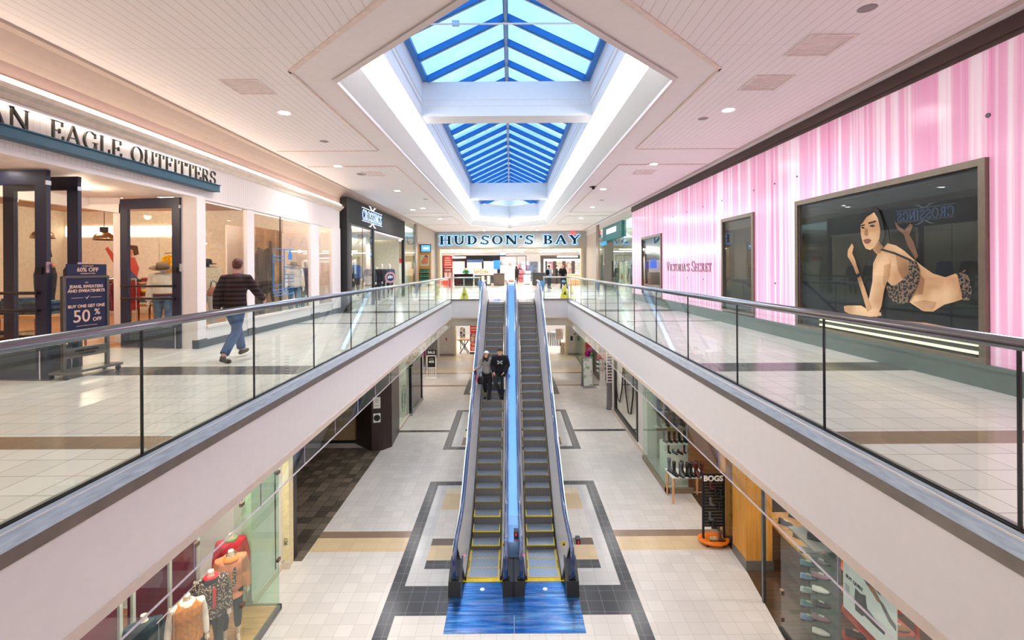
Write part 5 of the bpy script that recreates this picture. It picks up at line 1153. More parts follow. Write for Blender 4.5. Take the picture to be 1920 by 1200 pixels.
part(bw, 'frame', MB().box(-3.4, 2.0, 0, .3, 2.2, 2.75).box(-3.4, -3.2, 0, .3, 0, 2.2).box(-1.3, -1.1, 0, .3, 0, 2.2).box(1.8, 2.0, 0, .3, 0, 2.2).box(.3, .45, 0, .3, 0, 2.2), blkg)
for x0, x1, c in ((-3.1, -2.5, (230, 240, 236)), (-2.3, -1.5, (205, 220, 226)), (-1.0, .2, (186, 216, 222)), (.5, 1.7, (206, 190, 196))): part(bw, 'lit_panel', MB().box(x0, x1, -.02, .1, .9, 2.15), M('lit_%d' % c[0]+str(c[1]), c, emit=.15))
part(bw, 'blue_header', MB().box(-1.1, .4, -.05, 0, 2.1, 2.35), M('header_blue', (54, 86, 130)))
part(bw, 'white_lettering_bar', MB().box(-2.6, -1.2, -.03, 0, 2.5, 2.64), M('text_glow', (250, 240, 250), emit=1.5))
one('blue_banner', 'bright blue hanging panel left of the far aisle', 'banner', MB().box(-1.55, -.95, 43.0, 43.04, 1.45, 2.25), M('royal_blue', (24, 96, 220), emit=.3))
sd = thing('display_stand', 'slanted cosmetics display with colourful samples on the left of the far aisle', 'display', (-2.5, 42.4, .98))
part(sd, 'frame', MB().prism([(-.6, 0), (.6, 0), (.6, .5), (-1.0, .55)], 'y', 0, .3), M('frame_cream', (214, 196, 170)))
m = MB(); m.mi = 0
for i in range(8):
    for j in range(3): m.box(-.75+i*.16, -.65+i*.16, -.02, 0, .08+j*.14, .18+j*.14)
part(sd, 'samples', m, two('sample_mix', (190, 90, 90), (230, 200, 180), scale=6))
cw = thing('display_wall', 'dark framed cosmetics wall with five sample columns on the far right', 'display wall', (5.6, 46, 0))
part(cw, 'frame', MB().box(-2.7, 2.7, 0, .3, 2.45, 2.75).box(-2.7, -2.45, 0, .3, 0, 2.45).box(2.45, 2.7, 0, .3, 0, 2.45).box(-2.45, 2.45, .2, .3, 0, 2.45), M('umber', (62, 52, 48)))
part(cw, 'light_frame', MB().box(-2.4, 2.4, .0, .2, 2.2, 2.4).box(-2.4, -2.25, 0, .2, .9, 2.2).box(2.25, 2.4, 0, .2, .9, 2.2), M('cool_glow', (200, 220, 230), emit=.4))
part(cw, 'lettering_bar', MB().box(-1.1, .9, -.02, 0, 2.55, 2.68), MATS['text_glow'])
for i, c in enumerate(((210, 120, 140), (216, 180, 150), (206, 120, 90), (222, 210, 190), (214, 206, 210))):
    m = MB()
    for j in range(9): m.box(-2.05+i*.9, -1.5+i*.9, .08, .2, .95+j*.14, 1.05+j*.14)
    part(cw, 'sample_column', m, two('smp%d' % i, c, (250, 244, 240), scale=5))
fr_ = thing('metal_arch', 'black metal arch display frame over the centre of the far aisle', 'frame', (-.1, 47, 0))
part(fr_, 'arch', MB().box(-1.9, -1.84, -.03, .03, 0, 2.75).box(1.6, 1.66, -.03, .03, 0, 2.75).box(-1.9, 1.66, -.03, .03, 2.7, 2.76).box(-1.9, 1.66, -.03, .03, 1.9, 1.94).box(-1.0, -.96, -.03, .03, 0, 2.7).box(.7, .74, -.03, .03, 0, 2.7), blk_c)
pl_ = thing('promo_tower', 'tall pale pink promotional tower standing in the far aisle', 'display', (-.05, 43.2, 0))
part(pl_, 'panel', MB().box(-.42, .42, -.1, .1, .45, 2.45), M('tower_blush', (246, 226, 214), emit=.2)); part(pl_, 'base', MB().box(-.42, .42, -.1, .1, 0, .45), M('tower_red', (230, 90, 70)))
part(pl_, 'print', MB().prism([(-.15, 1.75), (.15, 1.75), (.18, 1.95), (0, 2.05), (-.18, 1.95)], 'y', -.106, -.1).box(-.03, .05, -.106, -.1, 1.3, 1.45), MATS['tower_red'])
hsn = thing('hanging_sign', 'small blue and white screen hanging in the far entrance', 'sign', (-.65, 38.5, 2.72)); part(hsn, 'case', MB().box(-.26, .26, 0, .06, -.2, .2), dark); part(hsn, 'screen_face', MB().box(-.23, .23, -.005, 0, -.13, .17), M('screen_pale', (150, 206, 236), emit=1)); part(hsn, 'rod', MB().tube([(0, .03, .2), (0, .03, .58)], .01), dark)
shk = random.Random(3)
for i in range(14):
    x = shk.choice((-1, 1))*shk.uniform(.7, 2.4)-.05; y = 46+i*.65; h = shk.uniform(1.2, 1.9)
    c = shk.choice(((240, 240, 242), (206, 216, 230), (120, 140, 180), (220, 120, 130), (90, 90, 96)))
    t = thing('merchandise_stand', '%s stand in the far store, %s side, %s' % ({240: 'white', 206: 'pale blue', 120: 'slate blue', 220: 'rose', 90: 'dark grey'}[c[0]], 'left' if x < 0 else 'right', '%.1f m beyond the entrance' % (y-37.6)), 'display', (x, y, 0), group='merchandise stands')
    mt = M('merch%d' % c[0], c, noise=.3, scale=6); part(t, 'stand_body', MB().box(-.25, .25, -.2, .2, .1, h), mt, bevel=.02); part(t, 'base', MB().box(-.28, .28, -.23, .23, 0, .1), paint)
    for z in (.5, .9): part(t, 'shelf', MB().box(-.27, .27, -.24, -.2, z, z+.06), dark)
for i in range(10):
    x = -5.0+i*1.12
    one('wall_panel_display', 'bright white product bay on the back wall of the far store, %s from the left' % ('first second third fourth fifth sixth seventh eighth ninth tenth'.split()[i]), 'display', MB().box(x-.45, x+.45, 57.6, 57.9, .3, 2.3), M('bay%d' % (i % 4), ((236, 236, 240), (220, 196, 200), (190, 210, 232), (90, 96, 110))[i % 4], emit=.35, noise=.3, scale=3), group='product bays on the far back wall')
cc = MB().tube([(0, 0, 2.3), (0, 0, 2.62)], .006)
# shoppers
figure('person', 'shopper in pale denim jacket and backpack at the far store entrance', 'person', (2.85, 35.3, 0), rz=2.2, skin=skin_m, hair=('short', blk_c), vox=.014, shoes=blk_c,
       clothes=[('jacket', 'top', M('pale_denim', (160, 180, 196), rough=.9), .03, dict(vox=.02)), ('trousers', 'pants', denim_d, .012, dict(vox=.02))])
bp_ = thing('backpack', 'black backpack on the denim jacket shopper', 'backpack', (2.72, 35.13, 1.0)); part(bp_, 'pack', MB().ell((0, 0, .18), (.15, .1, .24), n=12, m=9), blk_c, smooth=True); part(bp_, 'strap', MB().tube([(-.08, .02, .38), (-.09, .1, .42), (-.08, .16, .3)], .015), dark)
figure('person', 'blond shopper in black coat pushing a pushchair at the far store', 'person', (3.9, 35.6, 0), rz=-.1, skin=skin_m, hair=('bun', M('blond_hair', (226, 196, 150), rough=.6)), vox=.014, shoes=blk_c, nod=-.2,
       pose=dict(ea=(-.25, -.1, 1.15), wa=(-.2, -.32, 1.02), eb=(.25, -.1, 1.15), wb=(.2, -.32, 1.02)),
       clothes=[('coat', 'top', blk_c, .05, dict(hem=(-.35, .2, .15), vox=.02)), ('trousers', 'pants', denim_d, .012, dict(vox=.02))])
ps = thing('pushchair', 'dark pushchair with pale blue blanket in front of the blond shopper', 'pushchair', (3.9, 34.95, 0))
part(ps, 'frame', MB().tube([(-.2, .35, 1.0), (-.2, .1, .6), (-.22, -.25, .12)], .015).tube([(.2, .35, 1.0), (.2, .1, .6), (.22, -.25, .12)], .015).tube([(-.2, .35, 1.0), (.2, .35, 1.0)], .018).tube([(-.22, .25, .12), (-.2, -.05, .6)], .012).tube([(.22, .25, .12), (.2, -.05, .6)], .012), dark)
part(ps, 'seat', MB().prism([(-.25, .35), (.12, .35), (.25, .8), (.18, .82), (.05, .45), (-.25, .42)], 'x', -.19, .19), denim_d, bevel=.02)
part(ps, 'blanket', MB().ell((0, -.08, .52), (.17, .2, .12)), M('sky_blanket', (140, 186, 214), rough=.9), smooth=True)
for x in (-.23, .23):
    for y in (-.26, .26): part(ps, 'wheel', MB().tube([(x-.015, y, .1), (x+.015, y, .1)], .1, n=16), black)
figure('person', 'assistant in green top leaning over the black counter in the far store', 'person', (-4.0, 42.8, 0), rz=0, skin=skin_m, hair=('short', M('blond_hair', (226, 196, 150))), vox=.014, tw=1.0, nod=-.5,
       pose=dict(N=(0, -.2, 1.35), H=(0, -.34, 1.47), sa=(-.18, -.2, 1.31), sb=(.18, -.2, 1.31), ea=(-.28, -.38, 1.18), wa=(-.1, -.5, 1.12), eb=(.28, -.38, 1.18), wb=(.12, -.5, 1.12)),
       clothes=[('top', 'top', M('green_shirt', (30, 130, 70), rough=.9), .02, dict(vox=.02)), ('trousers', 'pants', blk_c, .01, dict(vox=.02))])
figure('person', 'assistant in black beside the five column cosmetics wall', 'person', (4.1, 42.3, 0), rz=1.2, skin=skin_m, hair=('short', blk_c), vox=.014,
       pose=dict(ea=(-.25, -.15, 1.2), wa=(-.2, -.4, 1.25)), clothes=[('top', 'top', blk_c, .02, dict(vox=.02)), ('trousers', 'pants', blk_c, .01, dict(vox=.02))])
figure('person', 'shopper in blue top far down the centre aisle', 'person', (.95, 47.5, 0), rz=.5, skin=skin_m, hair=('long', brownhair), vox=.016, clothes=[('top', 'top', M('mid_blue', (60, 96, 160)), .02, dict(vox=.02)), ('trousers', 'pants', denim_d, .01, dict(vox=.02))])
figure('person', 'shopper in black far down the centre aisle', 'person', (.55, 46.2, 0), rz=2.6, skin=skin_m, hair=('long', blk_c), vox=.016, clothes=[('top', 'top', blk_c, .03, dict(vox=.02)), ('trousers', 'pants', blk_c, .01, dict(vox=.02))])
def wetfloor(label, x, y):
    t = thing('caution_sign', label, 'sign', (x, y, 0)); ym = M('caution_yellow', (232, 214, 50), rough=.5)
    for s in (-1, 1):
        m = MB(); z = .62
        m.add([(-.2, s*.15, 0), (.2, s*.15, 0), (.035, s*.015, z), (-.035, s*.015, z), (-.2, s*.17, 0), (.2, s*.17, 0), (.035, s*.035, z), (-.035, s*.035, z)], [(0, 1, 2, 3), (7, 6, 5, 4), (0, 4, 5, 1), (1, 5, 6, 2), (2, 6, 7, 3), (3, 7, 4, 0)]); p = part(t, 'panel', m, ym)
        if s < 0: part(p, 'warning_symbol', MB().prism([(-.08, .18), (.08, .18), (.0, .36)], 'y', -.155, -.145), dark)
    part(t, 'hinge_cap', MB().box(-.04, .04, -.04, .04, .60, .64), ym)
wetfloor('yellow wet floor caution sign left of the escalator tops', -2.35, 24.0)
wetfloor('yellow wet floor caution sign right of the escalator tops', 2.72, 24.0)
# right of the big entrance: wall fittings
one('wall_phone', 'small black wall device right of the far entrance', 'device', MB().box(-.1, .1, 0, .1, 0, .35), dark, loc=(6.15, 37.39, 1.1), bevel=.02)
one('fire_alarm', 'small red alarm box right of the far entrance', 'alarm', MB().box(-.06, .06, 0, .06, 0, .14), M('signal_red', (200, 40, 50)), loc=(6.55, 37.42, 1.25), bevel=.01)
# ---------------------------------------------------------------- right: teal optician, then the pink wall
pv = thing('storefront', 'teal and green glass optician shop front before the pink wall', 'shop front', (6.0, 27, 0))
Q = lambda n, m, mt, **k: part(pv, n, m, mt, world=True, **k)
teal = M('teal_header', (18, 112, 108), rough=.4)
Q('header', MB().box(5.86, 6.1, 25.0, 30.1, 3.16, 4.02), teal)
Q('upper_wall', MB().box(5.95, 6.1, 22.9, 37.5, 4.02, 4.41), paint)
Q('glass_bay', MB().box(5.93, 5.94, 22.95, 25.0, .02, 4.1), g_green); Q('glass_bay', MB().box(5.93, 5.94, 30.1, 31.8, .02, 4.1), g_green)
Q('window_pane', MB().box(5.98, 5.99, 25.0, 27.6, .02, 3.16), g_green)
Q('bronze_post', MB().box(5.88, 6.05, 31.8, 32.6, 0, 4.41), M('bronze_post', (142, 120, 104)))
Q('side_wall', MB().box(5.95, 6.1, 32.6, 37.5, 0, 4.02), beige)
s3 = thing('name_sign', 'white slanted PEARLE VISION letters on the teal header', 'sign', (5.84, 27.4, 3.65))
text(s3, 'lettering', 'PEARLE VISION', .40, (-.04, 0, 0), 'right', M('sign_white_glow', (244, 250, 255), emit=.3), ext=.015, sx=.95, shear=.2, bold=.012)
one('blue_sign', 'small blue sign box under the teal header end', 'sign', MB().box(5.7, 5.86, 28.9, 30.1, 2.9, 3.14), M('sign_cyan', (40, 130, 170), emit=.3))
struct('floor_shop', MB().box(5.86, 14, -3, 37.5, -.01, .001), MATS['pale_shop_tile']); struct('ceiling_shop', MB().box(6.1, 14, 22.5, 37.5, 3.5, 3.55), paint)
struct('wall_shop', MB().box(14, 14.1, 22, 37.5, 0, 3.55).box(6.0, 14, 22.7, 22.8, 0, 3.55).box(8.9, 9, 22.8, 37.5, 0, 3.5), M('pale_green_wall', (206, 214, 196), rough=.7))
one('standing_poster', 'pale standing poster of two people in the optician window', 'poster', MB().box(6.15, 6.2, 25.1, 26.9, .2, 1.85), two('poster_mix', (236, 224, 206), (190, 110, 80), scale=1.6, pos=(.5, .62)))
figure('person', 'seated customer in white coat inside the optician', 'person', (6.7, 27.2, -.1), rz=-1.2, skin=skin_m, hair=('short', blk_c), vox=.016, clothes=[('coat', 'top', paint, .03, dict(vox=.02)), ('trousers', 'pants', blk_c, .01, dict(vox=.02))]) if 0 else None
for i in range(4): one('display_rack', 'dark eyewear display rack inside the optician, %s' % ORD[i], 'rack', MB().box(7.2, 7.3, 24+i*2.8, 25.4+i*2.8, .9, 2.0).box(7.2, 7.3, 24+i*2.8, 24.1+i*2.8, 0, .9).box(7.2, 7.3, 25.3+i*2.8, 25.4+i*2.8, 0, .9), M('rack_smoke', (120, 130, 126), noise=.5, scale=14), group='eyewear racks')
for y in (25.5, 30.5): lamp((7.4, y, 3.3), 60)
for y in (18.8, 22.5, 25.2, 28, 33): lamp((-7.6, y, 3.36), 40 if y != 33 else 50)
for x, y in ((-6, 41), (0, 42), (6, 41), (-5, 50), (5, 50)): lamp((x, y, 3.1), 110)  # unseen fill lights added to brighten the far store, without fittings
XP = 5.85
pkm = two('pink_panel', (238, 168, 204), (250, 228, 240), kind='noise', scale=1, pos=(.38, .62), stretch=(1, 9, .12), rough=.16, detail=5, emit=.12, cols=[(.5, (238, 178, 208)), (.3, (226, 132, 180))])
pw = thing('storefront', 'glossy pink and white streaked wall of the lingerie shop', 'shop front', (5.85, 12, 0))
Q = lambda n, m, mt, **k: part(pw, n, m, mt, world=True, **k)
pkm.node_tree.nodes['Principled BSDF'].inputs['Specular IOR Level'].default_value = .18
seams = [-5.98, -2.2, 1.2, 5.8, 9.67, 10.49, 11.39, 13.11, 14.42, 15.72, 17.06, 18.32, 21.1, 22.82]
wins = [(5.8, 9.69, .30, 2.84), (11.36, 13.09, .33, 2.83), (18.36, 21.1, .34, 2.84)]
for a, b in zip(seams, seams[1:]):
    m = MB(); hole = [w for w in wins if abs(w[0]-a) < .1 or (w[0]-.1 <= a and b <= w[1]+.1)]
    if hole: w = hole[0]; m.box(XP, XP+.06, a+.006, b-.006, w[3], 4.16)
    else: m.box(XP, XP+.06, a+.006, b-.006, .30, 4.16)
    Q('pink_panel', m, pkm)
    st = MB()
    for z in (3.35, 1.15) if not hole else (3.35,): st.tube([(XP-.012, a, z), (XP, a, z)], .03 if a < 9 else .02, n=12)
    Q('stud', st, M('stud_grey', (110, 96, 104), rough=.4, metal=.5))
Q('backing', MB().box(XP+.06, XP+.14, -6, 22.82, 0, 4.2), M('backing_grey', (120, 110, 116)))
Q('top_channel', MB().box(XP-.02, XP+.1, -6, 22.82, 4.16, 4.22).box(XP-.05, XP+.1, -6, 22.82, 4.22, 4.30), M('channel_brown', (92, 74, 70), rough=.5))
Q('base_board', MB().box(XP-.03, XP+.05, -6, 22.82, 0, .29).box(XP-.05, XP+.05, -6, 22.82, .25, .30), M('grey_green_base', (98, 112, 104), rough=.45))
struct('wall_right', MB().box(XP-.03, XP+.2, -6, 22.82, 4.30, 4.42), MATS['channel_brown'])
struct('trim_10', MB().box(5.56, 5.64, -6, 37.5, 4.385, 4.41), M('tan_slot', (206, 192, 184), rough=.7))
frm = M('bronze_frame', (132, 120, 104), rough=.35, metal=.6)
bkg = M('window_black', (14, 14, 16), rough=.3, noise=.02)
g_dark = glass('poster_glass', (250, 252, 251), base=.02, top=.45)
def win(label, w, inner, cat='window'):
    t = thing('display_window', label, cat, (XP, w[0], w[2])); y0, y1, z0, z1 = w
    part(t, 'frame', MB().box(XP-.05, XP+.06, y0, y0+.09, z0, z1).box(XP-.05, XP+.06, y1-.09, y1, z0, z1).box(XP-.05, XP+.06, y0+.09, y1-.09, z1-.09, z1).box(XP-.05, XP+.06, y0+.09, y1-.09, z0, z0+.05), frm, world=True)
    part(t, 'back_panel', MB().box(XP+.05, XP+.06, y0+.09, y1-.09, z0+.05, z1-.09), inner, world=True)
    part(t, 'glass_panel', MB().box(XP-.01, XP, y0+.09, y1-.09, z0+.05, z1-.09), g_dark, world=True)
    return t
big = win('wide black display window with the lingerie poster on the pink wall', wins[0], bkg)
win('tall narrow dark display window in the pink wall', wins[1], M('window_brown', (58, 50, 40), rough=.35))
far_w = win('farthest dark display window in the pink wall', wins[2], M('window_black2', (24, 26, 30), rough=.15))
part(far_w, 'blue_reflect_bar', MB().box(XP+.045, XP+.05, 18.9, 20.9, 1.45, 1.75), M('deep_blue', (30, 40, 150)), world=True)
part(big, 'light_ledge', MB().box(XP-.005, XP+.045, 5.95, 9.0, .40, .43).box(XP-.005, XP+.045, 5.95, 9.0, .50, .515), M('ledge_glow', (246, 220, 160), emit=.9), world=True)
lv = thing('name_sign', "dark bronze VICTORIA'S SECRET letters on the pink wall", 'sign', (XP, 17.7, 1.4))
sign_text(lv, "VICTORIA'S SECRET", .33, (XP-.004, 17.75, 1.38), 'right', M('letter_plum', (112, 84, 92), rough=.35, metal=.4), width=3.95, t=.09, s=.035, gap=.1, depth=.015, small={0, 11})
# the poster picture: flat shapes on the back panel
ps_ = thing('poster', 'black poster of a dark haired woman lying in black lace lingerie', 'poster', (XP+.045, 7.7, 1.5))
def shape(name, pts, mat, lay, p=ps_):
    m = MB(); x = XP+.048-lay*.0035; q = []
    for (u, v) in pts: w = qx(1460+u/2.609, 260+v/2.609, XP); q.append((min(max(w[1], 5.9), 9.58)-7.7, w[2]-1.5))
    n = len(q); x -= XP+.045
    m.add([(x, a, b) for a, b in q]+[(x+.002, a, b) for a, b in q], [list(range(n)), list(range(n, 2*n))[::-1]]+[(i, n+i, n+(i+1) % n, (i+1) % n) for i in range(n)])
    return part(p, name, m, mat)
def pskin(k, c1, c2): return two(k, c1, c2, kind='noise', scale=2.2, pos=(.38, .64), rough=.5, detail=1, emit=.12)
s1 = pskin('print_skin', (196, 146, 104), (232, 190, 150)); s2 = pskin('print_skin_dark', (150, 104, 70), (204, 156, 114)); hr = M('print_hair', (22, 16, 18)); lc = two('print_lace', (22, 18, 20), (150, 120, 100), kind='voronoi', scale=26, pos=(.42, .6))
shape('hair', [(392, 372), (430, 332), (470, 336), (486, 365), (505, 410), (520, 440), (530, 500), (528, 560), (500, 590), (470, 585), (455, 560), (440, 480), (405, 470), (388, 440)], hr, 1)
shape('feet', [(552, 405), (565, 440), (598, 470), (615, 520), (655, 590), (668, 575), (645, 505), (625, 470), (642, 425), (628, 415), (600, 450), (575, 430)], M('print_foot', (120, 84, 60), emit=.1), 1)
shape('back', [(478, 560), (520, 512), (560, 522), (600, 548), (640, 585), (690, 625), (740, 660), (800, 678), (850, 660), (878, 690), (888, 740), (885, 785), (840, 800), (795, 812), (740, 846), (690, 842), (650, 815), (610, 790), (560, 740), (520, 700), (490, 640)], s1, 2)
shape('back_light', [(560, 560), (610, 580), (660, 640), (700, 690), (690, 760), (640, 770), (600, 700), (570, 640)], s2, 3)
shape('waist_light', [(760, 700), (830, 690), (870, 720), (870, 770), (820, 790), (770, 790)], s1, 3)
shape('belly_shade', [(640, 800), (700, 790), (760, 800), (740, 846), (700, 845)], s2, 3)
shape('upper_arm', [(452, 610), (475, 562), (510, 560), (535, 600), (530, 660), (505, 740), (492, 820), (470, 872), (440, 868), (424, 840), (432, 780), (448, 700)], s1, 4)
shape('arm_shade', [(505, 620), (535, 610), (530, 670), (510, 730), (500, 700)], s2, 5)
shape('raised_forearm', [(424, 848), (405, 780), (385, 715), (368, 655), (352, 615), (328, 575), (330, 545), (350, 512), (358, 530), (350, 560), (364, 590), (372, 620), (392, 672), (412, 730), (432, 790), (448, 830)], s2, 5)
shape('lower_forearm', [(310, 820), (330, 816), (395, 816), (430, 840), (490, 850), (494, 866), (440, 872), (345, 862), (314, 845)], s1, 5)
shape('cuff', [(366, 668), (388, 656), (392, 672), (372, 686)], hr, 6)
shape('neck', [(440, 530), (480, 500), (500, 530), (478, 572), (462, 560)], s2, 3)
shape('face', [(390, 420), (400, 392), (430, 362), (462, 360), (482, 392), (488, 440), (482, 490), (462, 528), (438, 545), (416, 538), (402, 512), (392, 470)], s1, 4)
shape('fringe', [(392, 420), (402, 375), (440, 340), (458, 332), (456, 360), (420, 384), (400, 415)], hr, 6)
shape('side_hair', [(458, 335), (482, 350), (500, 400), (512, 470), (500, 505), (486, 520), (488, 440), (478, 392), (460, 362)], hr, 6)
shape('brow', [(392, 424), (412, 418), (413, 424), (393, 430)], hr, 6); shape('brow', [(430, 410), (466, 400), (468, 408), (432, 418)], hr, 6)
shape('eye', [(394, 436), (404, 430), (413, 436), (404, 441)], hr, 6); shape('eye', [(434, 428), (450, 420), (465, 427), (450, 433)], hr, 6)
shape('nose', [(414, 440), (424, 440), (428, 470), (418, 476), (410, 470)], s2, 6); shape('lips', [(404, 498), (418, 490), (432, 489), (446, 497), (432, 513), (416, 514)], M('print_lips', (150, 84, 74)), 6)
shape('bra_band', [(628, 590), (662, 598), (680, 640), (674, 700), (650, 760), (628, 800), (600, 806), (560, 806), (530, 770), (518, 722), (560, 716), (600, 690), (628, 650)], lc, 6)
shape('strap', [(486, 545), (500, 538), (560, 556), (640, 590), (636, 600), (560, 566), (500, 548)], hr, 7)
shape('briefs', [(864, 664), (905, 640), (925, 690), (935, 740), (930, 790), (890, 790), (880, 730)], lc, 7); shape('briefs_back', [(905, 640), (960, 640), (980, 740), (1000, 780), (930, 790), (930, 700)], hr, 6)
shape('hip', [(966, 640), (980, 612), (1001, 600), (1001, 782), (985, 770), (970, 720)], s1, 7)
shape('floor_glow', [(360, 900), (520, 885), (700, 900), (860, 930), (980, 970), (980, 985), (700, 920), (500, 905)], s2, 2)
# ---------------------------------------------------------------- lower level, left side
def lowp(s): return s
LG = LZ+.10
def struct_low(name, mb, mt): return struct(name, mb, mt)
# outer envelope of the lower level
struct('wall_lower_left', MB().box(-12.1, -12, -6, 37.6, LZ, -.95), cream_w)
struct('wall_lower_right', MB().box(12, 12.1, -6, 37.6, LZ, -.95), cream_w)
wine = two('wine_backdrop', (60, 16, 34), (104, 28, 48), scale=.8, pos=(.3, .7), rough=.35)
mf = thing('storefront', 'frameless glass womenswear window at the lower left', 'shop front', (-4.7, 9.5, LZ))
Q = lambda n, m, mt, **k: part(mf, n, m, mt, world=True, **k)
for a, b in ((-2, .4), (.4, 2.8), (2.8, 4.9), (4.9, 7.05), (7.05, 8.25), (8.25, 9.55)):
    Q('window_pane', MB().box(-4.706, -4.694, a+.004, b-.004, LG, -1.3), g_green if a > 8 else g_shop)
Q('side_pane', MB().box(-5.6, -4.70, 9.544, 9.556, LG, -1.3), g_green)
Q('kerb', MB().box(-4.74, -4.67, -4, 9.59, LZ, LG+.01).box(-5.6, -4.67, 9.55, 9.59, LZ, LG+.01), M('kerb_stone', (120, 116, 112), rough=.4))
cl = MB()
for y in (4.9, 7.05, 8.25, 9.53):
    for z in (-2.55, -4.3): cl.box(-4.72, -4.675, y-.05, y+.05, z-.03, z+.03)
Q('glass_clip', cl, M('clip_brown', (110, 84, 70), rough=.35, metal=.5))
Q('head_track', MB().box(-4.76, -4.62, -4, 9.6, -1.3, -1.2), paint)
struct('floor_shop', MB().box(-5.95, -4.74, -4, 9.55, LZ+.0, LG), oak)
struct('floor_shop', MB().box(-12, -5.95, -6, 9.6, LZ, LZ+.02), wm_wood)
struct('wall_backdrop', MB().box(-6.05, -5.98, -4, 7.2, LG, -1.0).box(-6.05, -5.98, 7.45, 9.0, LG, -1.0), wine)
pc = M('pale_channel', (196, 200, 190), rough=.4); m = MB()
for y in (4.4, 5.7, 7.2, 7.45, 8.25, 9.0): m.box(-5.98, -5.94, y-.03, y+.03, LG, -1.0)
struct('trim_11', m, pc)
struct('ceiling_shop', MB().box(-12, -4.74, -6, 10.6, -1.05, -1.0), paint)
struct('wall_pier', MB().box(-12, -5.28, 10.55, 11.0, LZ, -.95).box(-5.4, -5.28, 9.6, 10.6, LZ, -.95), paint)
struct('baseboard_left', MB().box(-5.285, -5.255, 9.6, 10.9, LZ, LZ+.16).box(-5.3, -5.10, 10.86, 10.9, LZ, LZ+.16), lip_m)
struct('wall_pillar', MB().box(-5.6, -5.13, 10.9, 11.12, LZ, -.95), M('cream_pillar', (232, 214, 170), rough=.6))
un_ = thing('unit_number', 'small dark unit number on the cream pillar foot', 'sign', (-5.2, 10.885, LZ+.62)); text(un_, 'lettering', '126', .12, (0, -.006, 0), 'front', dark, rot=(pi/2, pi/2, 0))
mk = [(7.5, 'mannequin in tan quilted waistcoat and cream sleeves nearest in the lower left window', 'vest'), (8.1, 'mannequin in leopard print jacket with red collar in the lower left window', 'leo'),
      (8.68, 'mannequin in orange coat over leopard scarf in the lower left window', 'org'), (6.15, 'mannequin in leopard jacket at the bottom left picture edge', 'leo2')]
tanv = M('tan_waistcoat', (196, 124, 46), rough=.6, noise=.2, scale=20); rust = M('rust_coat', (206, 130, 88), rough=.8, noise=.12)
for y, lb, kd in mk:
    cl_ = {'vest': [('sleeves', 'top', M('cream_knit', (232, 222, 206), rough=.9), .012, {}), ('waistcoat', 'top', tanv, .045, dict(sleeve=0, hem=(-.12, .17, .13))), ('collar', 'collar', M('cream_knit', (232, 222, 206)), 0, dict(r=.08)), ('trousers', 'pants', denim_d, .012)],
           'leo': [('jacket', 'top', leopard, .035, dict(hem=(-.18, .17, .13))), ('collar', 'collar', M('black_fur', (34, 32, 34), rough=1, bump=.6, scale=60), 0, dict(r=.09)), ('red_scarf', 'scarf', M('scarf_red', (196, 36, 44), rough=.8), 0), ('trousers', 'pants', blk_c, .012)],
           'org': [('coat', 'top', rust, .04, dict(hem=(-.3, .18, .14))), ('scarf', 'scarf', leopard, 0), ('collar', 'collar', M('orange_collar', (222, 132, 60), rough=.9), 0, dict(r=.1)), ('trousers', 'pants', blk_c, .012, dict(upto=.7))],
           'leo2': [('jacket', 'top', leopard, .035, {}), ('trousers', 'pants', blk_c, .012)]}[kd]
    figure('mannequin', lb, 'mannequin', (-5.15, y, LG), rz=.55 if kd != 'vest' else .75, skin=manq, hd='stub', clothes=cl_, vox=.01, scale=1.04, curl=.2)
figure('mannequin', 'mannequin in red coat and green scarf at the far end of the lower left window', 'mannequin', (-5.45, 9.2, LG+.02), rz=.5, skin=manq, hd='stub', vox=.012, scale=1.04, clothes=[('coat', 'top', M('red_coat', (178, 28, 40), rough=.8), .04, dict(hem=(-.4, .19, .14))), ('scarf', 'scarf', M('scarf_green', (120, 140, 90), rough=.9), 0), ('trousers', 'pants', blk_c, .012)])
figure('mannequin', 'mannequin in dark red coat deep behind the lower left window', 'mannequin', (-6.5, 9.3, LG-.08), rz=.5, skin=manq, hd='stub', vox=.014, scale=1.04, clothes=[('coat', 'top', M('dark_red_coat', (128, 18, 32), rough=.8), .04, dict(hem=(-.4, .19, .14))), ('trousers', 'pants', blk_c, .012)])
figure('mannequin', 'mannequin in dark teal suit behind the tan waistcoat mannequin', 'mannequin', (-5.6, 7.2, LG), rz=.6, skin=manq, hd='stub', vox=.014, scale=.98, clothes=[('jacket', 'top', M('teal_suit', (28, 48, 56), rough=.8), .035, {}), ('trousers', 'pants', blk_c, .012)])
figure('mannequin', 'mannequin in navy dress in the lower left corner window', 'mannequin', (-5.6, 5.6, LG), rz=.6, skin=manq, hd='stub', vox=.014, clothes=[('dress', 'top', M('navy_dress', (26, 34, 70), rough=.7, noise=.3), .035, dict(hem=(-.5, .22, .16))), ('trousers', 'pants', blk_c, .012)])
def spot(label, x, y, z, aim):
    t = thing('spotlight', label, 'lamp', (x, y, z)); a = Vector(aim).normalized(); b = a*.2
    part(t, 'housing', MB().tube([(0, 0, 0), tuple(a*.1), tuple(b)], [.04, .06, .075], n=14), chrome, smooth=True); part(t, 'lens', MB().tube([tuple(a*.201), tuple(a*.206)], .06, n=14), M('lens_glow', (255, 240, 220), emit=6, noise=0)); part(t, 'stem', MB().tube([(0, 0, 0), (0, 0, -1.06-z)], .01), dark)
for i, (x, y) in enumerate(((-5.15, 7.85), (-5.15, 8.65), (-5.2, 9.2), (-5.15, 6.2))):
    spot('silver spotlight above the %s' % ('leopard print jacket mannequin', 'orange coat mannequin', 'red coat mannequin', 'bottom left leopard jacket mannequin')[i], x, y, -1.62, (-.1, -.2, -1)); lamp((x+.25, y-.4, -1.5), 34, r=.06, col=(1, .9, .8))
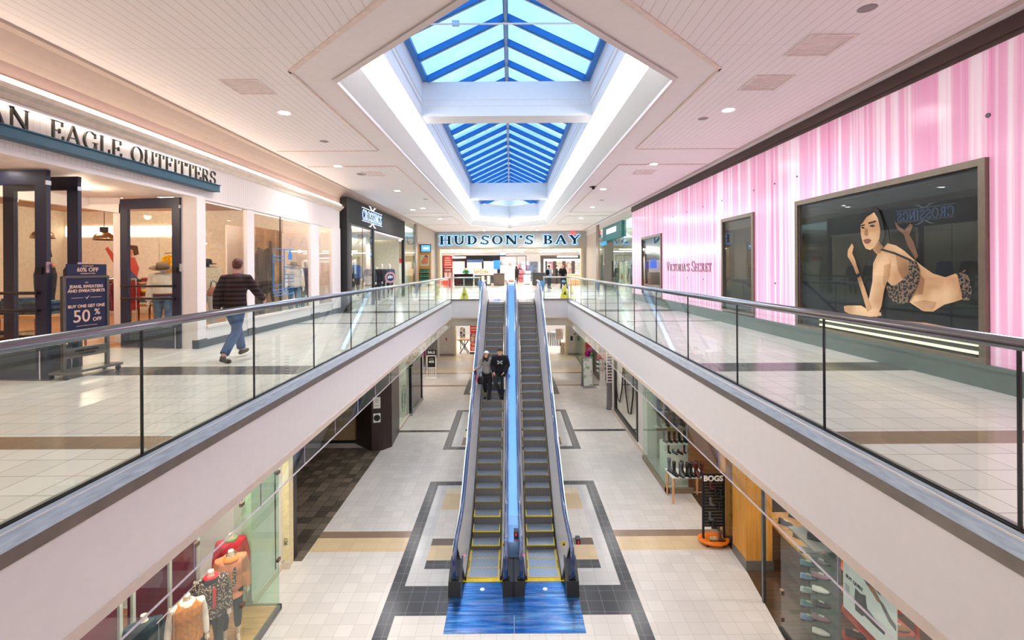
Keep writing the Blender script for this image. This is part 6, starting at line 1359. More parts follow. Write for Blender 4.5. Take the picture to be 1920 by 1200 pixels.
tg = thing('sale_sign', 'hanging SALE forty percent card in the lower left window', 'sign', (-5.0, 6.85, -4.42))
part(tg, 'card', MB().box(-.012, .012, -.20, .20, -.36, .30), M('card_cream', (238, 232, 222), rough=.6)); part(tg, 'header', MB().box(.012, .016, -.19, .19, .13, .27), M('card_brown', (96, 66, 62)))
text(tg, 'lettering', 'SALE', .15, (.018, 0, .20), 'left', M('print_white', (245, 240, 232)), bold=.003); text(tg, 'lettering', '40', .24, (.014, -.05, -.03), 'left', dark, bold=.003); text(tg, 'lettering', '%', .1, (.014, .13, .03), 'left', dark)
part(tg, 'cord', MB().tube([(0, -.15, .30), (0, -.15, 1.0)], .003, n=4).tube([(0, .15, .30), (0, .15, 1.0)], .003, n=4).box(-.006, .006, -.2, .9, .98, 1.0), chrome)
rail('clothes rail of dark garments behind the lower left window', -7.9, -6.6, 6.6, 1.4, ['plum', 'red', 'black', 'plum', 'red', 'black'], 'the lower left shop rail', z0=LZ+.02)
for x, y in ((-8, 3), (-8, 7.5)): lamp((x, y, -1.4), 30, col=(1, .85, .75))
# dark slate entrance beyond
dkw = wood('dark_mahogany', (38, 24, 22), (58, 38, 34), axis=2, rough=.35)
struct('wall_entrance', MB().box(-5.5, -5.15, 11.12, 11.35, LZ, -.95).box(-8.9, -8.8, 11.0, 18.8, LZ, -.95), dkw)
struct('wall_entrance', MB().box(-8.8, -6.05, 18.75, 18.85, LZ, -.95), M('tan_wall', (176, 150, 112), rough=.6))
struct('baseboard_entrance', MB().box(-8.8, -6.05, 18.70, 18.75, LZ, LZ+.1), dark)
struct('wall_octagon', MB().prism([(-6.1, 18.6), (-5.27, 17.86), (-4.88, 17.95), (-4.62, 18.3), (-4.72, 19.95), (-6.1, 19.95)], 'z', LZ, -.95), dkw)
struct('ceiling_entrance', MB().box(-8.8, -4.95, 11.1, 18.8, -1.06, -1.0), M('dark_soffit', (70, 62, 58), rough=.6))
d = math.atan2(17.95-17.86, -4.88+5.27)
no = thing('notice', 'white paper notice on the dark wooden pillar', 'notice', (-5.07, 17.87, -3.62), d); part(no, 'sheet', MB().box(-.13, .13, -.012, -.002, -.1, .32), M('sheet_white', (236, 232, 222))); m = MB()
for z in (.24, .18, .12, 0): m.box(-.08, .06, -.015, -.012, z, z+.012)
part(no, 'print_lines', m, dark)
em2 = thing('wall_emblem', 'black and white round emblem sign below the notice', 'sign', (-5.07, 17.87, -4.08), d); part(em2, 'panel', MB().box(-.13, .13, -.012, -.002, -.17, .17), M('sheet_white', (236, 232, 222)))
m = MB(); m.T = Matrix.Translation((0, -.012, 0)) @ Matrix.Rotation(pi/2, 4, 'X'); m.lathe([(.10, 0), (.12, 0), (.12, .004), (.10, .004)], n=24); m.lathe([(.001, 0), (.05, 0), (.05, .004)], n=12); part(em2, 'ring', m, dark)
# frosted glass shop, planter, black display, sale stand
gf = thing('storefront', 'pale glass salon front beyond the dark pillar', 'shop front', (-4.8, 21, LZ))
Q = lambda n, m, mt, **k: part(gf, n, m, mt, world=True, **k)
Q('window_pane', MB().box(-4.78, -4.77, 19.97, 21.9, LZ+.12, -1.3), g_green); Q('kerb', MB().box(-4.85, -4.74, 19.95, 22.1, LZ, LZ+.12), lip_m); Q('white_pier', MB().box(-5.3, -4.78, 21.9, 22.12, LZ, -.95), paint)
struct('wall_salon', MB().box(-8, -7.9, 18.9, 30.4, LZ, -.95).box(-8, -5.2, 25.2, 25.3, LZ, -.95), M('salon_wall', (216, 206, 188), rough=.7))
ringm = MB()
for r in (.42, .30, .16): ringm.tube([(-4.765, 21.0+r*.9*cos(2*pi*k/24), -4.2+r*1.4*sin(2*pi*k/24)) for k in range(25)], .012, n=5)
one('glass_emblem', 'oval line emblem frosted on the salon glass', 'decal', ringm, M('frost_grey', (120, 140, 130), rough=.5))
bd = thing('display_cabinet', 'black framed free-standing display cabinet on the lower left', 'cabinet', (-4.95, 23.5, LZ))
part(bd, 'frame', MB().box(-.3, .3, -1.4, -1.1, .12, 2.4).box(-.3, .3, 1.25, 1.4, .12, 2.4).box(-.3, .3, -1.4, 1.4, 2.3, 2.42), blkg); part(bd, 'black_panel', MB().box(-.28, .26, -.6, 1.25, .14, 2.3), blkg)
part(bd, 'glass_strip', MB().box(.26, .28, -1.1, -.6, .14, 2.3), g_shop); part(bd, 'base', MB().box(-.32, .32, -1.42, 1.42, 0, .12), M('plinth_silver', (170, 168, 164)))
plm = M('leaf_green', (56, 84, 40), rough=.6, noise=.4, scale=20)
for i, y in enumerate((21.4, 23.2)):
    t = thing('hanging_plant', 'leafy green plant trailing above the %s' % ('salon glass', 'black display cabinet')[i], 'plant', (-4.6, y, -2.6 if i else -2.7)); m = MB()
    for k in range(60):
        a = random.uniform(0, 6.28); r = random.uniform(.02, .35); z = random.uniform(-.25, .2); c = Vector((r*cos(a)*.5, r*sin(a)*1.4, z)); d1 = Vector((random.uniform(-.1, .1), random.uniform(-.1, .1), random.uniform(-.1, .06))); d2 = d1.cross(Vector((.3, .5, .7))).normalized()*.025
        m.add([tuple(c-d2), tuple(c+d1+d2*.2), tuple(c+d2), tuple(c+d2+Vector((0, 0, .004)))], [(0, 1, 2), (0, 1, 3), (1, 2, 3), (0, 2, 3)])
    part(t, 'foliage', m, plm); part(t, 'pot', MB().lathe([(.09, -.12), (.12, 0), (.12, .08), (.10, .08)], n=14), M('pot_tan', (160, 110, 80))); part(t, 'hanger', MB().tube([(0, 0, .08), (0, 0, 1.6 if i else 1.7)], .006, n=5), dark)
st = thing('sign_stand', 'white framed stand with black SALE forty percent sign on the lower left', 'sign stand', (-4.98, 29.6, LZ))
part(st, 'frame', MB().box(-.3, -.25, -.02, .02, 0, 1.45).box(.25, .3, -.02, .02, 0, 1.45).box(-.3, .3, -.02, .02, 1.4, 1.45).box(-.3, .3, -.02, .02, .66, .7).box(-.12, -.09, -.02, .02, .1, .66).box(.09, .12, -.02, .02, .1, .66).box(-.01, .02, -.02, .02, .1, .66), paint)
part(st, 'base', MB().box(-.34, .34, -.2, .2, 0, .06), paint); part(st, 'sign_panel', MB().box(-.24, .24, -.012, .012, .72, 1.38), blk_c); part(st, 'header_card', MB().box(-.32, .32, -.012, .012, 1.46, 1.8), blk_c)
pw_ = M('print_white', (245, 240, 232)); text(st, 'lettering', 'SALE', .22, (0, -.016, 1.63), 'front', pw_, bold=.004); text(st, 'lettering', '40%', .2, (0, -.016, 1.05), 'front', pw_, bold=.004); text(st, 'lettering', 'UP TO', .08, (0, -.016, 1.22), 'front', pw_)
bs = thing('storefront', 'cream headed shop with black door bays at the far lower left', 'shop front', (-5.5, 31, LZ))
Q = lambda n, m, mt, **k: part(bs, n, m, mt, world=True, **k)
Q('header', MB().box(-5.75, -5.62, 24.9, 37.4, -2.5, -.95), M('cream_header', (232, 216, 184), rough=.6)); Q('black_bay', MB().box(-5.72, -5.64, 31.2, 33.6, LZ+.1, -2.5).box(-5.72, -5.64, 34.1, 36.0, LZ+.1, -2.5), blkg); [Q('door_post', MB().box(-5.75, -5.6, a, a+.17, LZ, -2.5), chrome) for a in (33.6, 36.0, 31.0)]
Q('white_pier', MB().box(-5.75, -5.62, 36.2, 37.4, LZ, -2.5), paint)
figure('mannequin', 'mannequin in magenta top inside the shop behind the lower SALE stand', 'mannequin', (-5.9, 29.4, LZ), rz=.6, skin=manq_w, hd='egg', vox=.016, clothes=[('top', 'top', M('magenta', (170, 30, 110), rough=.8), .03, dict(vox=.02)), ('trousers', 'pants', blk_c, .012, dict(vox=.02))])
lamp((-6.6, 21.5, -1.4), 60); lamp((-6.6, 28, -1.4), 80)
# far lower wall and store entrance
lw_ = thing('storefront', 'lower department store entrance at the far end', 'shop front', (0, 37.6, LZ))
Q = lambda n, m, mt, **k: part(lw_, n, m, mt, world=True, **k)
[(Q('pier', MB().box(a, b, 37.3, 37.6, LZ, -2.9), M('grey_pier', (206, 198, 192), rough=.6)), Q('pier_base', MB().box(a-.02, b+.02, 37.27, 37.3, LZ, LZ+.16), M('pier_base', (150, 138, 130)))) for a, b in ((-5.9, -4.5), (4.45, 5.3))]
Q('header', MB().box(-5.9, 5.3, 37.3, 37.6, -2.9, -.95), beige); [Q('entrance_jamb', MB().box(a, a+.15, 37.25, 37.7, LZ, -2.9), MATS['cream_frame']) for a in (-4.5, 4.3)]
struct('floor_store', MB().box(-14, 14, 37.6, 52, LZ-.01, LZ+.001), MATS['white_store_tile']); struct('wall_store', MB().box(-14, 14, 50, 50.1, LZ, -1), paint)
struct('wall_lower_far', MB().box(-12, -5.9, 37.45, 37.6, LZ, -.95).box(5.3, 12, 37.45, 37.6, LZ, -.95), paint)
for x in (-5, 0, 5):
    one('ceiling_panel_light', 'ceiling light inside the lower far store, %s' % {-5: 'left', 0: 'centre', 5: 'right'}[x], 'ceiling light', MB().box(x-1.5, x+1.5, 40, 40.5, -.99, -.955).box(x-1.5, x+1.5, 44, 44.5, -.99, -.955), MATS['store_glow'])
def redbanner(label, x, y, z0, s=1):
    t = thing('banner', label, 'banner', (x, y, z0)); part(t, 'upper_panel', MB().box(-.36, .36, -.02, .02, 1.62, 2.4), MATS['banner_red']); part(t, 'middle_panel', MB().box(-.36, .36, -.02, .02, .86, 1.60), MATS['banner_wine']); part(t, 'lower_panel', MB().box(-.36, .36, -.02, .02, .2, .84), MATS['banner_red'])
    part(t, 'base', MB().box(-.4, .4, -.15, .15, 0, .1), dark); m = MB()
    for z, w in ((2.25, .22), (2.05, .28), (1.85, .28), (1.48, .24), (.7, .24), (.5, .28), (.35, .24)): m.box(-w, w, -.026, -.02, z-.05, z+.05)
    m.box(-.28, -.03, -.026, -.02, .95, 1.38).box(.03, .28, -.026, -.02, .95, 1.38); part(t, 'print_blocks', m, pp)
redbanner('tall red sale banner in the lower far store entrance', -2.95, 38.3, LZ)
t = thing('trestle_table', 'black legged wooden table in the lower far store entrance', 'table', (-3.75, 38.6, LZ)); part(t, 'tabletop', MB().box(-.6, .5, -.35, .35, 1.05, 1.12), oak)
for y in (-.3, .3): part(t, 'leg', MB().tube([(-.4, y, 0), (.3, y, 1.05)], .035, n=4).tube([(.3, y, 0), (-.4, y, 1.05)], .035, n=4), black)
one('goods_rack', 'rack of dark goods left of the table in the lower far store', 'rack', MB().box(-4.3, -3.9, 40.0, 40.4, LZ+1.0, LZ+1.9).box(-4.3, -4.25, 40, 40.4, LZ, LZ+1).box(-3.95, -3.9, 40, 40.4, LZ, LZ+1), two('goods_mix', (40, 36, 36), (206, 196, 186), scale=5))
rail('clothes rail of dark jeans in the lower far store entrance', 2.9, 4.0, 38.2, 1.7, ['navy', 'navy', 'black', 'navy', 'indigo', 'navy', 'black'], 'the lower far store rail', z0=LZ, gl=1.1)
t = thing('notice_stand', 'pale paper notice on a small stand before the lower jeans rail', 'sign stand', (3.85, 37.9, LZ)); part(t, 'sheet', MB().box(-.3, .3, -.01, .01, 1.15, 2.0), M('notice_pink', (226, 208, 204))); part(t, 'pole', MB().tube([(0, .02, 0), (0, .02, 1.15)], .015), chrome); part(t, 'foot', MB().lathe([(.16, 0), (.16, .02), (.02, .03)], n=16), chrome)
m = MB()
for z in (1.85, 1.75, 1.65, 1.55, 1.45): m.box(-.2, .2, -.013, -.01, z, z+.02)
part(t, 'print_lines', m, M('print_grey', (150, 130, 128)))
one('waste_bin', 'round tan waste bin beside the lower right pier', 'bin', MB().lathe([(.2, 0), (.22, .05), (.22, .85), (.18, .88), (.16, .84)], n=18), M('bin_tan', (190, 172, 150), rough=.4), loc=(4.15, 38.0, LZ))
t = one('wall_phone', 'black payphone on the lower right grey pier', 'phone', MB().box(-.08, .08, 0, .1, 0, .35).box(-.1, -.06, -.02, .02, .05, .3), dark, loc=(4.75, 37.2, LZ+1.15), bevel=.015)
one('wall_socket', 'small dark wall plate above the payphone', 'wall plate', MB().box(-.05, .05, 0, .03, 0, .1), dark, loc=(4.98, 37.27, LZ+1.6)); one('wall_socket', 'small red wall plate on the lower left grey pier', 'wall plate', MB().box(-.05, .05, 0, .03, 0, .22), M('signal_red', (200, 40, 50)), loc=(-5.1, 37.27, LZ+1.2))
# ---------------------------------------------------------------- lower level, right side, from far to near
rf = thing('storefront', 'glass gift shop front with cream header at the far lower right', 'shop front', (5.0, 33, LZ))
Q = lambda n, m, mt, **k: part(rf, n, m, mt, world=True, **k)
Q('header', MB().prism([(4.95, 37.3), (4.80, 23.0), (4.92, 23.0), (5.07, 37.3)], 'z', -2.15, -.95), M('cream_header', (232, 216, 184)))
Q('window_pane', MB().prism([(5.0, 37.2), (4.86, 31.2), (4.88, 31.2), (5.02, 37.2)], 'z', LZ+.1, -2.15), g_green)
Q('kerb', MB().prism([(4.98, 37.2), (4.84, 31.2), (4.92, 31.2), (5.06, 37.2)], 'z', LZ, LZ+.1), M('kerb_stone', (120, 116, 112)))
Q('brown_pier', MB().box(5.3, 5.9, 28.6, 30.8, LZ, -2.15), M('umber_wall', (86, 68, 60), rough=.5)); Q('back_wall', MB().box(7.4, 7.5, 22.8, 37.3, LZ, -.95), M('gift_wall', (214, 200, 180)))
for i, (y, c, nm) in enumerate(((32.6, (200, 30, 40), 'red'), (31.6, (214, 90, 150), 'pink and purple'), (30.9, (60, 130, 60), 'green'))):
    t = thing('merchandise_stand', '%s merchandise stand in the far lower right glass shop' % nm, 'display', (5.35, y, LZ)); part(t, 'stand_body', MB().box(-.22, .22, -.25, .25, .1, 1.7-.2*i), two('merch_'+nm[:3], c, tuple(min(255, q+60) for q in c), scale=4), bevel=.03); part(t, 'base', MB().box(-.25, .25, -.28, .28, 0, .1), paint)
    for z in (.5, .95): part(t, 'shelf', MB().box(-.26, .26, -.3, -.25, z, z+.04), dark)
bl_ = thing('balloon', 'shiny magenta foil balloon by the far lower right glass shop', 'balloon', (4.98, 30.9, LZ+1.25)); part(bl_, 'envelope', MB().ell((0, 0, 0), (.2, .12, .24), n=16, m=10), M('foil_magenta', (190, 30, 130), rough=.2, metal=.5), smooth=True); part(bl_, 'ribbon', MB().tube([(0, 0, -.24), (.03, 0, -.7), (0, 0, -1.25)], .005, n=4), M('ribbon_pink', (220, 120, 170)))
af = thing('sandwich_board', 'tall grey leaning sandwich board with pictures on the lower right', 'sign stand', (4.35, 27.2, LZ), .1)
for s in (-1, 1):
    m = MB(); m.add([(-.3, s*.22, 0), (.3, s*.22, 0), (.3, s*.03, 1.75), (-.3, s*.03, 1.75), (-.3, s*.25, 0), (.3, s*.25, 0), (.3, s*.06, 1.75), (-.3, s*.06, 1.75)], [(0, 1, 2, 3), (7, 6, 5, 4), (0, 4, 5, 1), (1, 5, 6, 2), (2, 6, 7, 3), (3, 7, 4, 0)]); p = part(af, 'board', m, M('board_grey', (150, 150, 156), rough=.4))
    if s < 0:
        m = MB(); m.add([(-.25, -.238, .15), (.25, -.238, .15), (.25, -.075, 1.66), (-.25, -.075, 1.66), (-.25, -.23, .15), (.25, -.23, .15), (.25, -.067, 1.66), (-.25, -.067, 1.66)], [(0, 1, 2, 3), (7, 6, 5, 4), (0, 4, 5, 1), (1, 5, 6, 2), (2, 6, 7, 3), (3, 7, 4, 0)]); part(p, 'printed_sheet', m, two('sheet_mix', (222, 226, 222), (150, 170, 120), scale=3, pos=(.5, .62)))
cs = thing('display_stand', 'white cosmetics display stand with face picture on the lower right', 'display', (5.2, 27.1, LZ))
part(cs, 'base', MB().box(-.35, .35, -.25, .25, 0, .07), paint); part(cs, 'column', MB().prism([(-.22, .07), (.22, .07), (.14, .5), (.16, .95), (-.16, .95), (-.14, .5)], 'y', -.1, .1), paint)
for z in (.95, 1.2, 1.45): part(cs, 'tray', MB().box(-.32, .32, -.2, .2, z, z+.04), paint)
part(cs, 'header_picture', MB().box(-.28, .3, -.02, .02, 1.62, 2.0), two('face_print', (226, 170, 140), (180, 90, 70), scale=3)); part(cs, 'spine', MB().box(-.15, .15, .02, .08, .95, 1.65), paint)
for j, z in enumerate((.99, 1.24, 1.49)):
    for i in range(3): one('product_bottle', '%s cosmetics bottle on the %s tray of the white display stand' % (('left', 'middle', 'right')[i], ('lowest', 'middle', 'top')[j]), 'bottle', MB().lathe([(.035, 0), (.035, .09), (.015, .1), (.015, .13)], n=10), M('bot%d' % (i % 3), ((120, 170, 190), (230, 200, 190), (90, 90, 100))[i]), loc=(5.0+i*.2, 27.0, LZ+z), group='bottles on the white display stand')
bo = thing('display_column', 'grey tapered column with dark product rows on the lower right', 'display', (4.75, 23.0, LZ)); part(bo, 'column', MB().lathe([(.17, 0), (.15, .1), (.12, 1.3), (.12, 1.9)], n=20), M('column_grey', (140, 140, 142), rough=.25, metal=.6), smooth=True); m = MB()
part(bo, 'top_panel', MB().box(-.13, .13, -.14, .14, 1.3, 2.9), paint)
for k in range(10): m.box(-.12, .12, -.16, -.14, 1.38+k*.14, 1.44+k*.14)
part(bo, 'product_rows', m, M('row_plum', (80, 50, 60)))
struct('wall_lower_pier', MB().box(4.83, 5.2, 22.35, 22.8, LZ, -.95).box(4.86, 5.2, 17.0, 18.25, LZ, -.95), paint)
struct('baseboard_right', MB().box(4.79, 4.86, 17.0, 22.8, LZ, LZ+.14), lip_m)
bw2 = thing('storefront', 'dark framed boutique window with curved bronze bars on the lower right', 'shop front', (4.85, 20, LZ)); dbz = M('dark_bronze', (56, 50, 46), rough=.35, metal=.6)
Q = lambda n, m, mt, **k: part(bw2, n, m, mt, world=True, **k)
Q('frame', MB().box(4.82, 4.92, 22.1, 22.35, LZ+.14, -1.2).box(4.82, 4.92, 18.25, 18.4, LZ+.14, -1.2).box(4.82, 4.92, 18.4, 22.1, LZ+.14, LZ+.32).box(4.84, 4.9, 18.4, 22.1, -2.62, -2.56), dbz)
Q('window_pane', MB().box(4.87, 4.88, 18.4, 22.1, LZ+.32, -1.2), g_shop)
for k in (-1, 1):
    for off in (.05, .14): Q('curved_bar', MB().tube([(4.83, 20.4+k*off*.6, -1.2), (4.83, 20.4+k*off*.6, -2.7), (4.83, 20.4+k*(off+.25), -3.8), (4.83, 20.4+k*(off+.7), -4.5), (4.83, 20.4+k*(off+1.1), -4.4), (4.83, 20.4+k*(off+1.45), -3.6), (4.83, 20.4+k*(off+1.55), -2.4), (4.83, 20.4+k*(off+1.5), -1.2)], .022, n=6), dbz, smooth=True)
struct('wall_boutique', MB().box(7.0, 7.1, 14.6, 22.8, LZ, -.95).box(5.2, 7.1, 17.3, 17.4, LZ, -.95), M('boutique_wall', (222, 214, 190), rough=.7))
one('wall_mirror', 'pale green mirror panel inside the boutique window', 'mirror', MB().box(6.0, 6.05, 18.8, 21.6, LZ+.5, -2.2), M('mirror_green', (170, 190, 176), rough=.2, metal=.3))
lamp((6.0, 20.5, -1.4), 55)
# shoe shop
sf2 = thing('storefront', 'glass cornered shoe shop front with blond wood pillars on the lower right', 'shop front', (5.0, 13, LZ))
Q = lambda n, m, mt, **k: part(sf2, n, m, mt, world=True, **k)
for a, b in ((14.4, 15.4), (15.4, 16.4), (16.4, 17.0)): Q('window_pane', MB().box(4.694, 4.706, a+.004, b-.004, LZ+.14, -.96), g_green)
Q('end_pane', MB().box(4.70, 5.35, 14.394, 14.406, LZ+.14, -.96), g_shop)
Q('kerb', MB().box(4.66, 4.76, 14.36, 17.0, LZ, LZ+.14).box(4.66, 5.5, 14.36, 14.48, LZ, LZ+.14), M('kerb_tan', (150, 132, 112)))
bwd = wood('blond_wood', (206, 142, 60), (226, 168, 86), axis=2, rough=.35)
Q('pillar', MB().prism([(5.30, 11.42), (5.28, 10.72), (5.86, 10.70), (5.9, 11.42)], 'z', LZ+.22, -.95), bwd); Q('pillar', MB().box(5.28, 5.7, 11.75, 12.05, LZ+.2, -.95), bwd)
Q('pillar_base', MB().prism([(5.29, 11.43), (5.26, 10.70), (5.88, 10.68), (5.9, 11.43)], 'z', LZ, LZ+.22).box(5.27, 5.7, 11.74, 12.06, LZ, LZ+.2), M('zinc_base', (130, 128, 124), rough=.4, metal=.4))
Q('niche_glass', MB().box(5.31, 5.32, 11.43, 11.75, LZ+.3, -1.2), g_shop); Q('niche_back', MB().box(5.75, 5.8, 11.42, 11.75, LZ+.1, -1.0), M('olive_back', (130, 112, 50), rough=.6))
nsh = MB()
for z in (-4.6, -4.0, -3.4, -2.8, -2.2): nsh.box(5.34, 5.74, 11.44, 11.74, z, z+.015)
Q('niche_shelf', nsh, g_green)
for a, b in ((8.95, 7.9), (7.9, 6.6), (6.6, 5.2), (5.2, 3.5)):
    xa = 5.08 if a > 8.9 else 5.05; Q('window_pane', MB().box(5.05, 5.062, b+.005, a-.005, LZ+.05, -.96), g_shop)
Q('sill_strip', MB().box(5.02, 5.09, 3.5, 8.97, LZ, LZ+.05), dark); Q('door_track', MB().box(5.1, 5.16, 9.66, 9.72, LZ, -.96), M('track_grey', (110, 112, 110), rough=.3, metal=.6))
bolts = MB()
for y, z in ((8.93, -5.1), (8.93, -4.6), (8.93, -2.0)): bolts.box(5.03, 5.09, y-.04, y+.03, z-.04, z+.04)
Q('clip', bolts, MATS['clip_brown'])
struct('wall_shoeshop', MB().box(9.0, 9.1, 3, 14.5, LZ, -.95).box(5.4, 9.1, 14.46, 14.56, LZ, -.95), wood('wall_walnut', (96, 66, 40), (130, 92, 60), axis=0)); struct('ceiling_shoeshop', MB().box(5.1, 9.1, 3, 14.5, -1.0, -.955), M('soffit_dim', (200, 190, 176)))
for x, y, e in ((7, 13, 50), (7.2, 9.5, 45), (7, 6, 45), (5.8, 7.2, 18)): lamp((x, y, -1.3), e, col=(1, .92, .8))
# one boot and one shoe, then copies
def boot_mb(h=.36, L=.27, w=.05, heel=.025):
    m = MB(); rings = []
    for z, y0, y1, ww in ((0, -L*.72, L*.28, w*.85), (.02, -L*.74, L*.30, w), (.05, -L*.70, L*.30, w), (.08, -L*.45, L*.29, w*.9), (.115, -L*.22, L*.26, w*.82), (h*.5, -L*.16, L*.24, w*.85), (h*.8, -L*.2, L*.28, w*1.05), (h, -L*.2, L*.29, w*1.08)):
        c = (y0+y1)/2; r = (y1-y0)/2; rings.append([(ww*cos(2*pi*k/14), c+r*sin(2*pi*k/14), z+heel) for k in range(14)])
    return m.loft(rings)
def sole_mb(L=.27, w=.052, t=.022, heel=.025):
    m = MB(); m.loft([[(w*cos(2*pi*k/14)*q, -L*.22+L*.52*sin(2*pi*k/14)*q, z) for k in range(14)] for z, q in ((heel*.3, .96), (heel, 1.03))]); m.box(-w*.7, w*.7, L*.08, L*.28, 0, heel); return m
def shoe_mb(L=.28, w=.048):
    m = MB(); rings = []
    for z, y0, y1, ww in ((0.02, -L*.7, L*.30, w), (.05, -L*.70, L*.30, w), (.075, -L*.5, L*.29, w*.85), (.095, -L*.2, L*.29, w*.7), (.105, -L*.05, L*.29, w*.6)):
        c = (y0+y1)/2; r = (y1-y0)/2; rings.append([(ww*cos(2*pi*k/14), c+r*sin(2*pi*k/14), z) for k in range(14)])
    return m.loft(rings)
def mkshoe(name, label, cat, mb, sole, mat, smat, laces=None):
    t = thing(name, label, cat, (0, 0, -30)); part(t, 'upper', mb, mat, smooth=True); part(t, 'sole', sole, smat)
    if laces: part(t, 'laces', MB().box(-.02, .02, -.10, -.04, .085, .092).box(-.02, .02, -.07, -.02, .095, .103), laces)
    return t
bk_l = M('boot_black', (24, 24, 26), rough=.35); ox = M('boot_oxblood', (84, 26, 26), rough=.35); gr_l = M('boot_grey', (86, 90, 94), rough=.5); br_l = M('boot_brown', (96, 62, 40), rough=.55)
PB = mkshoe('tall_boot', 'x', 'boot', boot_mb(.38), sole_mb(), bk_l, M('sole_black', (14, 14, 14))); PS = mkshoe('shoe', 'x', 'shoe', shoe_mb(), sole_mb(.28, .05, heel=.022), bk_l, M('sole_white', (236, 236, 232)), M('lace_white', (230, 230, 230)))
used_ = {}
def put(kind, label, x, y, z, rz, mat, group, sc=1, sole=None, laces=None):
    pr = PB if kind == 'boot' else PS; mm = {'upper': mat}
    if sole: mm['sole'] = sole
    if laces: mm['laces'] = laces
    if kind not in used_:
        used_[kind] = 1; o = pr; o.location = (x, y, z); o.rotation_euler = (0, 0, rz); o.scale = (sc,)*3
        for c in [q for q in bpy.data.objects if q.parent == pr]:
            if c.name.split('.')[0] in mm: c.data = c.data.copy(); c.data.materials[0] = mm[c.name.split('.')[0]]
    else: o = dup(pr, (x, y, z), rz=rz, scale=sc, mats=mm)
    o['label'] = label; o['group'] = group; return o
wt_top = M('white_laminate', (232, 232, 226), rough=.3)
table('display_table', 'white topped table with tapered oak legs carrying boots outside the shoe shop', 4.62, 5.62, 13.7, 14.34, .78, wt_top, M('pale_oak', (222, 170, 120), rough=.5), z0=LZ, leg=.06, th=.04)
cnm = {id(bk_l): 'black', id(ox): 'oxblood', id(gr_l): 'grey', id(br_l): 'brown'}
row = [(4.68, 14.12, gr_l), (4.74, 13.86, bk_l), (4.90, 13.80, gr_l), (4.98, 13.90, bk_l), (5.10, 13.80, bk_l), (5.22, 13.84, bk_l), (5.35, 13.82, ox), (5.41, 13.92, bk_l), (5.54, 13.84, ox)]
for i, (x, y, mt) in enumerate(row): put('boot', 'tall %s boot, %s from the left on the white oak-legged table' % (cnm[id(mt)], 'first second third fourth fifth sixth seventh eighth ninth'.split()[i]), x, y, LZ+.78, .25, mt, 'boots on the white table', .95)
rz_ = thing('riser', 'white stepped risers stacked with boots behind the white table', 'riser', (5.45, 14.85, LZ)); 
part(rz_, 'front_step', MB().box(-.6, .75, -.2, .1, 0, .95), wt_top); part(rz_, 'back_step', MB().box(-.6, .75, .1, .6, 0, 1.15), wt_top)
rz_.location = (5.5, 15.15, LZ)
for i in range(8):
    mt = (bk_l, gr_l, ox, ox, bk_l, bk_l, bk_l, ox)[i]; put('shoe' if i % 3 else 'boot', '%s ankle boot, %s from the left on the lower white riser' % (cnm[id(mt)], 'first second third fourth fifth sixth seventh eighth'.split()[i]), 4.98+i*.165, 15.08, LZ+.95, .3, mt, 'boots on the lower riser', 1 if i % 3 else .6, sole=M('sole_black', (14, 14, 14)))
for i in range(8):
    mt = (bk_l, bk_l, ox, bk_l, bk_l, bk_l, gr_l, bk_l)[i]; put('boot', 'tall %s boot, %s from the left on the upper white riser' % (cnm[id(mt)], 'first second third fourth fifth sixth seventh eighth'.split()[i]), 4.98+i*.165, 15.5, LZ+1.15, .3, mt, 'boots on the upper riser', .85)
# wall shelves deeper in with boots
ws2 = thing('shelf_unit', 'wall shelf unit of dark boots at the back of the shoe shop corner', 'shelf', (6.3, 16.9, LZ)); part(ws2, 'back_panel', MB().box(-1.2, 1.0, .25, .3, .5, 4.0), M('pink_beige', (206, 176, 150)))
for z in (1.2, 1.75, 2.3, 2.85): part(ws2, 'shelf', MB().box(-1.2, 1.0, -.1, .25, z-.03, z), M('shelf_white', (236, 226, 210)))
for j, z in enumerate((1.2, 1.75, 2.3, 2.85)):
    for i in range(8): put('boot', 'dark %s boot, %s from the left on the %s back wall shelf' % (('navy', 'black')[(i+j) % 2], 'first second third fourth fifth sixth seventh eighth'.split()[i], ('lowest', 'second', 'third', 'top')[j]), 5.25+i*.27, 16.9, LZ+z, .2, (M('boot_navy', (40, 52, 84)), bk_l)[(i+j) % 2], 'boots on the back wall shelves', .95)
od = table('display_table', 'orange-brown wooden bench table deep in the shoe shop corner', 6.4, 8.2, 13.3, 14.0, .95, oak, dark, z0=LZ)
put('boot', 'grey boot on the orange-brown bench table, left', 6.8, 13.6, LZ+.95, .3, gr_l, 'boots on the bench table'); put('boot', 'black boot on the orange-brown bench table, right', 7.4, 13.6, LZ+.95, .3, bk_l, 'boots on the bench table')
# black wheeled rack
bg = thing('display_rack', 'tall black slatted BOGS boot rack on a round orange wheeled base', 'display rack', (4.98, 11.75, LZ)); og = M('orange_plastic', (240, 122, 20), rough=.4)
part(bg, 'base', MB().lathe([(.36, .08), (.38, .10), (.38, .13), (.34, .15)], n=32, sy=.75), og)
for a in (.8, 2.3, 3.9, 5.4): part(bg, 'caster', MB().tube([(.28*cos(a)-.02, .2*sin(a), .04), (.28*cos(a)+.02, .2*sin(a), .04)], .04, n=12), black)
part(bg, 'side_post', MB().box(-.27, -.24, -.04, .04, .15, 1.75), blk_c); part(bg, 'side_post', MB().box(.24, .27, -.04, .04, .15, 1.75), blk_c)
part(bg, 'slat_panel', MB().box(-.24, .24, 0, .03, .42, 1.55), M('slat_black', (30, 29, 29), rough=.5)); m = MB()
for k in range(14): m.box(-.22, .22, -.008, 0, .48+k*.078, .49+k*.078)
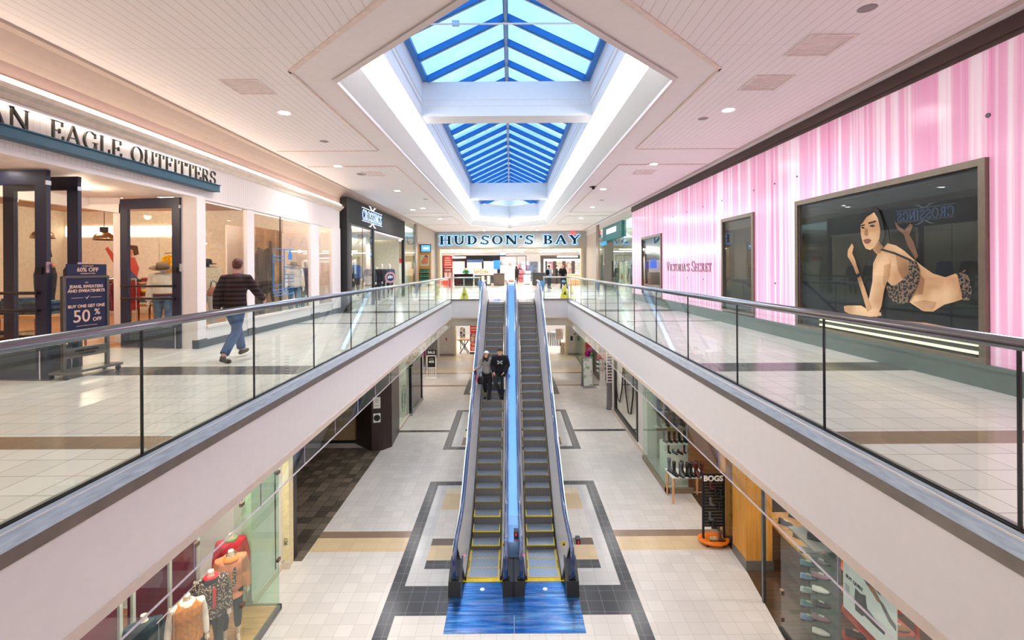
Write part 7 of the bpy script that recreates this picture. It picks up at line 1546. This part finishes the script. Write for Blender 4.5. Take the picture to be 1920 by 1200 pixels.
part(bg, 'slat_groove', m, M('slot_silver', (150, 146, 140), rough=.4, metal=.5)); part(bg, 'header_panel', MB().box(-.27, .27, -.045, -.03, 1.52, 1.75), blk_c)
text(bg, 'lettering', 'BOGS', .185, (-.02, -.05, 1.63), 'front', M('print_white', (245, 240, 232)), bold=.008, sx=1.0); part(bg, 'dot', MB().box(.215, .245, -.05, -.046, 1.69, 1.72), og)
for i, (x, z, rz, c) in enumerate(((-.1, 1.38, 1.2, 'ox'), (.02, 1.22, 1.4, 'bk'), (-.1, .98, 1.3, 'gr'), (.12, .86, 1.4, 'bk'), (-.12, .62, 1.3, 'gr'), (-.05, .42, 1.4, 'bk'), (.15, 1.18, 1.3, 'bk'))):
    mt = {'ox': ox, 'bk': bk_l, 'gr': gr_l}[c]; put('boot', '%s winter boot on the black orange-based rack, %s' % (cnm[id(mt)], ('topmost', 'second from the top at the centre', 'middle left', 'middle right', 'lower left', 'lowest', 'upper right')[i]), 4.98+x, 11.66, LZ+z, rz, mt, 'boots on the black rack', .5)
put('boot', 'brown short boot lying on the round orange base, right', 5.08, 11.6, LZ+.15, 1.45, br_l, 'boots on the orange base', .62); put('shoe', 'tan shoe on the round orange base, left', 4.9, 11.62, LZ+.15, 1.6, M('shoe_tan', (196, 164, 120)), 'boots on the orange base', .9)
# sneaker wall behind the near glass
snk = thing('shelf_unit', 'smoky glass sneaker shelf tower behind the near lower right glass', 'shelf', (5.45, 8.75, LZ)); part(snk, 'back_panel', MB().box(.22, .26, -.5, .3, .1, 2.3), M('smoke_panel', (110, 112, 112), rough=.4))
zs = [.3, .55, .8, 1.05, 1.3, 1.55]
for z in zs: part(snk, 'shelf', MB().box(-.2, .22, -.5, .3, z-.015, z), g_green)
cols = [(230, 230, 226), (120, 150, 200), (150, 110, 130), (90, 150, 160), (60, 60, 66), (190, 196, 200)]
names = ['white', 'pale blue', 'mauve', 'teal', 'black', 'silver']
for j, z in enumerate(zs):
    for i in range(2): k = (j*2+i) % 6; put('shoe', '%s sneaker, %s on the %s shelf of the sneaker tower' % (names[k], ('front', 'back')[i], ('lowest', 'second', 'third', 'fourth', 'fifth', 'top')[j]), 5.42, 8.45+i*.35, LZ+z, 1.2+.2*i, M('snk%d' % k, cols[k]), 'sneakers on the sneaker tower')
put('shoe', 'black sneaker with red laces on top of the sneaker tower', 5.45, 8.6, LZ+1.9, 1.0, bk_l, 'sneaker on top', 1.2, laces=M('lace_red', (230, 50, 70)))
part(snk, 'top_shelf', MB().box(-.2, .22, -.5, .3, 1.87, 1.9), M('smoke_panel', (110, 112, 112)))
# oak tables with dark shoes
for (x0, y0, lb) in ((6.0, 9.6, 'near'), (7.4, 10.4, 'far')):
    table('display_table', 'oak shoe table on black legs inside the shoe shop, the %s one' % lb, x0, x0+1.1, y0, y0+1.9, .9, oak, dark, z0=LZ, leg=.06)
    for i in range(6): put('shoe', 'dark shoe on the %s oak shoe table, %s along it' % (lb, ('first', 'second', 'third', 'fourth', 'fifth', 'last')[i]), x0+.25+.4*(i % 2), y0+.25+.28*i, LZ+.9, .8, (bk_l, gr_l)[i % 2], 'shoes on the oak tables', 1.1, sole=M('sole_black', (14, 14, 14)))
# hanging boot banner
hbn = thing('hanging_banner', 'pale hanging banner of a crouching man and a big ankle boot', 'banner', (5.45, 7.3, -3.7))
part(hbn, 'sheet', MB().box(0, .012, -.56, .53, -.39, 1.6), two('banner_pale', (190, 204, 200), (214, 222, 218), scale=.8, pos=(.3, .7)))
def bshape(nm, pts, mat, lay=1): part(hbn, nm, MB().prism(pts, 'x', -.004*lay, -.004*lay+.003), mat)
bshape('boot_print', [(.25, .10), (.14, .085), (.03, .13), (.02, .03), (.0, -.05), (-.14, -.09), (-.30, -.12), (-.35, -.16), (-.33, -.20), (-.1, -.205), (.06, -.20), (.10, -.24), (.25, -.25), (.27, -.1)], M('print_charcoal', (46, 44, 46)))
mp_ = lambda pts: [(.12+(a-.15)*.56, .25+(b-.3)*.42) for a, b in pts]
bshape('man_print', mp_([(.15, .80), (.05, 1.02), (-.15, 1.08), (-.35, .90), (-.5, .62), (-.55, .5), (-.42, .52), (-.3, .66), (-.28, .5), (-.4, .32), (-.2, .36), (.05, .55)]), M('print_navy', (32, 48, 92)))
bshape('legs_print', mp_([(-.05, .48), (-.32, .58), (-.5, .36), (-.55, .22), (-.44, .2), (-.3, .32)]), M('print_tan', (150, 112, 84)), 2)
bshape('rock_print', [(-.2, .27), (-.33, .24), (-.45, .14), (-.55, .1), (-.55, .02), (-.42, .06)], M('print_rock', (84, 82, 84)))
text(hbn, 'lettering', 'BUT QUIET', .075, (-.006, .27, .17), 'right', dark, bold=.002); m = MB()
for z in (.02, -.02, -.06, -.10): m.box(-.006, -.001, .38, .48, z, z+.008)
part(hbn, 'print_lines', m, dark)
part(hbn, 'cord', MB().tube([(0, -.5, 1.6), (0, -.5, 2.7)], .004, n=4).tube([(0, .45, 1.6), (0, .45, 2.7)], .004, n=4), dark)
os_ = thing('shelf_unit', 'orange-red metal shoe shelf behind the hanging banner', 'shelf', (6.0, 7.9, LZ)); orr = M('shelf_orange', (206, 72, 40), rough=.45)
part(os_, 'frame', MB().box(-.25, -.21, -.6, -.56, 0, 1.55).box(-.25, -.21, .56, .6, 0, 1.55).box(.21, .25, -.6, -.56, 0, 1.55).box(.21, .25, .56, .6, 0, 1.55).box(-.25, .25, -.6, .6, 1.5, 1.55), orr)
for z in (.35, .8, 1.15): part(os_, 'shelf', MB().box(-.23, .23, -.58, .58, z-.02, z), orr)
for j, z in enumerate((.35, .8, 1.15)):
    for i in range(4): put('shoe', '%s work shoe on the %s shelf of the orange-red unit, %s' % (('tan', 'grey')[(i+j) % 2], ('lowest', 'middle', 'top')[j], ('nearest', 'second', 'third', 'farthest')[i]), 5.95, 7.45+i*.3, LZ+z, 1.2, (M('shoe_mustard', (168, 124, 50)), gr_l)[(i+j) % 2], 'work shoes on the orange shelf', 1.1, sole=M('sole_black', (14, 14, 14)))
one('price_tag', 'small lime green tag on the near shoe shop glass edge', 'tag', MB().box(-.006, .006, -.06, .06, -.05, .05), M('lime_tag', (190, 226, 90), emit=.2), loc=(5.03, 6.25, -3.55))
one('wood_panel', 'blond wood panel wall at the bottom right inside the shoe shop', 'panel', MB().box(5.6, 5.7, 4.2, 5.6, LZ+.02, -1.0), bwd)
lamp((5.6, 4.6, -1.3), 15)
